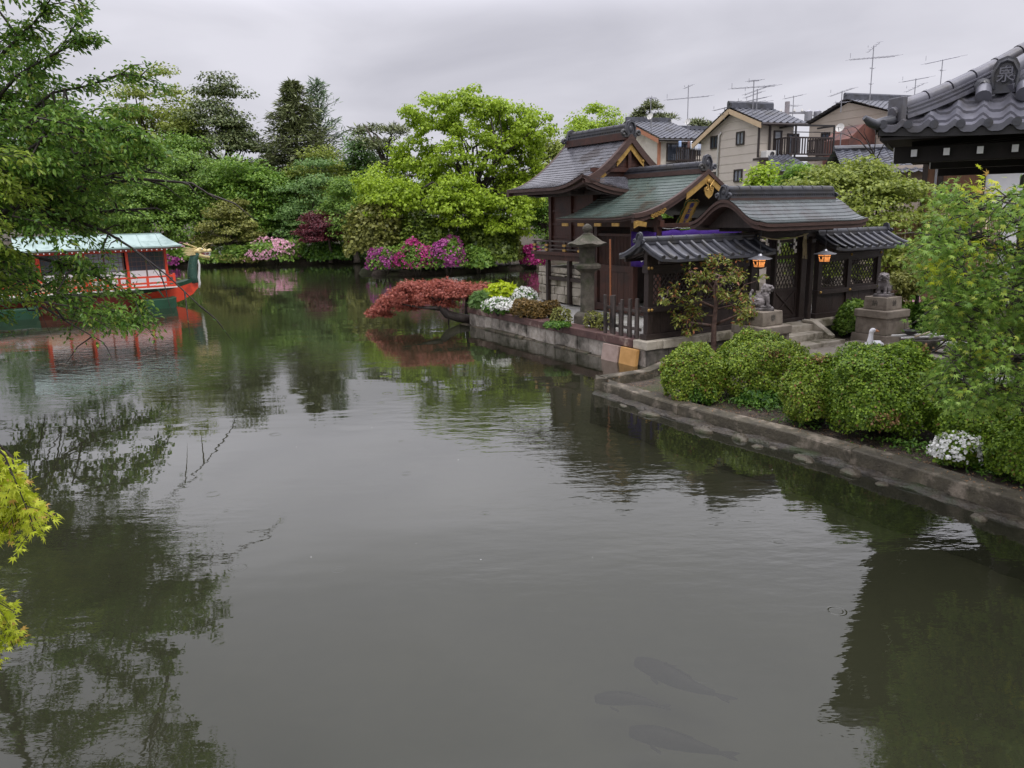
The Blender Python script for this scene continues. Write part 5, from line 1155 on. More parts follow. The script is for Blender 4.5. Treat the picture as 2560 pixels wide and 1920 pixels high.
t.part('horns_and_mane', hr, M['gold_paint'])
ey = MB()
for sg in (-1, 1): ey.sphere((1.33, 1.35 + sg * 0.115, 1.925), 0.024, 8, 6)
t.part('eye', ey, M['white'])

# ---------------------------------------------------------------- pavilion at the right edge
d1 = Vector((0.866, -0.5, 0)); PC = at(2185, 334, 9.5); PF = Frame((PC.x, PC.y, 0), x=d1)   # x along the visible eave, y away from the camera side
EZ = PC.z
t = Thing('tiled_pavilion', 'grey tiled hip roof pavilion with white tipped beams at the right edge', 'pavilion', PF, (3.5, 3.5, 0.1))
SZ, RH = 7.0, 2.45
def tile_wave(f):   # S-shaped pantile section, f in 0..1
    return 0.045 * (math.cos(2 * math.pi * f) * 0.75 + 0.25 * math.cos(4 * math.pi * f))
def hipz(v): return EZ + RH * (max(0.0, v) ** 1.25)
def slopeP(u, v): # u along eave 0..SZ, v 0 eave .. 1 apex ; front slope
    x0, x1 = v * SZ / 2, SZ - v * SZ / 2; c = max(0, 1 - min(u, SZ - u) / 1.6) ** 2 * 0.07 * (1 - v) ** 3
    return (u, v * SZ / 2, hipz(v) + c)
PITCHT = 0.265; nrow = 15
def slope_mesh(mb, rot):
    ns = int(SZ / PITCHT); R_ = {0: lambda p: p, 1: lambda p: (p[1], SZ - p[0], p[2]), 2: lambda p: (SZ - p[0], SZ - p[1], p[2]), 3: lambda p: (SZ - p[1], p[0], p[2])}[rot]
    for r in range(nrow):
        v0, v1 = r / nrow, (r + 1) / nrow
        for i in range(ns):
            ua, ub = i * PITCHT + 0.06, (i + 1) * PITCHT + 0.06; lim = v0 * SZ / 2 + 0.02
            if ub < lim + 0.1 or ua > SZ - lim - 0.1: continue
            k = 8; a_, b_, c_ = [], [], []
            for j in range(k + 1):
                u = ua + (ub - ua) * j / k; uu = min(max(u, lim), SZ - lim); w_ = tile_wave((j / k + 0.12) % 1.0)
                p = Vector(slopeP(uu, v0)); q = Vector(slopeP(min(max(u, v1 * SZ / 2), SZ - v1 * SZ / 2), min(1, v1 + 0.004)))
                a_.append(R_((p.x, p.y, p.z + w_ + 0.045))); b_.append(R_((q.x, q.y, q.z + w_ + 0.012))); c_.append(R_((p.x, p.y + 0.004, p.z + w_ + (0.0 if r else -0.03))))
            n = k + 1; mb.add(a_ + b_ + c_, [(j, j + 1, n + j + 1, n + j) for j in range(k)] + [(2 * n + j, 2 * n + j + 1, j + 1, j) for j in range(k)])
            if r == 0:   # round end disc at the overlap of the eave tiles
                e0 = R_((ua + 0.028, v0 - 0.012, slopeP(ua, 0)[2] + 0.035)); e1 = R_((ua + 0.028, v0 + 0.05, slopeP(ua, 0)[2] + 0.035)); DISC.tube([e0, e1], 0.047, 12)
rf = MB(); DISC = MB()
for rot in range(4): slope_mesh(rf, rot)
ro = t.part('tile_roof', rf, M['tile_light'], smooth='auto'); t.part('eave_tile_end', DISC, M['tile'], ro, smooth='auto')['kind'] = 'stuff'
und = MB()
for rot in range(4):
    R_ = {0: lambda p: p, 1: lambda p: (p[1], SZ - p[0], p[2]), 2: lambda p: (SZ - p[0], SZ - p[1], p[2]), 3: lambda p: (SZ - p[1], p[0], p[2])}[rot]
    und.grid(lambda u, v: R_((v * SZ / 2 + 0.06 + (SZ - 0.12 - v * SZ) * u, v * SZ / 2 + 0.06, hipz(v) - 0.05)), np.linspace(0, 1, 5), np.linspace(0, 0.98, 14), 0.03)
M['shaded_wood'] = mat('shaded_boarding', lin(22, 18, 16), lin(32, 26, 24), scale=6, rough=0.7); t.part('roof_boarding', und, M['shaded_wood'], ro)  # near-black wood: the shade under the eaves is put into its colour
fa = MB()
for rot in range(4):
    R_ = {0: lambda p: p, 1: lambda p: (p[1], SZ - p[0], p[2]), 2: lambda p: (SZ - p[0], SZ - p[1], p[2]), 3: lambda p: (SZ - p[1], p[0], p[2])}[rot]
    n = 24; 
    for i in range(n):
        ua, ub = 0.05 + (SZ - 0.1) * i / n, 0.05 + (SZ - 0.1) * (i + 1) / n
        fa.beam(R_((ua, 0.07, slopeP(ua, 0)[2] - 0.045)), R_((ub, 0.07, slopeP(ub, 0)[2] - 0.045)), 0.05, 0.09)
t.part('eave_board', fa, M['black'], ro)
# ridges on the hips
for rot in range(4):
    R_ = {0: lambda p: p, 1: lambda p: (p[1], SZ - p[0], p[2]), 2: lambda p: (SZ - p[0], SZ - p[1], p[2]), 3: lambda p: (SZ - p[1], p[0], p[2])}[rot]
    hp = lambda v, dz: R_((v * SZ / 2, v * SZ / 2, hipz(v) + 0.07 * max(0, 1 - v * SZ / 2 / 1.6) ** 2 + dz))
    hr = MB(); vs_ = np.linspace(0.07, 0.93, 26)
    for w_, z0, z1 in ((0.25, 0.02, 0.06), (0.20, 0.063, 0.085), (0.235, 0.088, 0.105), (0.19, 0.108, 0.13), (0.22, 0.133, 0.15)):
        for p, q in zip(vs_, vs_[1:]): hr.beam(hp(p, (z0 + z1) / 2), hp(q, (z0 + z1) / 2), w_, z1 - z0)
    for i in range(13):
        p, q = 0.07 + 0.86 * i / 13, 0.07 + 0.86 * (i + 1) / 13 - 0.003
        hr.tube([hp(p, 0.172), hp(p + 0.008, 0.172), hp(p + 0.009, 0.172), hp(q, 0.172)], [0.086, 0.086, 0.078, 0.078], 12)
    hrp = t.part('hip_ridge', hr, M['tile_light'], ro, smooth='auto')
    d = Vector(R_((1, 1, 0))) - Vector(R_((0, 0, 0))); d.normalize(); b0 = Vector(hp(0.06, 0.0))
    et = MB().beam(b0 + Vector((0, 0, 0.0)), b0 + Vector((0, 0, 0.28)), 0.24, 0.07, tuple(d)); et.tube([b0 + Vector((0, 0, 0.10)) - d * 0.07, b0 + Vector((0, 0, 0.12)) + d * 0.02], 0.07, 12)
    t.part('ridge_end_tile', et, M['tile_light'], ro, bevel=0.01)
    ct = MB()
    for k in range(7):
        q0, q1 = -0.05 + k * 0.012, -0.05 + (k + 1) * 0.012
    ct.tube([hp(-0.03, 0.10), hp(-0.015, 0.055), hp(0.0, 0.03), hp(0.05, 0.04)], [0.03, 0.05, 0.06, 0.065], 10); t.part('corner_tile', ct, M['tile'], ro, smooth='auto')
# descending ridge on the front slope with an ogre tile carrying a character
du = PF.ony(2504, 230, 0.76)
dr = MB()
q0_, q1_ = Vector((du.x + 0.02, 0.216 * SZ / 2, 0)), Vector((SZ / 2 - 0.25, SZ / 2 - 0.35, 0))
for k in range(8):
    a_, b_ = q0_.lerp(q1_, k / 8), q0_.lerp(q1_, (k + 1) / 8); za, zb_ = hipz(a_.y / (SZ / 2)), hipz(b_.y / (SZ / 2))
    for w_, z_, h_ in ((0.24, 0.10, 0.09), (0.2, 0.17, 0.04), (0.22, 0.215, 0.04)): dr.beam((a_.x, a_.y, za + z_), (b_.x, b_.y, zb_ + z_), w_, h_)
    dr.tube([(a_.x, a_.y, za + 0.285), (b_.x, b_.y - 0.004, zb_ + 0.285)], 0.09, 12)
dro = t.part('descending_ridge', dr, M['tile_light'], ro, smooth='auto')
v0 = 0.216; o0 = Vector((du.x + 0.02, v0 * SZ / 2, hipz(v0) + 0.06))
og = oni_at(o0, (0, -1, 0), 0.37)
og.lathe([(0.10, 0), (0.10, 0.02)], (0, 0, 0), 4) if False else None
for sg in (-1, 1):
    for k in range(3): og.tube([(o0.x + sg * (0.22 + 0.05 * math.cos(th)) , o0.y - 0.06 - k * 0.005, o0.z + 0.02 + (0.12 - k * 0.035) * abs(math.sin(th))) for th in np.linspace(0.2, 2.9, 8)], 0.022, 6)
oo = t.part('ogre_tile', og, M['tile'], dro, smooth='auto')
t.part('character', place(text_mb('泉', 0.19, 0.006), (o0.x, o0.y - 0.115, o0.z + 0.185), (1, 0, 0), (0, 0, 1)), M['tile_light'], oo)
for sg in (-1, 1):
    t.part('round_tile', MB().tube([(du.x + 0.02 + sg * 0.2, 0.58, hipz(0.165) + 0.12), (du.x + 0.02 + sg * 0.2, 0.76, hipz(0.216) + 0.14)], [0.085, 0.085], 14), M['tile_light'], dro, smooth='auto')
fin_ = MB().lathe([(0.3, 0), (0.34, 0.1), (0.2, 0.2), (0.26, 0.32), (0.22, 0.5), (0.02, 0.62)], (SZ / 2, SZ / 2, EZ + RH - 0.02), 16); t.part('finial', fin_, M['tile'], ro, smooth='auto')
INS = 1.9
bm_ = MB(); wt = MB()
for y in (INS, SZ - INS): bm_.box(0.55, SZ - 0.55, y - 0.09, y + 0.09, EZ - 0.36, EZ - 0.14)
for x in (INS, SZ - INS): bm_.box(x - 0.09, x + 0.09, 0.55, SZ - 0.55, EZ - 0.58, EZ - 0.365)
for y in (INS, SZ - INS):
    for x in (0.545, SZ - 0.545): wt.box(x - 0.006, x + 0.006, y - 0.085, y + 0.085, EZ - 0.355, EZ - 0.145)
xk = 0.42
rfs = MB()
bm_.box(0.2, SZ - 0.2, 0.44, 0.62, EZ - 0.33, EZ - 0.14); wt.box(0.188, 0.198, 0.445, 0.615, EZ - 0.325, EZ - 0.145)
while xk < SZ - 0.3:
    rfs.beam((xk, 0.36, EZ - 0.225), (xk, INS + 0.3, EZ - 0.10), 0.065, 0.085); wt.box(xk - 0.032, xk + 0.032, 0.348, 0.357, EZ - 0.265, EZ - 0.185); xk += 0.34
for yk in np.arange(0.9, SZ - 0.3, 0.34): rfs.beam((0.36, yk, EZ - 0.10), (INS + 0.3, yk, EZ + 0.02), 0.065, 0.085)
t.part('beam', bm_, M['shaded_wood'], bevel=0.008); t.part('rafter', rfs, M['shaded_wood'], bevel=0.005); t.part('white_beam_end', wt, M['white'])
bd = MB()
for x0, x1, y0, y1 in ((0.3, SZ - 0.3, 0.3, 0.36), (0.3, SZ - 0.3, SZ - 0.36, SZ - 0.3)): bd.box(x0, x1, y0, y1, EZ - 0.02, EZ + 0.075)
t.part('eave_purlin', bd, M['shaded_wood'])
for x in (INS, SZ - INS):
    for y in (INS, SZ - INS): t.part('post', MB().cbox((x, y, (EZ - 0.1) / 2), (0.2, 0.2, EZ - 0.3)), M['wood'], bevel=0.015)

# ---------------------------------------------------------------- houses beyond the shrine
def c7(X, Y): return 1500 + X / 3.16, 100 + Y / 3.16
def c8(X, Y): return 2060 + X / 3.318, 60 + Y / 3.318
def tiled(mb, r0, r1, e0, e1, pitch=0.3, row=0.27, amp=0.035, sub=6):
    r0, r1, e0, e1 = map(Vector, (r0, r1, e0, e1)); L_ = max((r1 - r0).length, (e1 - e0).length); Hh = ((e0 - r0).length + (e1 - r1).length) / 2
    nu, nr = max(2, int(L_ / pitch)), max(2, int(Hh / row)); nn = (r1 - r0).cross(e0 - r0).normalized(); nn = nn if nn.z > 0 else -nn
    us = [i / (nu * sub) for i in range(nu * sub + 1)]
    def P(u, v): return r0.lerp(r1, u).lerp(e0.lerp(e1, u), v) + nn * amp * (0.75 * math.cos(2 * math.pi * u * nu) + 0.25 * math.cos(4 * math.pi * u * nu))
    mb.courses(P, us, nr, 0.02, nn)
class House:
    def __init__(s, name, label, px, Yd, az_left, z0=0.2):
        p = at(px, 520, Yd); x = Vector((math.cos(az_left), math.sin(az_left), 0)); s.f = Frame((p.x, p.y, 0), x=x); s.z0 = z0
        s.t = Thing(name, label, 'house', s.f, (0, 0, z0))
    def L(s, px, py): v = s.f.onx(px, py, 0); return v.y, v.z
    def R(s, px, py): v = s.f.ony(px, py, 0); return v.x, v.z
    def win(s, face, p0, p1, glass, split=True):
        (a0, z1), (a1, z0) = (s.L(*p0), s.L(*p1)) if face == 'L' else (s.R(*p0), s.R(*p1)); a0, a1 = sorted((a0, a1)); z0, z1 = sorted((z0, z1))
        fm = MB(); gl = MB(); f = 0.06
        def bx(m, u0, u1, w0, w1, d0, d1):
            if face == 'L': m.box(-d1, -d0, u0, u1, w0, w1)
            else: m.box(u0, u1, -d1, -d0, w0, w1)
        bx(fm, a0, a0 + f, z0, z1, 0, 0.06); bx(fm, a1 - f, a1, z0, z1, 0, 0.06); bx(fm, a0 + f, a1 - f, z0, z0 + f, 0, 0.06); bx(fm, a0 + f, a1 - f, z1 - f, z1, 0, 0.06)
        if split: bx(fm, (a0 + a1) / 2 - 0.03, (a0 + a1) / 2 + 0.03, z0 + f, z1 - f, 0.0, 0.05)
        bx(gl, a0 + f, a1 - f, z0 + f, z1 - f, 0.008, 0.02)
        w_ = s.t.part('window', fm, M['frame_brown']); s.t.part('pane', gl, glass, w_); return w_
    def box_R(s, p0, p1, d0, d1, m=None):   # box standing out of the right face between two pixels
        (x0, z1), (x1, z0) = s.R(*p0), s.R(*p1); m = m or MB(); return m.box(min(x0, x1), max(x0, x1), -d1, -d0, min(z0, z1), max(z0, z1))
def siding_lines(h, y0, y1, zfun, z0, m, pitch=0.42):
    pass
def bumpy_siding(name, base, base2, pitch):
    m = mat(name, base, base2, scale=1.2, rough=0.65); t = m.node_tree; b = t.nodes['Principled BSDF']
    tcn = N(t, 'ShaderNodeTexCoord'); sp = N(t, 'ShaderNodeSeparateXYZ'); lk(t, tcn.outputs['Object'], sp.inputs[0])
    md = N(t, 'ShaderNodeMath', operation='MODULO'); md.inputs[1].default_value = pitch; lk(t, sp.outputs[2], md.inputs[0])
    mrn = N(t, 'ShaderNodeMapRange'); mrn.inputs['From Min'].default_value = 0.0; mrn.inputs['From Max'].default_value = 0.05; lk(t, md.outputs[0], mrn.inputs['Value'])
    bp = N(t, 'ShaderNodeBump'); bp.inputs['Distance'].default_value = 0.015; bp.inputs['Strength'].default_value = 1.0; lk(t, mrn.outputs[0], bp.inputs['Height']); lk(t, bp.outputs[0], b.inputs['Normal']); return m
M['siding'] = bumpy_siding('tan_lap_siding', lin(194, 184, 171), lin(201, 192, 180), 0.36)
M['siding2'] = bumpy_siding('taupe_lap_siding', lin(172, 160, 146), lin(181, 169, 156), 0.36)
AZR = math.radians(20)
# tan house
h = House('tan_house', 'tan lap sided two storey house with grey tiled gable roof and black balcony', c7(1240, 640)[0], 34.0, AZR)
pk = h.L(*c7(1060, 552)); le = h.L(*c7(800, 800)); re = (0.0, h.L(*c7(1240, 650))[1]); X1 = h.f.ony(*c7(1610, 655), -0.3).x - 0.25
wl = MB().prism([(re[0], 0.0), (le[0], 0.0), (le[0], le[1]), (pk[0], pk[1] - 0.08), (re[0], re[1])], (0, 0, 0), (0, 1, 0), (0, 0, 1), X1); h.t.part('wall', wl, M['siding'])
rf = MB(); s1 = (pk[1] - re[1]) / (pk[0] - re[0]); s2 = (pk[1] - le[1]) / (le[0] - pk[0])
tiled(rf, (-0.3, pk[0], pk[1] + 0.08), (X1 + 0.3, pk[0], pk[1] + 0.08), (-0.3, -0.4, re[1] - 0.4 * s1 + 0.08), (X1 + 0.3, -0.4, re[1] - 0.4 * s1 + 0.08))
tiled(rf, (X1 + 0.3, pk[0], pk[1] + 0.08), (-0.3, pk[0], pk[1] + 0.08), (X1 + 0.3, le[0] + 0.35, le[1] - 0.35 * s2 + 0.08), (-0.3, le[0] + 0.35, le[1] - 0.35 * s2 + 0.08))
ro = h.t.part('roof', rf, M['house_tile'])
rg_ = MB(); rg_.box(-0.3, X1 + 0.3, pk[0] - 0.12, pk[0] + 0.12, pk[1] + 0.06, pk[1] + 0.26); rg_.tube([(-0.32, pk[0], pk[1] + 0.28), (X1 + 0.32, pk[0], pk[1] + 0.28)], 0.09, 8); h.t.part('ridge', rg_, M['house_tile'], ro)
vb = MB()
vb.beam((-0.27, pk[0], pk[1] - 0.06), (-0.27, -0.4, re[1] - 0.4 * s1 - 0.06), 0.05, 0.2); vb.beam((-0.27, pk[0], pk[1] - 0.06), (-0.27, le[0] + 0.35, le[1] - 0.35 * s2 - 0.06), 0.05, 0.2)
h.t.part('verge_board', vb, M['trim'], ro)
gt = MB(); gt.tube([(-0.3, -0.46, re[1] - 0.4 * s1), (X1 + 0.3, -0.46, re[1] - 0.4 * s1)], 0.06, 8); h.t.part('gutter', gt, M['frame_brown'], ro)
for p0, p1 in (((880, 762), (935, 856)), ((1083, 728), (1141, 826)), ((868, 1046), (918, 1130)), ((1064, 1024), (1124, 1120))): h.win('L', c7(*p0), c7(*p1), M['dglass'] if p0[0] == 880 else M['glass'])
y_, z_ = h.L(*c7(950, 745)); y2, z2 = h.L(*c7(925, 1110)); h.t.part('pipe', MB().tube([(-0.06, y_ - 0.15, z_ + 0.05), (-0.06, y_, z_ - 0.05), (-0.06, y2, z2 - 2)], 0.05, 7), M['offwhite'], smooth=True)
for X in (1250, 1338):
    x_, z_ = h.R(*c7(X, 690)); x2, z2 = h.R(*c7(X - 3, 930)); h.t.part('downpipe', MB().tube([(x_, -0.07, z_ + 0.2), (x_, -0.07, z2)], 0.05, 6), M['frame_brown'])
h.win('R', c7(1372, 715), c7(1425, 925), M['glass'], False); h.win('R', c7(1480, 738), c7(1560, 905), M['dglass'])
(bx0, bz0), (bx1, bz1) = h.R(*c7(1365, 925)), h.R(*c7(1640, 800)); bz0 -= 0.05
bal = MB(); bal.box(bx0, bx1 + 0.5, -1.0, 0.0, bz0 - 0.12, bz0); b_ = h.t.part('balcony', bal, M['black'])
rl = MB(); zt = bz1 + 0.05
for q0, q1 in (((bx0, -1.0), (bx1 + 0.5, -1.0)), ((bx0, -1.0), (bx0, 0)), ((bx1 + 0.5, -1), (bx1 + 0.5, 0))):
    for z in (zt, bz0 + 0.1): rl.beam((*q0, z), (*q1, z), 0.06, 0.06)
    n = max(3, int((Vector(q1) - Vector(q0)).length / 0.13))
    for i in range(n + 1): q = Vector(q0).lerp(Vector(q1), i / n); rl.box(q.x - 0.02, q.x + 0.02, q.y - 0.02, q.y + 0.02, bz0 + 0.1, zt)
h.t.part('railing', rl, M['frame_brown'], b_)
pg = MB(); zc = h.R(*c7(1430, 700))[1]
for q in ((bx0 + 0.3, -1.0), (bx1 + 0.5, -1.0)): pg.box(q[0] - 0.03, q[0] + 0.03, q[1] - 0.03, q[1] + 0.03, bz0 - 0.4, zc)
pg.box(bx0 + 0.3, bx1 + 0.5, -1.04, -0.96, zc, zc + 0.07); pg.box(bx0 + 0.26, bx0 + 0.34, -0.96, 0, zc, zc + 0.07); pg.box(bx1 + 0.46, bx1 + 0.54, -0.96, 0, zc, zc + 0.07)
pg.tube([(bx0 + 0.3, -0.7, zc - 0.2), (bx1 + 0.5, -0.7, zc - 0.2)], 0.02, 6)
h.t.part('pergola', pg, M['black'], b_)
ac = MB(); h.box_R(c7(1256, 880), c7(1327, 936), 0.12, 0.5, ac)
(ax0, az1), (ax1, az0) = h.R(*c7(1256, 880)), h.R(*c7(1327, 936))
ta = Thing('air_conditioner', 'white outdoor air conditioner unit on the tan house ledge', 'air conditioner', h.f, (ax0, -0.3, az0))
ta.part('case', ac, M['offwhite'], bevel=0.02); fanm = MB(); cx, cz = ax0 + (ax1 - ax0) * 0.58, (az0 + az1) / 2
fanm.tube([(cx, -0.50, cz), (cx, -0.525, cz)], [(az1 - az0) * 0.38] * 2, 20); fo = ta.part('fan_guard', fanm, M['steel'])
for r_ in (0.3, 0.2, 0.1):
    fo2 = MB().tube([(cx + (az1 - az0) * r_ * math.cos(q), -0.532, cz + (az1 - az0) * r_ * math.sin(q)) for q in np.linspace(0, 6.283, 20)], 0.012, 4, False); ta.part('ring', fo2, M['black'], fo)
h.t.part('ledge', MB().box(ax0 - 0.3, bx0 + 0.2, -0.6, 0.0, az0 - 0.1, az0 - 0.004), M['frame_brown'])
TAN = h
# cream house with laundry
h = House('cream_house', 'cream plastered house with salmon trim and laundry balcony behind the shrine roofs', c7(455, 785)[0], 41.0, AZR)
pk = h.L(*c7(248, 652)); re = (0.0, h.L(*c7(455, 770))[1]); s1 = (pk[1] - re[1]) / pk[0]; X1 = h.f.ony(*c7(820, 800), -0.3).x - 0.2; bk_ = pk[0] * 2
wl = MB().prism([(0, 0), (bk_, 0), (bk_, re[1]), (pk[0], pk[1] - 0.1), (0, re[1])], (0, 0, 0), (0, 1, 0), (0, 0, 1), X1); h.t.part('wall', wl, M['plaster'])
rf = MB(); XR = h.f.ony(*c7(540, 662), pk[0]).x
tiled(rf, (-0.3, pk[0], pk[1] + 0.08), (XR, pk[0], pk[1] + 0.08), (-0.3, -0.45, re[1] - 0.45 * s1 + 0.08), (X1 + 0.3, -0.45, re[1] - 0.45 * s1 + 0.08)); tiled(rf, (XR, pk[0], pk[1] + 0.08), (-0.3, pk[0], pk[1] + 0.08), (X1 + 0.3, bk_ + 0.4, re[1] - 0.4 * s1 + 0.08), (-0.3, bk_ + 0.4, re[1] - 0.4 * s1 + 0.08))
tiled(rf, (XR, pk[0], pk[1] + 0.07), (XR, pk[0] + 0.01, pk[1] + 0.07), (X1 + 0.3, -0.45, re[1] - 0.45 * s1 + 0.07), (X1 + 0.3, bk_ + 0.4, re[1] - 0.45 * s1 + 0.07))
ro = h.t.part('roof', rf, M['house_tile'])
h.t.part('ridge', MB().box(-0.32, XR + 0.1, pk[0] - 0.1, pk[0] + 0.1, pk[1] + 0.06, pk[1] + 0.28), M['house_tile'], ro)
h.t.part('verge_board', MB().beam((-0.27, pk[0], pk[1] - 0.08), (-0.27, -0.45, re[1] - 0.45 * s1 - 0.08), 0.05, 0.2), M['salmon'], ro)
h.t.part('gutter', MB().tube([(-0.3, -0.5, re[1] - 0.5 * s1), (X1 + 0.3, -0.5, re[1] - 0.5 * s1)], 0.06, 6), M['black'], ro)
h.t.part('corner_trim', MB().box(-0.03, 0.1, -0.03, 0.1, 0, re[1] - 0.25), M['salmon'])
h.win('L', c7(262, 712), c7(290, 765), M['dglass'], False)
h.win('R', c7(525, 815), c7(745, 960), M['dglass']); h.win('R', c7(765, 845), c7(803, 915), M['glass'])
(bx0, bz0), (bx1, bz1) = h.R(*c7(520, 975)), h.R(*c7(750, 868)); zt = bz1
bal = MB(); bal.box(bx0, bx1, -1.0, 0, bz0 - 0.2, bz0); b_ = h.t.part('balcony', bal, M['black']); rl = MB()
for z in (zt, bz0 + 0.1): rl.box(bx0, bx1, -1.03, -0.97, z - 0.03, z + 0.03)
n = int((bx1 - bx0) / 0.12)
for i in range(n + 1): x = bx0 + (bx1 - bx0) * i / n; rl.box(x - 0.02, x + 0.02, -1.02, -0.98, bz0, zt)
for x in (bx0 + 0.85, bx1): rl.box(x - 0.05, x + 0.05, -1.04, -0.96, bz0, h.R(*c7(520, 800))[1])
h.t.part('railing', rl, M['frame_brown'], b_)
ln = h.R(*c7(600, 818))[1]; h.t.part('laundry_pole', MB().tube([(bx0, -1.16, ln), (bx1, -1.16, ln)], 0.02, 6), M['steel'], b_)
for i, (X0, X1_, Yb, k, lb) in enumerate(((523, 540, 890, 'cloth_blue', 'small pale blue cloth hanging at the balcony left end'), (590, 605, 900, 'cloth_brown', 'brown cloth hanging on the laundry pole beside the white shirts'), (612, 640, 905, 'cloth_white', 'white shirt hanging on the laundry pole, left of the pale one'), (645, 668, 912, 'cloth_white', 'longest white towel on the laundry pole'), (668, 695, 912, 'cloth_pale', 'pale blue white towel on the laundry pole'), (702, 722, 900, 'cloth_white', 'small white towel hanging right of the pale one'), (722, 750, 868, 'cloth_brown', 'brown cloth hanging at the laundry pole right end'))):
    x0, z0 = h.R(*c7(X0, Yb)); x1, _ = h.R(*c7(X1_, Yb)); z0 += 0.15
    P_ = lambda u, v: (u, -1.16 - 0.02 * math.sin(u * 25) * v - 0.022, ln + 0.02 + (z0 - ln) * v)
    m = MB(); m.grid(P_, np.linspace(x0, x1, 9), np.linspace(0, 1, 5)); m.grid(lambda u, v: (u, -1.138 + 0.0 * v, ln + 0.02 + (z0 - ln) * 0.5 * v), np.linspace(x1, x0, 5), np.linspace(0, 1, 3))
    o = solo('laundry', lb, 'laundry', h.f, (x0, -1.16, ln), m, M[k], 'washing on the cream house balcony', smooth=True); o.modifiers.new('thick', 'SOLIDIFY').thickness = 0.01
CREAM = h
# lower roof of the neighbour between the two
h = House('grey_roofed_house', 'grey tiled house mostly hidden between the cream and tan houses', c7(700, 800)[0], 46.0, AZR)
rz, ez = h.f.ony(*c7(620, 705), 2.0), h.f.ony(*c7(700, 790), 0); XA, XB = h.f.ony(*c7(600, 705), 2.0).x, h.f.ony(*c7(870, 715), 2.0).x
h.t.part('wall', MB().box(XA + 0.3, XB - 0.3, 0.3, 3.7, 0, ez.z), M['plaster']); rf = MB(); tiled(rf, (XA, 2, rz.z), (XB, 2, rz.z), (XA, -0.1, ez.z), (XB, -0.1, ez.z)); tiled(rf, (XB, 2, rz.z), (XA, 2, rz.z), (XB, 4.1, ez.z), (XA, 4.1, ez.z))
ro = h.t.part('roof', rf, M['house_tile']); h.t.part('ridge', MB().box(XA, XB, 1.9, 2.1, rz.z, rz.z + 0.2), M['house_tile'], ro)
# taupe house
h = House('taupe_house', 'taupe lap sided house with tiled roof and black balcony behind the pavilion', 2235, 36.0, AZR)
pk = h.L(2122, 252); le = h.L(2024, 312); re = (0.0, pk[1] - (le[1] - pk[1]) / (le[0] - pk[0]) * -1 * pk[0] * 0 - abs((pk[1] - le[1]) / (le[0] - pk[0])) * pk[0]); X1 = 6.0
wl = MB().prism([(0, 0), (le[0], 0), (le[0], le[1]), (pk[0], pk[1] - 0.08), (0, re[1])], (0, 0, 0), (0, 1, 0), (0, 0, 1), X1); h.t.part('wall', wl, M['siding2'])
s1 = (pk[1] - re[1]) / pk[0]; s2 = (pk[1] - le[1]) / (le[0] - pk[0]); rf = MB()
tiled(rf, (-0.25, pk[0], pk[1] + 0.06), (X1, pk[0], pk[1] + 0.06), (-0.25, -0.4, re[1] - 0.4 * s1 + 0.06), (X1, -0.4, re[1] - 0.4 * s1 + 0.06)); tiled(rf, (X1, pk[0], pk[1] + 0.06), (-0.25, pk[0], pk[1] + 0.06), (X1, le[0] + 0.2, le[1] - 0.2 * s2 + 0.06), (-0.25, le[0] + 0.2, le[1] - 0.2 * s2 + 0.06))
ro = h.t.part('roof', rf, M['house_tile']); rr = MB().box(-0.25, X1, pk[0] - 0.11, pk[0] + 0.11, pk[1] + 0.05, pk[1] + 0.26); rr.tube([(-0.27, pk[0], pk[1] + 0.28), (X1, pk[0], pk[1] + 0.28)], 0.09, 8); h.t.part('ridge', rr, M['house_tile'], ro)
h.win('L', c7(1752, 735), c7(1815, 800), M['dglass'])
(by0, bz0), (by1, bz1) = h.L(*c7(1750, 890)), h.L(*c7(1955, 790)); zt = bz1 + 0.1
bal = MB().box(-0.9, 0, by1, by0, bz0 - 0.15, bz0); b_ = h.t.part('balcony', bal, M['black']); rl = MB()
for z in (zt, bz0 + 0.08): rl.box(-0.93, -0.87, by1, by0, z - 0.05, z + 0.03)
n = int(abs(by0 - by1) / 0.13)
for i in range(n + 1): y = by1 + (by0 - by1) * i / n; rl.box(-0.92, -0.88, y - 0.02, y + 0.02, bz0, zt)
h.t.part('railing', rl, M['frame_brown'], b_)
(ry0, rz0), (ry1, rz1) = h.L(*c7(1962, 850)), h.L(*c8(430, 860))
h.t.part('sheet_metal_bay', MB().prism([(0, rz0 - 2), (-1.5, rz0 - 2), (-1.5, rz1 - 0.5), (-0.7, rz1 + 0.15), (0, rz1 + 0.2)], (0, ry0, 0), (1, 0, 0), (0, 0, 1), ry0 - ry1), M['rust'])
TAU = h
# low outbuilding roofs in front
h = House('low_tiled_house', 'low tiled outbuilding roof peeping over the yellow green maple', c8(110, 1040)[0], 29.0, math.radians(-8))
z1 = at(*c8(110, 1032), 29).z; X1 = 7.0
h.t.part('wall', MB().box(0.3, X1, -1.2, 2.5, 0, z1 - 0.7), M['siding2']); rf = MB(); tiled(rf, (0, 1, z1), (X1, 1, z1 + 0.0), (-0.3, -1.6, z1 - 0.95), (X1, -1.6, z1 - 0.95)); tiled(rf, (X1, 1, z1), (0, 1, z1), (X1, 2.7, z1 - 0.7), (0, 2.7, z1 - 0.7))
ro = h.t.part('roof', rf, M['house_tile']); h.t.part('ridge', MB().tube([(0, 1, z1 + 0.06), (X1, 1, z1 + 0.06)], 0.11, 8), M['house_tile'], ro)
h = House('lean_to', 'dark roofed lean-to with a window beside the tan house', c7(1345, 1030)[0], 31.0, math.radians(2))
ez = at(*c7(1345, 1040), 31).z; X1 = h.f.ony(*c7(1640, 1040), 0).x
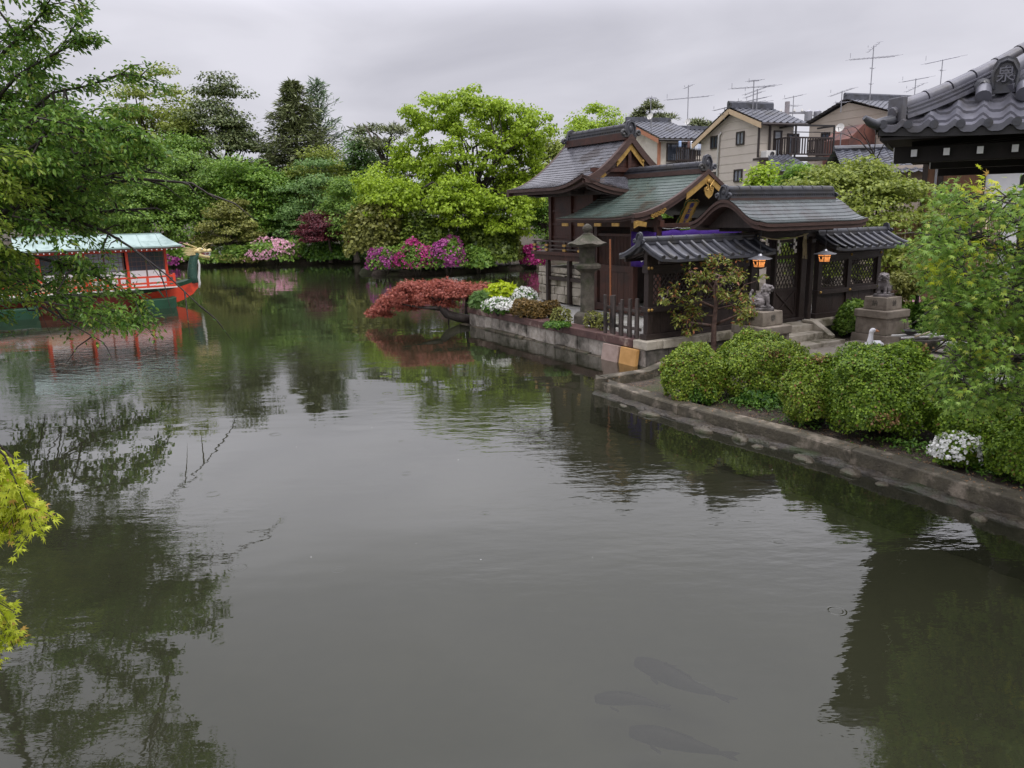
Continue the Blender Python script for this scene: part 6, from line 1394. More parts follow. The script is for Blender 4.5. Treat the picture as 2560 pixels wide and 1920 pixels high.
h.t.part('wall', MB().box(0, X1, 0, 2.4, 0, ez), M['siding2']); rf = MB(); tiled(rf, (0.6, 2.2, ez + 0.75), (X1, 2.2, ez + 0.75), (-0.2, -0.3, ez), (X1 + 0.2, -0.3, ez)); h.t.part('roof', rf, M['house_tile'])
h.win('R', c7(1400, 1075), c7(1480, 1150), M['glass'])
# wooden house at the right edge
h = House('wooden_house', 'brown board and white walled house behind the pavilion eaves', 2305, 23.0, math.radians(-29))
zt = at(2400, 380, 23).z; xm = h.f.ony(2453, 440, 0).x
h.t.part('wall', MB().box(0, xm, 0, 4, 0, zt), M['board_brown']); h.t.part('plaster_wall', MB().box(xm + 0.1, xm + 3.5, -0.01, 4, 0, zt), M['white'])
for x in (0.0, h.f.ony(2352, 440, 0).x, xm + 0.05): h.t.part('post', MB().box(x - 0.07, x + 0.07, -0.06, 0.0, 0, zt), M['wood'])
h.t.part('downpipe', MB().tube([(h.f.ony(2340, 440, 0).x, -0.06, 0), (h.f.ony(2340, 440, 0).x, -0.06, zt)], 0.035, 6), M['steel'])
rf = MB(); tiled(rf, (-0.5, 2, zt + 0.75), (xm + 4, 2, zt + 0.75), (-0.5, -0.55, zt + 0.0), (xm + 4, -0.55, zt + 0.0)); h.t.part('roof', rf, M['house_tile'])
# bamboo fence
p = at(2215, 545, 20.5); FBm = Frame((p.x, p.y, 0), az=math.radians(4)); t = Thing('bamboo_fence', 'pale bamboo rail fence with woven panels behind the shrubs', 'fence', FBm, (0, 0, 0))
ht = p.z + 0.05
for x in np.arange(0, 3.2, 0.55): t.part('post', MB().tube([(x, 0, 0), (x, 0, ht + 0.1)], 0.025, 7), M['bamboo_pale'], smooth=True)
for z in (ht, ht - 0.45): t.part('rail', MB().tube([(-0.1, -0.03, z), (3.3, -0.03, z)], 0.022, 7), M['bamboo_pale'], smooth=True)
m = MB()
for x in np.arange(0, 3.2, 0.05): m.box(x, x + 0.035, 0.02, 0.03, 0.05, ht - 0.03)
t.part('panel', m, M['board_brown'])

# ---------------------------------------------------------------- antennas, dishes, utility pole
def antenna(pb, ptop, Yd, arms, label, dish=None):
    b0, b1 = at(*pb, Yd), at(*ptop, Yd); L_ = b1.z - b0.z; f = Frame((b1.x * 0.5 + b0.x * 0.5, b0.y, b0.z), az=0.35); t = Thing('antenna', label, 'antenna', f, (0, 0, 0), 'rooftop television antennas')
    t.part('mast', MB().tube([(0, 0, -0.15), (0, 0, L_)], 0.021, 6), M['steel'])
    for (frac, half, tilt, yaw, n, el) in arms:
        z = L_ * frac; c, s = math.cos(yaw), math.sin(yaw); m = MB(); m.beam((-half * c, -half * s, z - half * tilt), (half * c, half * s, z + half * tilt), 0.02, 0.02)
        for i in range(n):
            q = -half + 2 * half * i / (n - 1); e_ = el * (0.7 + 0.5 * i / n); x, y, zz = q * c, q * s, z + q * tilt + 0.02
            m.tube([(x + s * e_, y - c * e_, zz), (x - s * e_, y + c * e_, zz)], 0.007, 4)
        m.tube([(-half * c, -half * s, z - 0.3 * el), (-half * c, -half * s, z + 0.3 * el)], 0.012, 4); t.part('yagi_arm', m, M['steel'])
    return t
antenna(c7(400, 668), c7(401, 450), 41.5, [(0.95, 0.25, 0, 1.2, 5, 0.3)], 'slim mast antenna rising beside the left satellite dish on the cream house')
antenna(c7(692, 700), c7(697, 356), 41.5, [(0.96, 0.3, 0.35, 0.3, 4, 0.15), (0.70, 1.5, 0.12, 0.25, 9, 0.35)], 'tall antenna with one wide crossed arm above the cream house roof')
antenna(c7(1209, 555), c7(1214, 315), 35, [(0.96, 0.3, 0.1, 0.2, 5, 0.3), (0.75, 1.25, 0.1, 0.15, 9, 0.35), (0.5, 0.5, 0.3, 0.2, 5, 0.2), (0.28, 0.9, 0.05, 0.2, 5, 0.3)], 'antenna crowded with four arms, on the tan house ridge')
antenna(c7(1240, 535), c7(1241, 388), 35.2, [(0.93, 0.75, 0.3, 0.2, 6, 0.25), (0.45, 0.6, 0.2, 0.15, 5, 0.25)], 'shorter twin armed antenna close behind the crowded one on the tan house')
antenna(c7(983, 600), c7(984, 532), 36, [(0.9, 0.6, 0.22, 0.1, 7, 0.2), (0.15, 0.3, 0, 0.3, 3, 0.2)], 'small low antenna with one slanting arm left of the tan house ridge')
antenna(c7(1908, 545), c7(1909, 402), 37, [(0.92, 0.75, 0.28, 0.15, 8, 0.22), (0.35, 0.4, 0.1, 0.2, 5, 0.2)], 'short antenna with slanting arm left of the taupe house ridge')
antenna(c7(2128, 490), c7(2165, 45), 37, [(0.97, 0.4, 0.6, 0.2, 5, 0.15), (0.78, 1.5, 0.12, 0.15, 11, 0.35), (0.6, 0.12, 0, 0.2, 2, 0.1), (0.32, 0.08, 0, 0.2, 2, 0.1)], 'tallest antenna, leaning slightly over the taupe house')
antenna(c8(743, 655), c8(765, 452), 40, [(0.95, 1.0, 0.17, 0.15, 9, 0.3), (0.62, 0.65, 0.35, 0.15, 5, 0.2)], 'antenna with two slanting arms rising behind the pavilion hip ridge')
antenna(c8(945, 620), c8(995, 295), 40, [(0.98, 1.3, 0.2, 0.15, 9, 0.35), (0.72, 0.12, 0, 0.2, 2, 0.15)], 'leaning antenna with single wide arm, rightmost above the pavilion ridge')
def dish(px, py, Yd, r, label, drop):
    p = at(px, py, Yd); f = Frame(p, az=math.radians(200)); t = Thing('satellite_dish', label, 'satellite dish', f, (0, 0, 0), 'satellite dishes on the roofs'); m = MB(); n = 18
    prof = [(0.01, 0.0)] + [(r * q, 0.22 * r * q * q) for q in (0.3, 0.6, 0.85, 1.0)] + [(r * q, 0.22 * r * q * q - 0.02) for q in (1.0, 0.85, 0.6, 0.3)]
    vs, fs = [], []
    d = Vector((0.86, 0.35, 0.35)).normalized(); a_ = d.cross(Vector((0, 0, 1))).normalized(); b_ = a_.cross(d)
    for q, z in prof:
        for j in range(n): th = 2 * math.pi * j / n; vs.append(a_ * q * math.cos(th) + b_ * q * math.sin(th) + d * z)
    fs = [(i * n + j, i * n + (j + 1) % n, (i + 1) * n + (j + 1) % n, (i + 1) * n + j) for i in range(len(prof) - 1) for j in range(n)]
    m.add(vs, fs); t.part('reflector', m, M['offwhite'], smooth='auto'); t.part('arm', MB().tube([-b_ * r, d * r * 0.9 - b_ * 0.2 * r], 0.015, 5), M['steel']); t.part('bracket', MB().tube([(0, 0, 0), -d * 0.12, -d * 0.12 - Vector((0, 0, drop))], 0.022, 5), M['steel'])
dish(*c7(398, 605), 41.3, 0.17, 'white satellite dish on the cream house roof, left of the two', 1.1)
dish(*c7(694, 647), 41.3, 0.16, 'white satellite dish below the tall antenna on the cream house, right of the two', 0.9)
dish(*c7(1897, 695), 34.8, 0.19, 'larger white satellite dish before the taupe house wall', 2.4)
b0, b1 = at(*c7(1473, 640), 52), at(*c7(1476, 487), 52); UF = Frame((b0.x, b0.y, 0), az=0.1)
t = Thing('utility_pole', 'grey concrete utility pole with crossarms and transformer behind the tan house', 'pole', UF, (0, 0, 0))
t.part('shaft', MB().tube([(0, 0, 0), (0, 0, b1.z)], [0.19, 0.15], 12), mat('concrete_pole', lin(96, 90, 92), lin(112, 106, 108)), smooth=True)
zc = b1.z
t.part('crossarm', MB().box(-1.0, 1.6, -0.05, 0.05, zc - 0.75, zc - 0.63), M['steel']); t.part('crossarm', MB().box(0.2, 2.6, -0.35, -0.25, zc - 1.35, zc - 1.25), M['steel'])
for x in (-0.9, -0.4, 0.5, 1.0, 1.5): t.part('insulator', MB().lathe([(0.05, 0), (0.08, 0.06), (0.05, 0.12), (0.02, 0.2)], (x, 0, zc - 0.63), 8), M['offwhite'])
for x in (1.3, 1.9): t.part('transformer', MB().lathe([(0.22, 0), (0.24, 0.05), (0.24, 0.6), (0.1, 0.7)], (x, -0.3, zc - 1.25), 10), M['steel'])
wv = MB()
for k in range(4):
    q0 = Vector((1.0 + 0.3 * k, -0.2, zc - 0.6 - 0.35 * k)); q1 = Vector((14.0, 4 + k, zc - 2.6 - 0.45 * k)); wv.tube([q0.lerp(q1, s / 10) - Vector((0, 0, 2.2 * (s / 10) * (1 - s / 10))) for s in range(11)], 0.022, 4, False)
t.part('cable', wv, M['black'])
antenna(c7(1523, 640), c7(1527, 440), 45, [(0.95, 0.7, 0.2, 0.15, 6, 0.25), (0.6, 0.4, 0, 0.2, 4, 0.3)], 'antenna standing right of the utility pole, half lost among its cables')
# ================================================================ vegetation
LM = {}
LM['camphor'] = leafmat('bright_new_leaf', lin(120, 144, 36), lin(176, 202, 64), trans=0.45)
LM['yellowgreen'] = leafmat('yellow_green_leaf', lin(108, 124, 48), lin(158, 170, 76), trans=0.4)
LM['mid'] = leafmat('mid_green_leaf', lin(86, 120, 46), lin(136, 166, 70), trans=0.35)
LM['mid2'] = leafmat('fresh_green_leaf', lin(84, 122, 40), lin(138, 170, 68), trans=0.4)
LM['blue'] = leafmat('blue_green_leaf', lin(80, 114, 56), lin(122, 154, 82), trans=0.35)
LM['dark'] = leafmat('dark_evergreen_leaf', lin(74, 90, 50), lin(114, 124, 76), trans=0.2)
LM['pine'] = leafmat('pine_needle', lin(88, 98, 60), lin(128, 136, 90), trans=0.15)
LM['grey'] = leafmat('grey_green_leaf', lin(92, 112, 84), lin(132, 152, 118), trans=0.3)
LM['olive'] = leafmat('olive_leaf', lin(92, 98, 40), lin(150, 152, 78), trans=0.35)
LM['bigdark'] = leafmat('glossy_dark_leaf', lin(56, 76, 26), lin(120, 138, 54), trans=0.25, rough=0.35)
LM['redmaple'] = leafmat('dark_red_leaf', lin(70, 28, 36), lin(116, 52, 60), trans=0.3)
LM['rust'] = leafmat('rust_red_leaf', lin(140, 70, 58), lin(184, 110, 92), trans=0.35)
LM['clip'] = leafmat('azalea_leaf', lin(80, 106, 28), lin(152, 174, 58), lin(132, 92, 60), trans=0.3, p3=0.955)
LM['clip2'] = leafmat('dark_azalea_leaf', lin(72, 102, 28), lin(138, 166, 52), lin(120, 82, 54), trans=0.3, p3=0.965)
LM['yclip'] = leafmat('yellow_azalea_leaf', lin(88, 114, 32), lin(148, 168, 58), lin(132, 90, 60), trans=0.35, p3=0.94)
LM['deadleaf'] = leafmat('dead_leaf', lin(112, 84, 54), lin(146, 112, 76), trans=0.2)
LM['brownshrub'] = leafmat('brownish_azalea_leaf', lin(86, 72, 34), lin(138, 112, 62), trans=0.3)
LM['lime'] = leafmat('lime_leaf', lin(150, 172, 20), lin(198, 214, 46), trans=0.45)
LM['cherry'] = leafmat('cherry_leaf', lin(74, 112, 42), lin(126, 158, 64), lin(152, 162, 72), trans=0.4, rough=0.35, p3=0.93)
LM['cherry_y'] = leafmat('young_cherry_leaf', lin(108, 138, 46), lin(160, 178, 72), trans=0.45, rough=0.35)
LM['maple'] = leafmat('maple_leaf', lin(98, 134, 54), lin(148, 178, 80), lin(172, 186, 80), trans=0.4, rough=0.4, p3=0.88)
LM['maple_y'] = leafmat('yellow_maple_leaf', lin(164, 180, 36), lin(206, 214, 74), lin(206, 168, 92), trans=0.45, p3=0.9)
LM['magenta'] = leafmat('magenta_flower', lin(136, 52, 112), lin(174, 86, 150), trans=0.3)
LM['hotpink'] = leafmat('hot_pink_flower', lin(162, 40, 108), lin(190, 72, 138), trans=0.3)
LM['pink'] = leafmat('pale_pink_flower', lin(206, 150, 170), lin(230, 184, 198), trans=0.3)
LM['whitefl'] = leafmat('white_flower', lin(222, 222, 216), lin(240, 240, 236), trans=0.3)
LM['garden'] = leafmat('reddish_green_leaf', lin(96, 112, 44), lin(158, 160, 76), lin(160, 104, 70), trans=0.35, rough=0.3, p3=0.85)
LM['cover'] = leafmat('ground_cover_leaf', lin(52, 88, 30), lin(104, 140, 52), trans=0.3)
B_, BW, BR = M['bark'], M['bark_wet'], M['bark_red']
def vt(name, label, px, ptop, hw, Yd, lm, seed, zc=0.5, dw=0.85, bark=None, **kw):
    """tree standing at depth Yd whose crown tops out at pixel row ptop and is hw pixels in half-width; zc: crown's share of the height"""
    p = at(px, ptop, Yd); rx = hw * Yd / FPX; Hh = p.z - 0.25; rz = Hh * zc
    if Yd > 40 and 'leaf' in kw: kw['leaf'] *= 0.64; kw['per'] = int(kw['per'] * 3.0); kw['ncl'] = int(kw['ncl'] * 0.68); kw.setdefault('amp', 0.38); kw.setdefault('rmin', 0.6)
    return tree(name, label, (p.x, Yd, 0.22), p.z, (rx, rx * dw, rz), lm, bark or B_, seed, **kw)
def azalea(label, px, pytop, pybot, hw, Yd, lm, fm, seed, nfl=500, nl=2200, fs=0.10, ls=0.10, name='azalea_bush', side=0.0, cat='bush'):
    """bush of leaves with a share of flowers as its own part"""
    rng = np.random.default_rng(seed); p = at(px, pytop, Yd); q = at(px, pybot, Yd); h = max(0.3, p.z - max(0.1, q.z)); rx = hw * Yd / FPX; z0 = max(0.1, q.z)
    t = Thing(name, label, cat, WORLD, (p.x, Yd, z0))
    def shell(n, k):
        d = nrm(rng.normal(size=(n * 2, 3))); d = d[d[:, 2] > -0.25][:n]; bd = nrm(rng.normal(size=(9, 3))); w = np.clip(d @ bd.T, 0, 1) ** 8
        r = (k + (1 - k) * rng.random(len(d)) ** 0.4) * (0.8 + 0.4 * w.max(1)); c = np.array([0, 0, h * 0.35]); return c + d * r[:, None] * np.array([rx, rx * 0.8, h * 0.66]), d
    P, d = shell(nl, 0.5); P[:, 2] = np.maximum(P[:, 2], 0.02)
    t.adopt(leaf_mesh('foliage', P, d + rng.normal(size=P.shape) * 0.6 + np.array([0, 0, 0.5]), d + rng.normal(size=P.shape) * 0.6, ls * (0.7 + 0.6 * rng.random(len(P))), 'quad', lm))
    if fm is not None:
        P, d = shell(nfl * 2, 0.88); nz = np.sin(P[:, 0] / rx * 5 + seed) * np.sin(P[:, 2] / h * 6 + seed * 2) + rng.normal(size=len(P)) * 0.5 + side * d[:, 0]; sel = np.argsort(-nz)[:nfl]; P, d = P[sel] * 1.02, d[sel]
        P[:, 2] = np.maximum(P[:, 2], 0.05); rep = 3; P = np.repeat(P, rep, 0) + rng.normal(size=(len(P) * rep, 3)) * fs * 0.25; d = np.repeat(d, rep, 0)
        t.adopt(leaf_mesh('flowers', P, d + rng.normal(size=P.shape) * 0.5, rng.normal(size=P.shape), fs * (0.7 + 0.5 * rng.random(len(P))), 'flower', fm))
    mb = MB()
    for k in range(7):
        a = rng.random() * 6.28; e_ = (math.cos(a) * rx * 0.5, math.sin(a) * rx * 0.4, h * (0.4 + 0.3 * rng.random())); mb.tube([(e_[0] * 0.15, e_[1] * 0.15, -0.1), (e_[0] * 0.5, e_[1] * 0.5, e_[2] * 0.5), e_], [0.03, 0.02, 0.006], 5)
    o = mesh_obj('stem', mb.v, mb.f, B_, True); t.adopt(o); return t
# ---- far bank, back row
vt('broadleaf_tree', 'broad yellow green tree rising highest behind the cherry branches', 385, 190, 118, 62, LM['yellowgreen'], 11, zc=0.45, ncl=110, per=80, leaf=0.34, rc=1.5, flat=0.5, trunk=0.4)
vt('evergreen_tree', 'dark flat layered evergreen between the yellow green tree and the fir', 535, 212, 84, 60, LM['dark'], 12, zc=0.42, ncl=95, per=100, leaf=0.30, rc=1.35, flat=0.35, trunk=0.38)
vt('evergreen_tree', 'small dark open evergreen just left of the fir', 648, 318, 48, 61, LM['dark'], 13, zc=0.35, ncl=30, per=70, leaf=0.28, rc=1.0, flat=0.4, trunk=0.25)
def conifer(label, px, ptop, hw, Yd, lm, seed, n=26, up=0.0, group=None, leaf=0.5, per=26, sparse=1.0, name='fir_tree', tm='blade'):
    rng = np.random.default_rng(seed); p = at(px, ptop, Yd); Hh = p.z - 0.22; t = Thing(name, label, 'tree', WORLD, (p.x, Yd, 0.22), group); rx = hw * Yd / FPX
    tr = MB().tube([(0, 0, -0.2), (0.1, 0, Hh * 0.5), (0, 0, Hh)], [0.3, 0.18, 0.02], 8); PP, NN, TT = [], [], []
    for i in range(n):
        f = i / (n - 1); z = Hh * (0.25 + 0.75 * f); L_ = rx * (1 - f) ** 0.75 * (0.75 + 0.5 * rng.random()) + 0.25; nb = 6 if f < 0.8 else 4; a0 = rng.random() * 6.28
        for b in range(nb):
            if rng.random() > sparse: continue
            a = a0 + 6.283 * b / nb + rng.normal() * 0.2; Lb = L_ * (0.65 + 0.5 * rng.random()); d = np.array([math.cos(a), math.sin(a), 0]); e_ = np.array([0, 0, z]) + d * Lb + np.array([0, 0, Lb * (up - 0.12)])
            tr.tube([(0, 0, z), tuple(np.array([0, 0, z]) + d * Lb * 0.5 + np.array([0, 0, Lb * (up * 0.6 + 0.02)])), tuple(e_)], [0.05, 0.03, 0.01], 4, False)
            m = per; u = rng.random(m) ** 0.7; c = np.array([0, 0, z]) + d * (u * Lb)[:, None] + np.stack([0 * u, 0 * u, u * Lb * (up - 0.12 * u)], 1) + rng.normal(size=(m, 3)) * np.array([0.16, 0.16, 0.07]) * (0.5 + Lb * 0.35)
            PP.append(c); NN.append(np.array([0, 0, 1.0]) + rng.normal(size=(m, 3)) * 0.5); TT.append(d + rng.normal(size=(m, 3)) * 0.55 + np.array([0, 0, up * 1.2]))
    P = np.vstack(PP); t.adopt(leaf_mesh('crown', P, np.vstack(NN), np.vstack(TT), leaf * (0.6 + 0.6 * rng.random(len(P))), tm, lm)); t.adopt(mesh_obj('trunk', tr.v, tr.f, B_, True)); return t
conifer('tall dark fir standing clear against the sky on the far bank', 728, 208, 135, 60, LM['pine'], 14, n=40, leaf=0.5, per=56)
conifer('pale feathery upright tree against the sky just right of the fir', 790, 206, 92, 63, LM['grey'], 15, n=28, up=0.9, leaf=0.45, per=34, sparse=0.8, name='feathery_tree')
vt('broadleaf_tree', 'small round dark green tree between the feathery tree and the pine', 890, 322, 46, 58, LM['blue'], 16, zc=0.4, ncl=42, per=90, leaf=0.26, rc=1.0, trunk=0.22)
def pine(label, px, ptop, hw, Yd, seed, pads, lm=None):
    rng = np.random.default_rng(seed); p = at(px, ptop, Yd); t = Thing('pine_tree', label, 'tree', WORLD, (p.x, Yd, 0.22)); Hh = p.z - 0.22; rx = hw * Yd / FPX
    tr = MB().tube([(0, 0, -0.2), (0.25 * rx, 0, Hh * 0.4), (-0.1 * rx, 0, Hh * 0.7), (pads[0][0] * rx, 0, Hh - 0.2)], [0.3, 0.22, 0.15, 0.04], 8); P, O = [], []
    for (dx, dz, r_) in pads:
        c = np.array([dx * rx, rng.normal() * 0.4 * rx, Hh * dz]); tr.tube([(0, 0, Hh * dz * 0.8), tuple(c * np.array([.5, .5, .95])), tuple(c)], [0.1, 0.07, 0.03], 5, False)
        for k in range(6): P.append(c + rng.normal(size=3) * np.array([r_ * rx * 0.5, r_ * rx * 0.5, 0.12])); O.append(np.array([0, 0, 1.0]))
    pos, nor, tip, sz = clusters_leaves(rng, np.array(P), np.array(O), 0.26 * rx + 0.2, 70, 0.42, flat=0.45, droop=-0.5)
    t.adopt(leaf_mesh('crown', pos, nor, tip, sz, 'blade', lm or LM['pine'])); t.adopt(mesh_obj('trunk', tr.v, tr.f, B_, True)); return t
pine('brownish green pine with a long branch reaching left, beside the bright yellow green tree', 962, 306, 62, 57, 17, [(-0.75, 0.96, 0.4), (-0.45, 0.86, 0.5), (0.4, 0.93, 0.5), (0.1, 0.8, 0.7), (-0.2, 0.68, 0.7), (0.6, 0.72, 0.6), (0.0, 0.55, 0.8), (-0.5, 0.5, 0.7), (0.5, 0.5, 0.8)])
pine('dark pine top showing above the cream house roof behind its dish', 1625, 262, 42, 62, 18, [(0, 0.98, 0.4), (-0.6, 0.93, 0.5), (0.6, 0.92, 0.5), (0, 0.87, 0.7), (-0.4, 0.80, 0.7), (0.7, 0.8, 0.6), (0, 0.7, 0.9)], LM['pine'])
pine('distant pine tip showing between the cream and tan houses', 1745, 305, 40, 66, 19, [(0, 0.98, 0.5), (-0.7, 0.93, 0.5), (0.7, 0.94, 0.5), (0, 0.87, 0.8), (0.3, 0.8, 0.9)], LM['pine'])
# ---- far bank, middle row
vt('broadleaf_tree', 'mid green tree below the dark layered evergreen on the far bank', 470, 352, 112, 56, LM['mid'], 21, zc=0.5, ncl=130, per=95, leaf=0.26, rc=1.15, trunk=0.25)
vt('broadleaf_tree', 'fresh green rounded tree left of the fir trunk', 625, 388, 82, 55, LM['mid2'], 22, zc=0.5, ncl=100, per=95, leaf=0.26, rc=1.0, trunk=0.22)
vt('broadleaf_tree', 'light yellow green tree in front of the fir trunk, beyond the layered maple', 795, 380, 88, 57, LM['yellowgreen'], 23, zc=0.5, ncl=90, per=90, leaf=0.26, rc=1.0, trunk=0.22)
vt('maple_tree', 'wide blue green maple with level layers above the dark red maple', 765, 405, 130, 55.5, LM['blue'], 24, zc=0.55, ncl=140, per=90, leaf=0.22, rc=1.2, flat=0.28, trunk=0.22)
vt('broadleaf_tree', 'low olive green tree above the pale pink azalea', 560, 482, 84, 52, LM['olive'], 25, zc=0.8, ncl=100, per=80, leaf=0.2, rc=0.75, flat=0.4, trunk=0.16)
vt('broadleaf_tree', 'green tree behind the boat, nearest to the dragon head', 350, 430, 95, 52, LM['mid'], 26, zc=0.5, ncl=90, per=90, leaf=0.24, rc=1.0, trunk=0.2)
vt('broadleaf_tree', 'green tree rising behind the boat cabin roof', 205, 330, 130, 54, LM['mid'], 27, zc=0.5, ncl=110, per=90, leaf=0.28, rc=1.2, trunk=0.25)
vt('broadleaf_tree', 'green tree at the left edge, partly veiled by the cherry leaves', 20, 300, 150, 52, LM['blue'], 28, zc=0.5, ncl=110, per=90, leaf=0.28, rc=1.3, trunk=0.25)
vt('broadleaf_tree', 'green tree standing left of the round olive bushes on the far bank', 880, 450, 70, 50, LM['mid'], 29, zc=0.5, ncl=80, per=90, leaf=0.2, rc=0.8, trunk=0.18)
# wood behind everything: copies of two trees
w1 = vt('broadleaf_tree', 'tree of the shaded wood behind the far bank', 300, 330, 120, 74, LM['mid'], 31, zc=0.5, ncl=90, per=70, leaf=0.4, rc=1.7, trunk=0.3, group='trees of the wood behind the far bank')
w2 = vt('broadleaf_tree', 'tree of the shaded wood behind the far bank', 480, 360, 130, 78, LM['dark'], 32, zc=0.5, ncl=90, per=70, leaf=0.4, rc=1.7, trunk=0.3, group='trees of the wood behind the far bank')
rw = random.Random(5)
for i, px in enumerate((-120, 60, 180, 560, 660, 760, 860, 960, 1060, 1160, 1270, 1380, 1480)):
    s_ = (w1, w2)[i % 2]; Yd = rw.uniform(68, 80); p = at(px, 400, Yd)
    copy_tree(s_.e, Matrix.Translation((p.x, Yd, 0.2)) @ Matrix.Rotation(rw.uniform(0, 6.28), 4, 'Z') @ Matrix.Scale(rw.uniform(0.7, 0.9) * (0.85 if px > 600 else 1), 4), 'tree of the shaded wood behind the far bank')
# ---- far bank shrubs
azalea('pale pink flowering azalea mound at the far waterline', 690, 598, 666, 74, 51.3, LM['mid'], LM['pink'], 41, nfl=700, nl=3000, fs=0.12, ls=0.2)
azalea('low green shrub at the far waterline left of the pale pink azalea', 560, 612, 668, 72, 51.5, LM['mid'], None, 42, nl=2600, ls=0.22, name='shrub')
azalea('small white flowering shrub beside the pale pink azalea', 548, 622, 666, 26, 50.8, LM['mid'], LM['whitefl'], 43, nfl=60, nl=900, fs=0.14, ls=0.18)
azalea('dark green shrub below the dark red maple at the far waterline', 830, 610, 664, 78, 51.5, LM['cover'], None, 44, nl=3000, ls=0.2, name='shrub')
azalea('green shrub behind the dragon head at the far waterline', 455, 600, 668, 66, 51.8, LM['mid2'], LM['pink'], 45, nfl=50, nl=2600, fs=0.16, ls=0.2, name='shrub')
azalea('purple flowering azalea half hidden by the dragon neck', 420, 640, 672, 20, 50.5, LM['mid'], LM['magenta'], 46, nfl=120, nl=500, fs=0.15, ls=0.16)
azalea('dark green shrub behind the boat rail, left of the dragon', 300, 590, 668, 90, 52, LM['cover'], None, 47, nl=3000, ls=0.22, name='shrub')
azalea('dark green shrub behind the boat cabin windows', 130, 590, 672, 100, 51, LM['cover'], None, 48, nl=3000, ls=0.22, name='shrub')
vt('maple_tree', 'dark red leaved maple low over the far bank', 818, 530, 78, 50.4, LM['redmaple'], 49, zc=0.42, ncl=70, per=100, leaf=0.18, rc=0.75, flat=0.35, trunk=0.12)
# ---- island with the bright yellow green tree
cw = lambda px, py, Yd=43.0: at(px, py, Yd)
cb = cw(1195, 690, 43.5); cb = Vector((cb.x, 43.5, 0.25)); lob = []
for (px, py, rx, rz, sh) in ((1090, 300, 75, 55, .11), (1265, 310, 72, 62, .13), (1180, 275, 70, 40, .08), (1180, 400, 110, 70, .14), (1040, 390, 62, 50, .08), (1310, 390, 55, 70, .09), (960, 470, 70, 45, .09), (1060, 470, 70, 60, .09), (1150, 500, 75, 45, .10), (1290, 480, 68, 50, .12), (1330, 330, 50, 50, .05), (1150, 520, 78, 55, .10), (1272, 535, 56, 80, .11), (990, 500, 66, 52, .09)):
    p = cw(px, py, 43.5); lob.append((p.x - cb.x, -2.6 if py > 495 else 0.6 * math.sin(px), p.z - cb.z, rx * 43 / FPX, rx * 43 / FPX * 0.8, rz * 43 / FPX, sh))
tree('camphor_tree', 'largest bright yellow green tree with dark forking limbs on the islet', cb, 0, None, LM['camphor'], BW, 51, ncl=380, per=95, leaf=0.155, rc=0.50, lobes=lob, trunk=0.26, nlimb=60, flat=0.75, droop=0.9, up=0.5, rmin=0.6, amp=0.3, low=-0.75)
vt('broadleaf_tree', 'yellow green tree behind the shrine roof, right of the bright islet tree', 1385, 305, 70, 50, LM['yellowgreen'], 52, zc=0.5, ncl=90, per=80, leaf=0.24, rc=0.9, trunk=0.2)
vt('broadleaf_tree', 'pale yellow green tree left of the cream house, above the shrine ridge', 1475, 262, 92, 54, LM['camphor'], 53, zc=0.5, ncl=110, per=80, leaf=0.26, rc=0.9, trunk=0.24)
vt('broadleaf_tree', 'low green tree behind the shrine veranda railing', 1370, 470, 46, 46, LM['mid2'], 54, zc=0.5, ncl=60, per=80, leaf=0.18, rc=0.7, trunk=0.15)
azalea('tall olive leaved bush at the islet left end', 935, 470, 668, 72, 41.2, LM['olive'], None, 55, nl=5200, ls=0.19, name='shrub')
azalea('large glossy green bush in the middle of the islet behind the magenta azaleas', 1060, 545, 680, 95, 41.0, LM['bigdark'], None, 56, nl=7500, ls=0.20, name='shrub')
azalea('dark glossy bush at the islet right end below the bright crown', 1218, 545, 682, 88, 41.6, LM['bigdark'], None, 57, nl=8000, ls=0.20, name='shrub')
azalea('yellowish shrub at the islet right shore beside the hot pink azalea', 1268, 570, 680, 34, 42.2, LM['olive'], None, 58, nl=2600, ls=0.16, name='shrub')
azalea('purple magenta azalea at the islet left waterline', 965, 618, 680, 45, 39.5, LM['mid'], LM['magenta'], 61, nfl=420, nl=1500, fs=0.10, ls=0.13)
azalea('vivid pink azalea in the middle of the islet waterline', 1040, 602, 688, 52, 38.8, LM['mid'], LM['hotpink'], 62, nfl=480, nl=1800, fs=0.10, ls=0.13)
azalea('tallest magenta azalea on the islet, leaning right', 1118, 588, 690, 52, 38.9, LM['mid'], LM['magenta'], 63, nfl=560, nl=1900, fs=0.10, ls=0.13)
azalea('green shrub at the waterline right of the tallest magenta azalea', 1195, 612, 682, 42, 39.8, LM['mid'], None, 64, nl=1800, ls=0.15, name='shrub')
azalea('hot pink azalea at the waterline beside the shrine veranda', 1334, 612, 672, 32, 42.4, LM['mid'], LM['hotpink'], 65, nfl=620, nl=600, fs=0.14, ls=0.12)
# ---- behind the gate and the right side
vt('maple_tree', 'largest yellow green maple between the gate roof and the houses', 2150, 366, 188, 21.6, LM['yellowgreen'], 71, zc=0.52, ncl=260, per=110, leaf=0.095, rc=0.5, flat=0.35, trunk=0.13, bark=BW)
vt('maple_tree', 'green maple left of the larger yellow maple, beside the lean-to', 2010, 388, 72, 27, LM['mid2'], 72, zc=0.45, ncl=100, per=85, leaf=0.11, rc=0.45, flat=0.35, trunk=0.1, bark=BW)
vt('broadleaf_tree', 'small bright yellow bush before the tan house wall', 1906, 412, 46, 28, LM['camphor'], 73, zc=0.35, ncl=50, per=90, leaf=0.12, rc=0.4, trunk=0.08)
vt('broadleaf_tree', 'green garden tree behind the right lattice wall', 2080, 500, 90, 30, LM['mid'], 74, zc=0.5, ncl=110, per=85, leaf=0.14, rc=0.5, trunk=0.12)
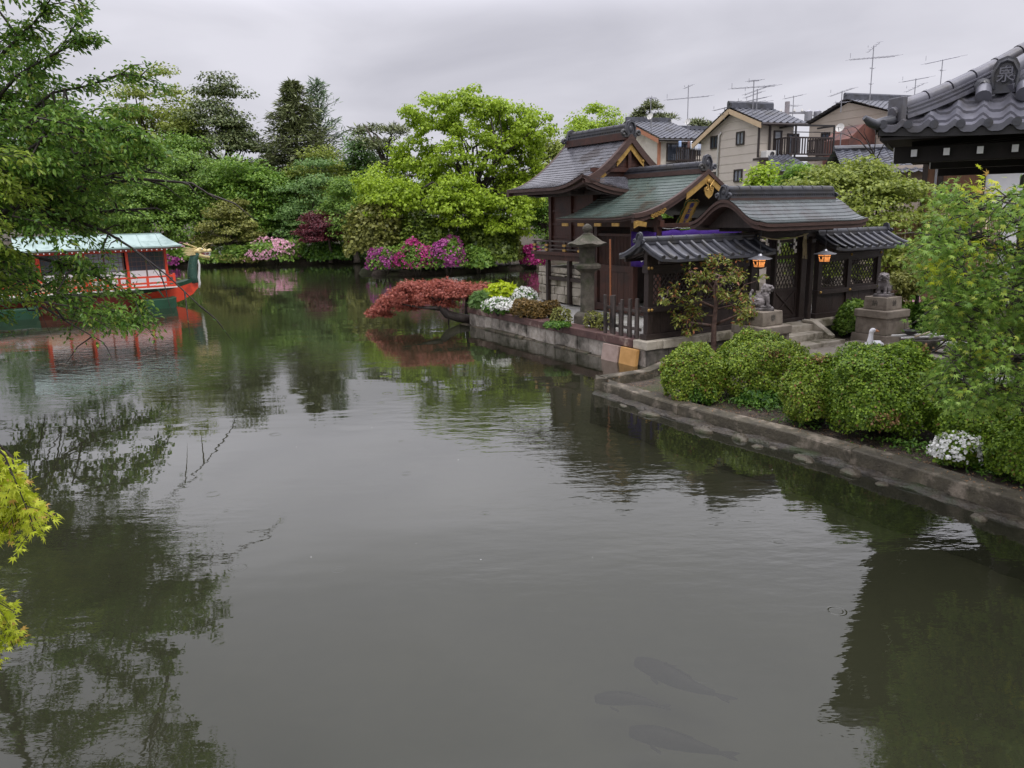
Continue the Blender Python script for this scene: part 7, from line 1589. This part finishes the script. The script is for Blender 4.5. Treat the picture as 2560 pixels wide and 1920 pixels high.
vt('broadleaf_tree', 'green garden tree seen through the open gate', 1930, 520, 85, 34, LM['mid2'], 75, zc=0.5, ncl=110, per=85, leaf=0.15, rc=0.55, trunk=0.12)
vt('broadleaf_tree', 'green garden tree seen under the gate roof beside the plaque', 1790, 520, 80, 37, LM['mid2'], 76, zc=0.5, ncl=90, per=85, leaf=0.16, rc=0.6, trunk=0.12)
vt('broadleaf_tree', 'green garden tree glimpsed between the hall pillars', 1640, 500, 90, 40, LM['mid'], 77, zc=0.5, ncl=90, per=85, leaf=0.18, rc=0.65, trunk=0.12)
azalea('olive shrub with magenta blossom behind the right stone lion', 2225, 570, 680, 55, 29, LM['olive'], LM['hotpink'], 78, nfl=50, nl=3600, fs=0.10, ls=0.11, side=0.8)
azalea('green shrub right of the olive one, at the back pond edge', 2310, 540, 690, 62, 28, LM['mid2'], LM['pink'], 79, nfl=40, nl=3600, fs=0.10, ls=0.11)
azalea('green shrub with pink blossom behind the foreground maple', 2420, 560, 700, 75, 26, LM['mid'], LM['hotpink'], 80, nfl=160, nl=4200, fs=0.10, ls=0.11)
azalea('fresh green shrub at the back pond edge behind the right lattice windows', 2110, 600, 690, 60, 31.5, LM['mid2'], LM['pink'], 81, nfl=40, nl=3000, fs=0.10, ls=0.12)
azalea('shrub at the back pond edge behind the gate doors', 1960, 600, 680, 60, 35, LM['mid'], LM['pink'], 82, nfl=50, nl=3000, fs=0.11, ls=0.13)
def near_shrub(name, label, px, py, Yd, hw, hpx, lm, seed, n=9000, ls=0.05, kbase=0.1, cat='bush', tm='quad', flowers=None, ry=0.9, nfl=0, fs=0.05, z0=0.1, lump=0.13, dead=None):
    """clipped dome of small leaves whose front foot is seen at pixel (px, py); twigs inside"""
    rng = np.random.default_rng(seed); p = atz(px, py, z0 + 0.02); rx = hw * p.y / FPX; vd = Vector((p.x, p.y, 0)).normalized() * (0.62 * rx * ry); p = p + vd; rx = hw * p.y / FPX
    base = Vector((p.x, p.y, z0)); h = hpx * p.y / FPX * 0.99
    t = Thing(name, label, cat, WORLD, base); d = nrm(rng.normal(size=(n * 2, 3))); d = d[d[:, 2] > -0.58 + 0.12 * np.sin(np.arctan2(d[:, 1], d[:, 0]) * 5 + seed)][:n]; bd = nrm(rng.normal(size=(26, 3))); w = np.clip(d @ bd.T, 0, 1) ** 22
    f1 = 0.5 + 0.5 * np.sin(d[:, 0] * 13 + seed) * np.sin(d[:, 1] * 11 + seed * 2) * np.sin(d[:, 2] * 12 + seed * 3)
    sr = 1 - lump + lump * 1.5 * w.max(1) + 0.11 * (f1 - 0.5); r = sr * (1.02 - 0.2 * rng.random(len(d)) ** 1.5) + (rng.random(len(d)) < 0.05) * 0.05 * rng.random(len(d))
    d = d * np.array([1, 1, 1]) * (np.abs(d[:, :1]) ** 3.2 + np.abs(d[:, 1:2]) ** 3.2 + np.abs(d[:, 2:3]) ** 3.2) ** (-0.5 / 3.2) * 0.97
    P = np.array([0, 0, h * 0.46]) + d * r[:, None] * np.array([rx, rx * ry, h * 0.54]); P[:, 2] = np.maximum(P[:, 2], 0.0)
    N_ = d * 0.9 + rng.normal(size=P.shape) * 0.55 + np.array([0, 0, 0.5]); T_ = d * 1.0 + rng.normal(size=P.shape) * 0.7
    t.adopt(leaf_mesh('foliage', P, N_, T_, ls * (0.65 + 0.7 * rng.random(len(P))), tm, lm))
    for (dx, dz, rr, nn) in (dead or []):   # a patch of dead brown leaves
        c = np.array([dx * rx, -math.sqrt(max(0.05, 1 - dx * dx - (dz * 2 - 0.92) ** 2)) * rx * ry * 0.98, h * dz]); q = c + rng.normal(size=(nn, 3)) * np.array([rr, rr * 0.5, rr * 0.6]) * rx
        t.adopt(leaf_mesh('dead_patch', q, np.array([0, -0.7, 0.7]) + rng.normal(size=q.shape) * 0.6, rng.normal(size=q.shape), ls * (0.65 + 0.7 * rng.random(len(q))), tm, LM['deadleaf']))
    if flowers is not None:
        dd = nrm(rng.normal(size=(nfl * 3, 3))); dd = dd[dd[:, 2] > -0.1][:nfl]; P2 = np.array([0, 0, h * 0.46]) + dd * 1.02 * np.array([rx, rx * ry, h * 0.54]); P2 = np.repeat(P2, 3, 0) + rng.normal(size=(len(P2) * 3, 3)) * fs * 0.4; dd = np.repeat(dd, 3, 0)
        t.adopt(leaf_mesh('flowers', P2, dd + rng.normal(size=P2.shape) * 0.5, rng.normal(size=P2.shape), fs * (0.7 + 0.5 * rng.random(len(P2))), 'flower', flowers))
    mb = MB()
    for k in range(26):
        a = rng.random() * 6.28; q = 0.3 + 0.5 * rng.random(); e_ = (math.cos(a) * rx * q, math.sin(a) * rx * ry * q, h * (0.35 + 0.45 * rng.random())); mb.tube([(e_[0] * 0.25, e_[1] * 0.25, -0.06), (e_[0] * 0.55, e_[1] * 0.55, e_[2] * 0.5), e_], [0.02, 0.014, 0.005], 5, False)
    t.adopt(mesh_obj('stem', mb.v, mb.f, BW, True)); return t
near_shrub('clipped_shrub', 'clipped light green azalea dome nearest the gravel corner of the bank', 1732, 1010, 0, 82, 152, LM['yclip'], 91, n=14000, ls=0.034)
near_shrub('clipped_shrub', 'clipped green azalea dome with a rusty patch beside the steps', 1895, 1002, 0, 114, 172, LM['clip'], 92, n=24000, ls=0.034, dead=[(0.1, 0.74, 0.09, 150)])
near_shrub('clipped_shrub', 'clipped yellowish azalea dome squeezed left of the largest one', 2036, 1070, 0, 90, 188, LM['yclip'], 93, n=17000, ls=0.032, dead=[(-0.1, 0.93, 0.09, 130)])
near_shrub('clipped_shrub', 'largest clipped dark green azalea dome in front of the goose', 2202, 1103, 0, 160, 246, LM['clip2'], 94, n=40000, ls=0.033, dead=[(-0.35, 0.3, 0.11, 240), (0.45, 0.9, 0.07, 80)])
near_shrub('clipped_shrub', 'clipped azalea dome under the maple, behind the white azalea', 2425, 1130, 0, 110, 158, LM['clip2'], 95, n=20000, ls=0.032)
near_shrub('clipped_shrub', 'clipped green azalea dome cut by the right picture edge', 2560, 1210, 0, 96, 180, LM['clip2'], 96, n=18000, ls=0.032)
near_shrub('azalea_bush', 'white flowering azalea low in front of the clipped domes', 2395, 1172, 0, 68, 84, LM['clip2'], 97, n=2600, ls=0.04, flowers=LM['whitefl'], nfl=270, fs=0.038, lump=0.3)
near_shrub('low_plant', 'bright green leafy plant at the foot of the first clipped dome', 1745, 1012, 12.0, 44, 74, LM['cover'], 98, n=1700, ls=0.055, cat='plant', tm='leaf')
near_shrub('low_plant', 'dark leafy seedlings under the second clipped dome', 1905, 1012, 12.2, 62, 42, LM['cover'], 99, n=900, ls=0.08, cat='plant', tm='leaf')
near_shrub('shrub', 'dark green shrub growing between the right lattice wall and pedestal', 2135, 842, 17.6, 48, 92, LM['mid'], 100, n=3600, ls=0.075)
near_shrub('shrub', 'dark shrub behind the right pedestal below the small tree', 2325, 850, 17.4, 48, 100, LM['cover'], 101, n=3600, ls=0.075)
near_shrub('shrub', 'shrub with pale pink blossom behind the right pedestal', 2262, 790, 20.0, 30, 60, LM['mid2'], 102, n=2000, ls=0.08, flowers=LM['pink'], nfl=50, fs=0.07)
# terrace planting
def tb(px, py): p = atz(px, py, 0.5); return p.y
def ter(name, label, px, py, hw, hpx, lm, seed, **kw):
    p = atz(px, py, 0.5); return near_shrub(name, label, px, py, p.y, hw, hpx, lm, seed, z0=0.48, **kw)
ter('leafy_plant', 'lime green large leaved plant among white azaleas at the terrace end', 1256, 768, 38, 60, LM['lime'], 111, n=420, ls=0.17, cat='plant', tm='leaf', lump=0.05)
ter('azalea_bush', 'white azalea in front of the lime green plant', 1250, 785, 42, 38, LM['cover'], 112, n=1200, ls=0.06, flowers=LM['whitefl'], nfl=330, fs=0.05)
ter('azalea_bush', 'white azalea right of the lime green plant, farther back', 1312, 770, 30, 50, LM['cover'], 113, n=1100, ls=0.06, flowers=LM['whitefl'], nfl=260, fs=0.055)
ter('fern', 'feathery green fern at the terrace corner beside the red maple', 1200, 772, 24, 44, LM['blue'], 114, n=700, ls=0.12, cat='plant', tm='spray')
ter('shrub', 'brownish azalea shrub beside the white azaleas, leftmost of three', 1308, 794, 30, 48, LM['brownshrub'], 115, n=1700, ls=0.05)
ter('shrub', 'brownish azalea shrub, middle of three on the terrace edge', 1345, 797, 26, 46, LM['brownshrub'], 116, n=1400, ls=0.05)
ter('shrub', 'brownish azalea shrub nearest the stone lantern', 1378, 794, 26, 44, LM['brownshrub'], 117, n=1300, ls=0.05)
ter('shrub', 'loose green azalea shrub on the gravel left of the stone lantern', 1402, 812, 26, 46, LM['olive'], 118, n=420, ls=0.065, tm='leaf')
ter('low_plant', 'bright green clover patch on the gravel by the terrace edge', 1392, 818, 34, 14, LM['cover'], 119, n=700, ls=0.05, cat='plant')
ter('shrub', 'loose azalea shrub at the foot of the stone lantern', 1484, 820, 24, 42, LM['olive'], 120, n=260, ls=0.07, tm='leaf')
ter('shrub', 'small upright azalea shrub between lantern and pickets', 1512, 826, 18, 46, LM['olive'], 121, n=200, ls=0.07, tm='leaf')
# red lace-leaf maple leaning over the water
rngr = np.random.default_rng(131); rb_ = SH.w(0.15, 7.62, 0.0); t = Thing('laceleaf_maple', 'rust red weeping maple leaning from the terrace end over the water', 'tree', WORLD, (rb_.x, rb_.y, 0.1))
P, O = [], []
for (px, py, rx, rz, n_) in ((1062, 740, 88, 38, 60), (990, 768, 52, 24, 30), (950, 786, 24, 16, 10), (1130, 732, 60, 28, 34), (1190, 728, 42, 15, 16), (1020, 752, 60, 26, 24), (1085, 760, 50, 22, 14)):
    c = at(px, py, rb_.y + 0.2); a, d = crown_pts(rngr, (c.x - rb_.x, c.y - rb_.y, c.z - 0.1), (rx * c.y / FPX, rx * c.y / FPX * 0.7, rz * c.y / FPX), n_, rmin=0.6, low=-0.2); P.append(a); O.append(d)
P, O = np.vstack(P), np.vstack(O); pos, nor, tip, sz = clusters_leaves(rngr, P, O, 0.24, 120, 0.085, flat=0.6, droop=0.9, up=0.6)
pos[:, 2] = np.maximum(pos[:, 2], 0.0); t.adopt(leaf_mesh('crown', pos, nor, tip, sz, 'spray', LM['rust']))
mb = MB(); A_ = lambda px, py, dy=0.0: tuple(at(px, py, rb_.y + dy) - Vector((rb_.x, rb_.y, 0.1)))
mb.tube([A_(1180, 800, 0.1), A_(1150, 795), A_(1118, 786, -0.1), A_(1102, 766, -0.1), A_(1112, 750), A_(1140, 742, 0.2), A_(1180, 738, 0.3)], [0.14, 0.13, 0.12, 0.12, 0.10, 0.08, 0.04], 9)
mb.tube([A_(1106, 770, -0.1), A_(1075, 770, -0.2), A_(1050, 768, -0.3), A_(1000, 760, -0.3)], [0.09, 0.05, 0.03, 0.015], 7); mb.tube([A_(1112, 752), A_(1080, 745), A_(1040, 745, 0.3), A_(985, 760, 0.4)], [0.08, 0.05, 0.03, 0.012], 7)
mb.tube([A_(1120, 787, -0.05), A_(1122, 800, -0.05), A_(1121, 812, -0.05)], [0.03, 0.025, 0.025], 6); mb.tube([A_(1168, 742, 0.3), A_(1166, 780, 0.3), A_(1165, 806, 0.3)], [0.05, 0.05, 0.05], 6)
t.adopt(mesh_obj('trunk', mb.v, mb.f, BW, True))
# small pruned tree before the wall
def px_tree(name, label, Yd, basepx, branches, lm, bark, seed, leaf, per, rc, tm='leaf', zbase=0.1, jit=0.35, group=None, flat=0.7, droop=0.1, up=0.6):
    rng = np.random.default_rng(seed); b = at(basepx[0], basepx[1], Yd); org = Vector((b.x, Yd, zbase)); t = Thing(name, label, 'tree', WORLD, org); mb = MB(); P, O = [], []
    for br in branches:
        dy = rng.normal() * jit; k = len(br['p']); pts = []
        for i, (x, y) in enumerate(br['p']): q = at(x, y, Yd + dy * (i / max(1, k - 1))); pts.append(q - org)
        mb.tube(pts, [br['r'] * (1 - 0.75 * i / (k - 1)) for i in range(k)], 7)
        for f in br.get('c', (0.6, 0.8, 1.0)):
            s = f * (k - 1); i = min(k - 2, int(s)); c = pts[i].lerp(pts[i + 1], s - i)
            for j in range(br.get('n', 2)):
                o = rng.normal(size=3); q = np.array(c) + o * rc * 0.8; P.append(q); O.append(nrm((o + np.array([0, 0, 0.6]))[None])[0]); mb.tube([tuple(c), tuple((np.array(c) + q) / 2 + rng.normal(size=3) * 0.02), tuple(q)], [br['r'] * 0.25, 0.006, 0.003], 4, False)
    P, O = np.array(P), np.array(O); pos, nor, tip, sz = clusters_leaves(rng, P, O, rc, per, leaf, flat=flat, droop=droop, up=up)
    t.adopt(leaf_mesh('crown', pos, nor, tip, sz, tm, lm)); t.adopt(mesh_obj('trunk', mb.v, mb.f, bark, True)); return t
px_tree('pruned_tree', 'small pruned tree with reddish trunk and sparse leaves before the lattice wall', 15.0, (1783, 905), [
    {'p': [(1783, 925), (1784, 870), (1785, 815), (1790, 760), (1786, 715), (1800, 690)], 'r': 0.07, 'c': (0.75, 0.88, 1.0), 'n': 3},
    {'p': [(1785, 815), (1755, 810), (1725, 806), (1702, 795)], 'r': 0.035, 'n': 3}, {'p': [(1785, 812), (1815, 800), (1850, 785), (1872, 768)], 'r': 0.035, 'n': 3},
    {'p': [(1787, 770), (1750, 752), (1715, 755), (1690, 742), (1668, 728)], 'r': 0.03, 'n': 3, 'c': (0.5, 0.7, 0.85, 1.0)}, {'p': [(1788, 765), (1820, 745), (1850, 728), (1862, 712)], 'r': 0.03, 'n': 3, 'c': (0.5, 0.75, 1.0)},
    {'p': [(1787, 730), (1765, 700), (1745, 685), (1722, 678)], 'r': 0.025, 'n': 3}, {'p': [(1790, 725), (1815, 700), (1832, 682), (1845, 676)], 'r': 0.025, 'n': 3}, {'p': [(1790, 712), (1785, 685), (1792, 662)], 'r': 0.02, 'n': 3},
    {'p': [(1786, 775), (1808, 768), (1835, 762), (1868, 800)], 'r': 0.02, 'n': 3}, {'p': [(1786, 790), (1745, 785), (1712, 778)], 'r': 0.02, 'n': 3}], LM['garden'], BR, 141, 0.075, 24, 0.13)
px_tree('small_tree', 'small dark trunked tree with drooping leaves right of the stone lion', 17.0, (2287, 842), [
    {'p': [(2287, 850), (2289, 800), (2292, 750), (2298, 715), (2300, 690)], 'r': 0.07, 'c': (0.8, 0.9, 1.0), 'n': 5}, {'p': [(2294, 735), (2275, 715), (2258, 705), (2246, 715)], 'r': 0.03, 'n': 6, 'c': (0.4, 0.6, 0.8, 1.0)},
    {'p': [(2296, 720), (2280, 695), (2266, 685)], 'r': 0.025, 'n': 6}, {'p': [(2297, 715), (2318, 690), (2335, 680)], 'r': 0.025, 'n': 6}], LM['olive'], BW, 142, 0.09, 34, 0.16, droop=0.6)
px_tree('bare_tree', 'nearly leafless thin branched tree before the taupe house', 27.0, (2200, 460), [
    {'p': [(2200, 470), (2196, 420), (2180, 375), (2165, 350)], 'r': 0.05, 'n': 0}, {'p': [(2188, 395), (2150, 352), (2110, 335), (2060, 330)], 'r': 0.025, 'n': 0}, {'p': [(2165, 350), (2140, 320), (2120, 310)], 'r': 0.02, 'n': 0},
    {'p': [(2185, 385), (2190, 340), (2182, 300)], 'r': 0.02, 'n': 0}, {'p': [(2190, 400), (2215, 350), (2232, 300)], 'r': 0.02, 'n': 1, 'c': (1.0,)}, {'p': [(2176, 365), (2160, 330), (2166, 300)], 'r': 0.015, 'n': 0}, {'p': [(2130, 343), (2118, 322), (2090, 318)], 'r': 0.012, 'n': 0}], LM['rust'], BW, 143, 0.06, 6, 0.1)
# ---- ground cover on the lower bank
rngc = np.random.default_rng(151); pc = []
for (px, py, rx, ry_, n_) in ((1890, 1020, 0.55, 0.22, 600), (2010, 1066, 0.3, 0.16, 200), (2285, 1126, 0.5, 0.22, 420), (2440, 1170, 0.4, 0.25, 320), (2530, 1200, 0.3, 0.2, 220), (1700, 985, 0.2, 0.12, 60)):
    c = atz(px, py, 0.1); q = rngc.normal(size=(n_, 2)) * np.array([rx, ry_]) * 0.6; A0 = -0.85; x = c.x + q[:, 0] * math.cos(A0) - q[:, 1] * math.sin(A0); y = c.y + q[:, 0] * math.sin(A0) + q[:, 1] * math.cos(A0)
    sdv = pond_sd(x, y); k_ = sdv > 0.3; pc.append(np.stack([x[k_], y[k_], 0.12 + 0.10 * rngc.random(k_.sum())], 1))
pc = np.vstack(pc); o = leaf_mesh('ground_cover', pc, np.array([0, 0, 1.0]) + rngc.normal(size=pc.shape) * 0.5, rngc.normal(size=pc.shape), 0.05 * (0.6 + 0.8 * rngc.random(len(pc))), 'leaf', LM['cover']); props(o, 'low ivy and weeds creeping round the clipped shrubs', 'ground cover', kind='stuff')
lq = rngc.uniform(0, 1, (2600, 2)); la = np.array([(x, y) for x, y in KERB[:9]]); li = np.minimum((lq[:, 0] * 8).astype(int), 7); lf = (lq[:, 0] * 8 - li)[:, None]; lp = la[li] * (1 - lf) + la[li + 1] * lf; ld = nrm(la[li + 1] - la[li]); lp = lp + np.stack([-ld[:, 1], ld[:, 0]], 1) * (0.08 + 1.5 * lq[:, 1:2] ** 1.5)
sdv = pond_sd(lp[:, 0], lp[:, 1]); lz = np.where(sdv < 0.30, 0.222, 0.118) + 0.01 * rngc.random(len(lp)); kk = (sdv > 0.06) & ((sdv > 0.34) | (rngc.random(len(lp)) < 0.25)); L3 = np.stack([lp[kk, 0], lp[kk, 1], lz[kk]], 1)
o = leaf_mesh('leaf_litter', L3, np.array([0, 0, 1.0]) + rngc.normal(size=L3.shape) * 0.35, rngc.normal(size=L3.shape), 0.026 * (0.5 + 0.9 * rngc.random(len(L3))), 'leaf', LM['deadleaf']); props(o, 'dry brown fallen leaves scattered over the bank and its kerb', 'leaf litter', kind='stuff')
# fallen petals on the water
pt = np.stack([rngc.uniform(-11, 4, 120), rngc.uniform(6, 32, 120)], 1); k_ = pond_sd(pt[:, 0], pt[:, 1]) < -0.4; pt = pt[k_]; P3 = np.stack([pt[:, 0], pt[:, 1], np.full(len(pt), 0.006)], 1)
o = leaf_mesh('fallen_petals', P3, np.array([0, 0, 1.0]) + rngc.normal(size=P3.shape) * 0.05, rngc.normal(size=P3.shape), 0.011 * (0.6 + 0.9 * rngc.random(len(P3))), 'quad', LM['whitefl']); props(o, 'tiny pale petals scattered over the pond surface', 'petals', kind='stuff')

# ---------------------------------------------------------------- foreground foliage
class Sprays:
    def __init__(s, seed): s.main = []; s.rng = np.random.default_rng(seed); s.P, s.N, s.T, s.S = [], [], [], []; s.mb = MB()
    def leafset(s, pts, per, size, hang, spread, up):
        rng = s.rng; pts = [np.array(p) for p in pts]; seg = len(pts) - 1; n = per
        u = rng.random(n) ** 0.8 * seg; i = np.minimum(u.astype(int), seg - 1); f = (u - i)[:, None]; A = np.array(pts); c = A[i] * (1 - f) + A[i + 1] * f; d = nrm(A[i + 1] - A[i])
        off = rng.normal(size=(n, 3)) * spread; s.P.append(c + off); s.N.append(np.array([0, 0, up]) + rng.normal(size=(n, 3)) * 0.45); s.T.append(d * 0.8 + nrm(off) * 0.7 + rng.normal(size=(n, 3)) * 0.35 - np.array([0, 0, hang])); s.S.append(size * (0.65 + 0.6 * rng.random(n)))
    def join(s, p, r=0.012):
        p = np.array(p); M_ = np.array(s.main); k = M_[np.argmin(np.linalg.norm(M_ - p, axis=1) + np.abs(M_[:, 0] - p[0] + 0.3) * 0.3)]; s.mb.tube([tuple(k), tuple((k * 0.6 + p * 0.4) + np.array([0, 0, 0.08])), tuple(p)], [r * 1.6, r * 1.2, r], 5, False)
    def branch(s, pts, r, twigs=0, tl=0.3, per=40, size=0.1, hang=0.6, spread=0.03, up=0.7, leafy=True, n=6):
        rng = s.rng; pts = [np.array(p, float) for p in pts]; k = len(pts); s.main += ([a * (1 - f) + b * f for a, b in zip(pts, pts[1:]) for f in (0, 0.33, 0.67, 1)] if r > 0.02 else []); s.mb.tube([tuple(p) for p in pts], [max(0.002, r * (1 - 0.85 * i / (k - 1))) for i in range(k)], n, False)
        if leafy and per: s.leafset(pts[k // 3:] if k > 3 else pts, per, size, hang, spread, up)
        for q in range(twigs):
            u = (0.25 + 0.75 * rng.random()) * (k - 1); i = min(k - 2, int(u)); c = pts[i] * (1 - (u - i)) + pts[i + 1] * (u - i); d = nrm((pts[i + 1] - pts[i])[None])[0]
            e_ = nrm((d * 0.9 + rng.normal(size=3) * 0.6 * np.array([1, 1, 0.6]))[None])[0]; L_ = tl * (0.5 + 0.8 * rng.random()); m = c + e_ * L_ * 0.5 + np.array([0, 0, 0.04 * L_]); z = c + e_ * L_ - np.array([0, 0, 0.15 * L_])
            s.mb.tube([tuple(c), tuple(m), tuple(z)], [max(0.002, r * 0.3), max(0.0015, r * 0.2), 0.0012], 4, False); s.leafset([c, m, z], int(per * 0.45), size, hang, spread, up)
    def build(s, t, lm, tm, bark, wood='branch'):
        P = np.vstack(s.P) - np.array(t.org); t.adopt(leaf_mesh('foliage', P, np.vstack(s.N), np.vstack(s.T), np.concatenate(s.S), tm, lm))
        m = s.mb
        if wood: t.adopt(mesh_obj(wood, [tuple(np.array(v) - np.array(t.org)) for v in m.v], m.f, bark, True))
pxp = lambda l, Yd: [tuple(at(x, y, Yd + (q[0] if q else 0))) for x, y, *q in l]
rc_ = np.random.default_rng(161); ch = Thing('cherry_tree', 'big cherry tree reaching its leafy branches over the pond from the left', 'tree', WORLD, (-11.9, 15.6, 0.1))
S1 = Sprays(162); S2 = Sprays(163); S2.mb = S1.mb
T0 = (-11.9, 15.6, -0.1); fork = (-11.4, 15.3, 2.1)
S1.branch([T0, (-12.0, 15.5, 0.8), (-11.7, 15.4, 1.5), fork, (-11.5, 15.0, 3.9), (-11.0, 14.7, 6.3), (-10.5, 14.5, 9.0)], 0.36, leafy=False, n=12)
for br, r in (([(-230, 640), (-90, 590), (30, 520), (120, 505), (240, 465), (340, 447), (480, 458), (545, 500)], 0.072), ([(-120, 560), (20, 545), (95, 540), (190, 552), (265, 580), (330, 620), (420, 690), (505, 770)], 0.058), ([(-150, 600), (-60, 640), (30, 680), (80, 750), (160, 800), (262, 858)], 0.051), ([(95, 540), (160, 500), (230, 450), (300, 432), (390, 425)], 0.058), ([(-60, 560), (60, 560), (150, 525), (260, 530), (370, 520)], 0.065)):
    pts = pxp(br, 14.5); S1.branch([fork] + pts if br[0][0] < -100 else pts, r, twigs=14, tl=0.75, per=6, size=0.10, leafy=True)
for br in ([(-200, 420), (-60, 330), (60, 230), (132, 150), (190, 60), (207, 20)], [(-160, 420), (42, 190), (122, 142), (190, 108), (250, 85)], [(-150, 480), (60, 290), (132, 232), (222, 214), (297, 186), (352, 190)], [(-150, 300), (20, 120), (100, 40), (150, -40)], [(-100, 500), (120, 340), (240, 320), (320, 330), (345, 345)], [(-80, 520), (180, 420), (300, 400), (408, 395)], [(-80, 600), (120, 650), (220, 680), (300, 720), (365, 768)], [(-60, 620), (60, 690), (150, 740), (240, 780), (340, 806)]):
    S1.branch([fork] + pxp(br, 14.5 + rc_.normal() * 0.6), 0.045, twigs=20, tl=0.54, per=80, size=0.108, hang=0.8, spread=0.06)
for (x0, x1, y0, y1, n_, S_) in ((-140, 205, 262, 470, 80, S1), (-160, 20, 60, 260, 14, S1), (-140, 120, 470, 580, 18, S1), (-200, -60, 560, 760, 12, S1), (60, 190, 690, 780, 10, S1), (-260, -70, 400, 690, 26, S2), (-350, 120, -900, -70, 60, S1), (-500, -140, -200, 700, 60, S1)):
    for k in range(n_):
        x, y = rc_.uniform(x0, x1), rc_.uniform(y0, y1); Yd = rc_.uniform(13.0, 17.2) if S_ is S1 else rc_.uniform(12.2, 14.0); L_ = rc_.uniform(90, 190); a = rc_.uniform(-0.35, 0.5)
        pts = pxp([(x, y), (x + L_ * 0.5 * math.cos(a), y + L_ * 0.5 * math.sin(a) - 12), (x + L_ * math.cos(a), y + L_ * math.sin(a) + 14)], Yd); S1.join(pts[0], 0.014); S_.branch(pts, 0.017, twigs=6, tl=0.45, per=48, size=0.108, hang=0.85, spread=0.06)
S1.build(ch, LM['cherry'], 'leaf', BW, 'trunk'); S2.build(ch, LM['cherry_y'], 'leaf', BW, None)
# yellow maple, lower left
my = Thing('yellow_maple', 'yellow green maple sprays hanging into the picture at lower left', 'tree', WORLD, (-4.95, 3.4, 0.1)); S3 = Sprays(171)
S3.branch([(-4.95, 3.4, -0.1), (-5.0, 3.4, 1.0), (-4.7, 3.4, 2.0), (-4.2, 3.4, 2.5), (-3.5, 3.4, 2.6)], 0.1, leafy=False, n=10)
rm = np.random.default_rng(172)
for (st, en, n_) in (((-208, 985), (-18, 1180), 7), ((-168, 1000), (62, 1300), 12), ((-188, 1040), (12, 1320), 9), ((-108, 1010), (90, 1330), 6), ((-238, 1300), (12, 1560), 7), ((-198, 1350), (32, 1600), 5), ((-208, 1380), (-13, 1625), 4)):
    for k in range(n_ // 2 + 1):
        j = rm.normal(size=4) * 14; Yd = 3.4 + rm.normal() * 0.12
        S3.branch(pxp([(st[0] + j[0], st[1] + j[1]), ((st[0] + en[0]) * 0.5 + 20 + j[2], (st[1] + en[1]) * 0.5 - 30), ((st[0] * 0.25 + en[0] * 0.75) + 14, st[1] * 0.28 + en[1] * 0.72), (en[0] + j[2], en[1] + j[3])], Yd), 0.006, twigs=4, tl=0.10, per=30, size=0.036, hang=1.3, spread=0.018, up=0.35)
S3.build(my, LM['maple_y'], 'maple', BW, 'trunk')
# green maple, right
mg = Thing('green_maple', 'green maple filling the right edge in front of the courtyard', 'tree', WORLD, (6.0, 7.0, 0.1)); S4 = Sprays(181); S5 = Sprays(182); S5.mb = S4.mb
S4.branch([(6.0, 7.0, -0.1), (6.0, 7.0, 0.9), (5.75, 6.9, 1.7), (5.5, 6.85, 2.4), (5.4, 6.8, 3.3), (5.3, 6.7, 4.2)], 0.16, leafy=False, n=10)
f4 = (5.6, 6.85, 2.0)
for br in ([(2560, 640), (2480, 610), (2400, 590), (2330, 600)], [(2580, 760), (2500, 735), (2420, 745), (2340, 770)], [(2580, 700), (2500, 760), (2440, 790), (2330, 880)], [(2600, 580), (2520, 545), (2440, 520), (2380, 520)], [(2600, 900), (2500, 900), (2420, 930), (2360, 960)]):
    S4.branch([f4] + pxp(br, 6.6), 0.035, twigs=8, tl=0.3, per=10, size=0.042)
rg4 = np.random.default_rng(183)
edge_ = [(440, 2420), (480, 2330), (560, 2300), (620, 2278), (720, 2282), (800, 2300), (880, 2292), (960, 2315), (1000, 2390), (1040, 2440)]
def left_edge(y): return float(np.interp(y, [e_[0] for e_ in edge_], [e_[1] for e_ in edge_]))
for k in range(330):
    y = rg4.uniform(482, 1015); le_ = left_edge(y); x = le_ + (2700 - le_) * rg4.random() ** 1.15
    if 2400 < x < 2470 and 930 < y < 975 or (2420 < x < 2560 and 560 < y < 640 and rg4.random() < 0.75): continue
    Yd = rg4.uniform(5.9, 7.6); L_ = rg4.uniform(40, 95); a = rg4.uniform(2.5, 3.7); x += 88
    pts = pxp([(x, y), (x + L_ * 0.5 * math.cos(a), y - L_ * 0.5 * math.sin(a) - 8), (x + L_ * math.cos(a), y - L_ * math.sin(a) + 16)], Yd)
    S_ = S5 if (rg4.random() < 0.05 or (x > 2500 and y < 640 and rg4.random() < 0.22)) else S4
    S4.join(pts[0], 0.005); S_.branch(pts, 0.006, twigs=4, tl=0.14, per=19, size=0.047, hang=0.75, spread=0.045, up=0.6)
for k in range(120):   # the rest of the crown, right of the frame and overhead
    p = np.array([rg4.uniform(4.9, 7.2), rg4.uniform(5.4, 8.6), rg4.uniform(2.0, 4.6)])
    if p[0] / p[1] < 0.80: continue
    S4.branch([tuple(p), tuple(p + np.array([-0.15, 0, 0.03])), tuple(p + np.array([-0.32, 0.05, -0.06]))], 0.008, twigs=5, tl=0.25, per=26, size=0.05, hang=0.6, spread=0.08)
S4.build(mg, LM['maple'], 'maple', BW, 'trunk'); S5.build(mg, LM['maple_y'], 'maple', BW, None)
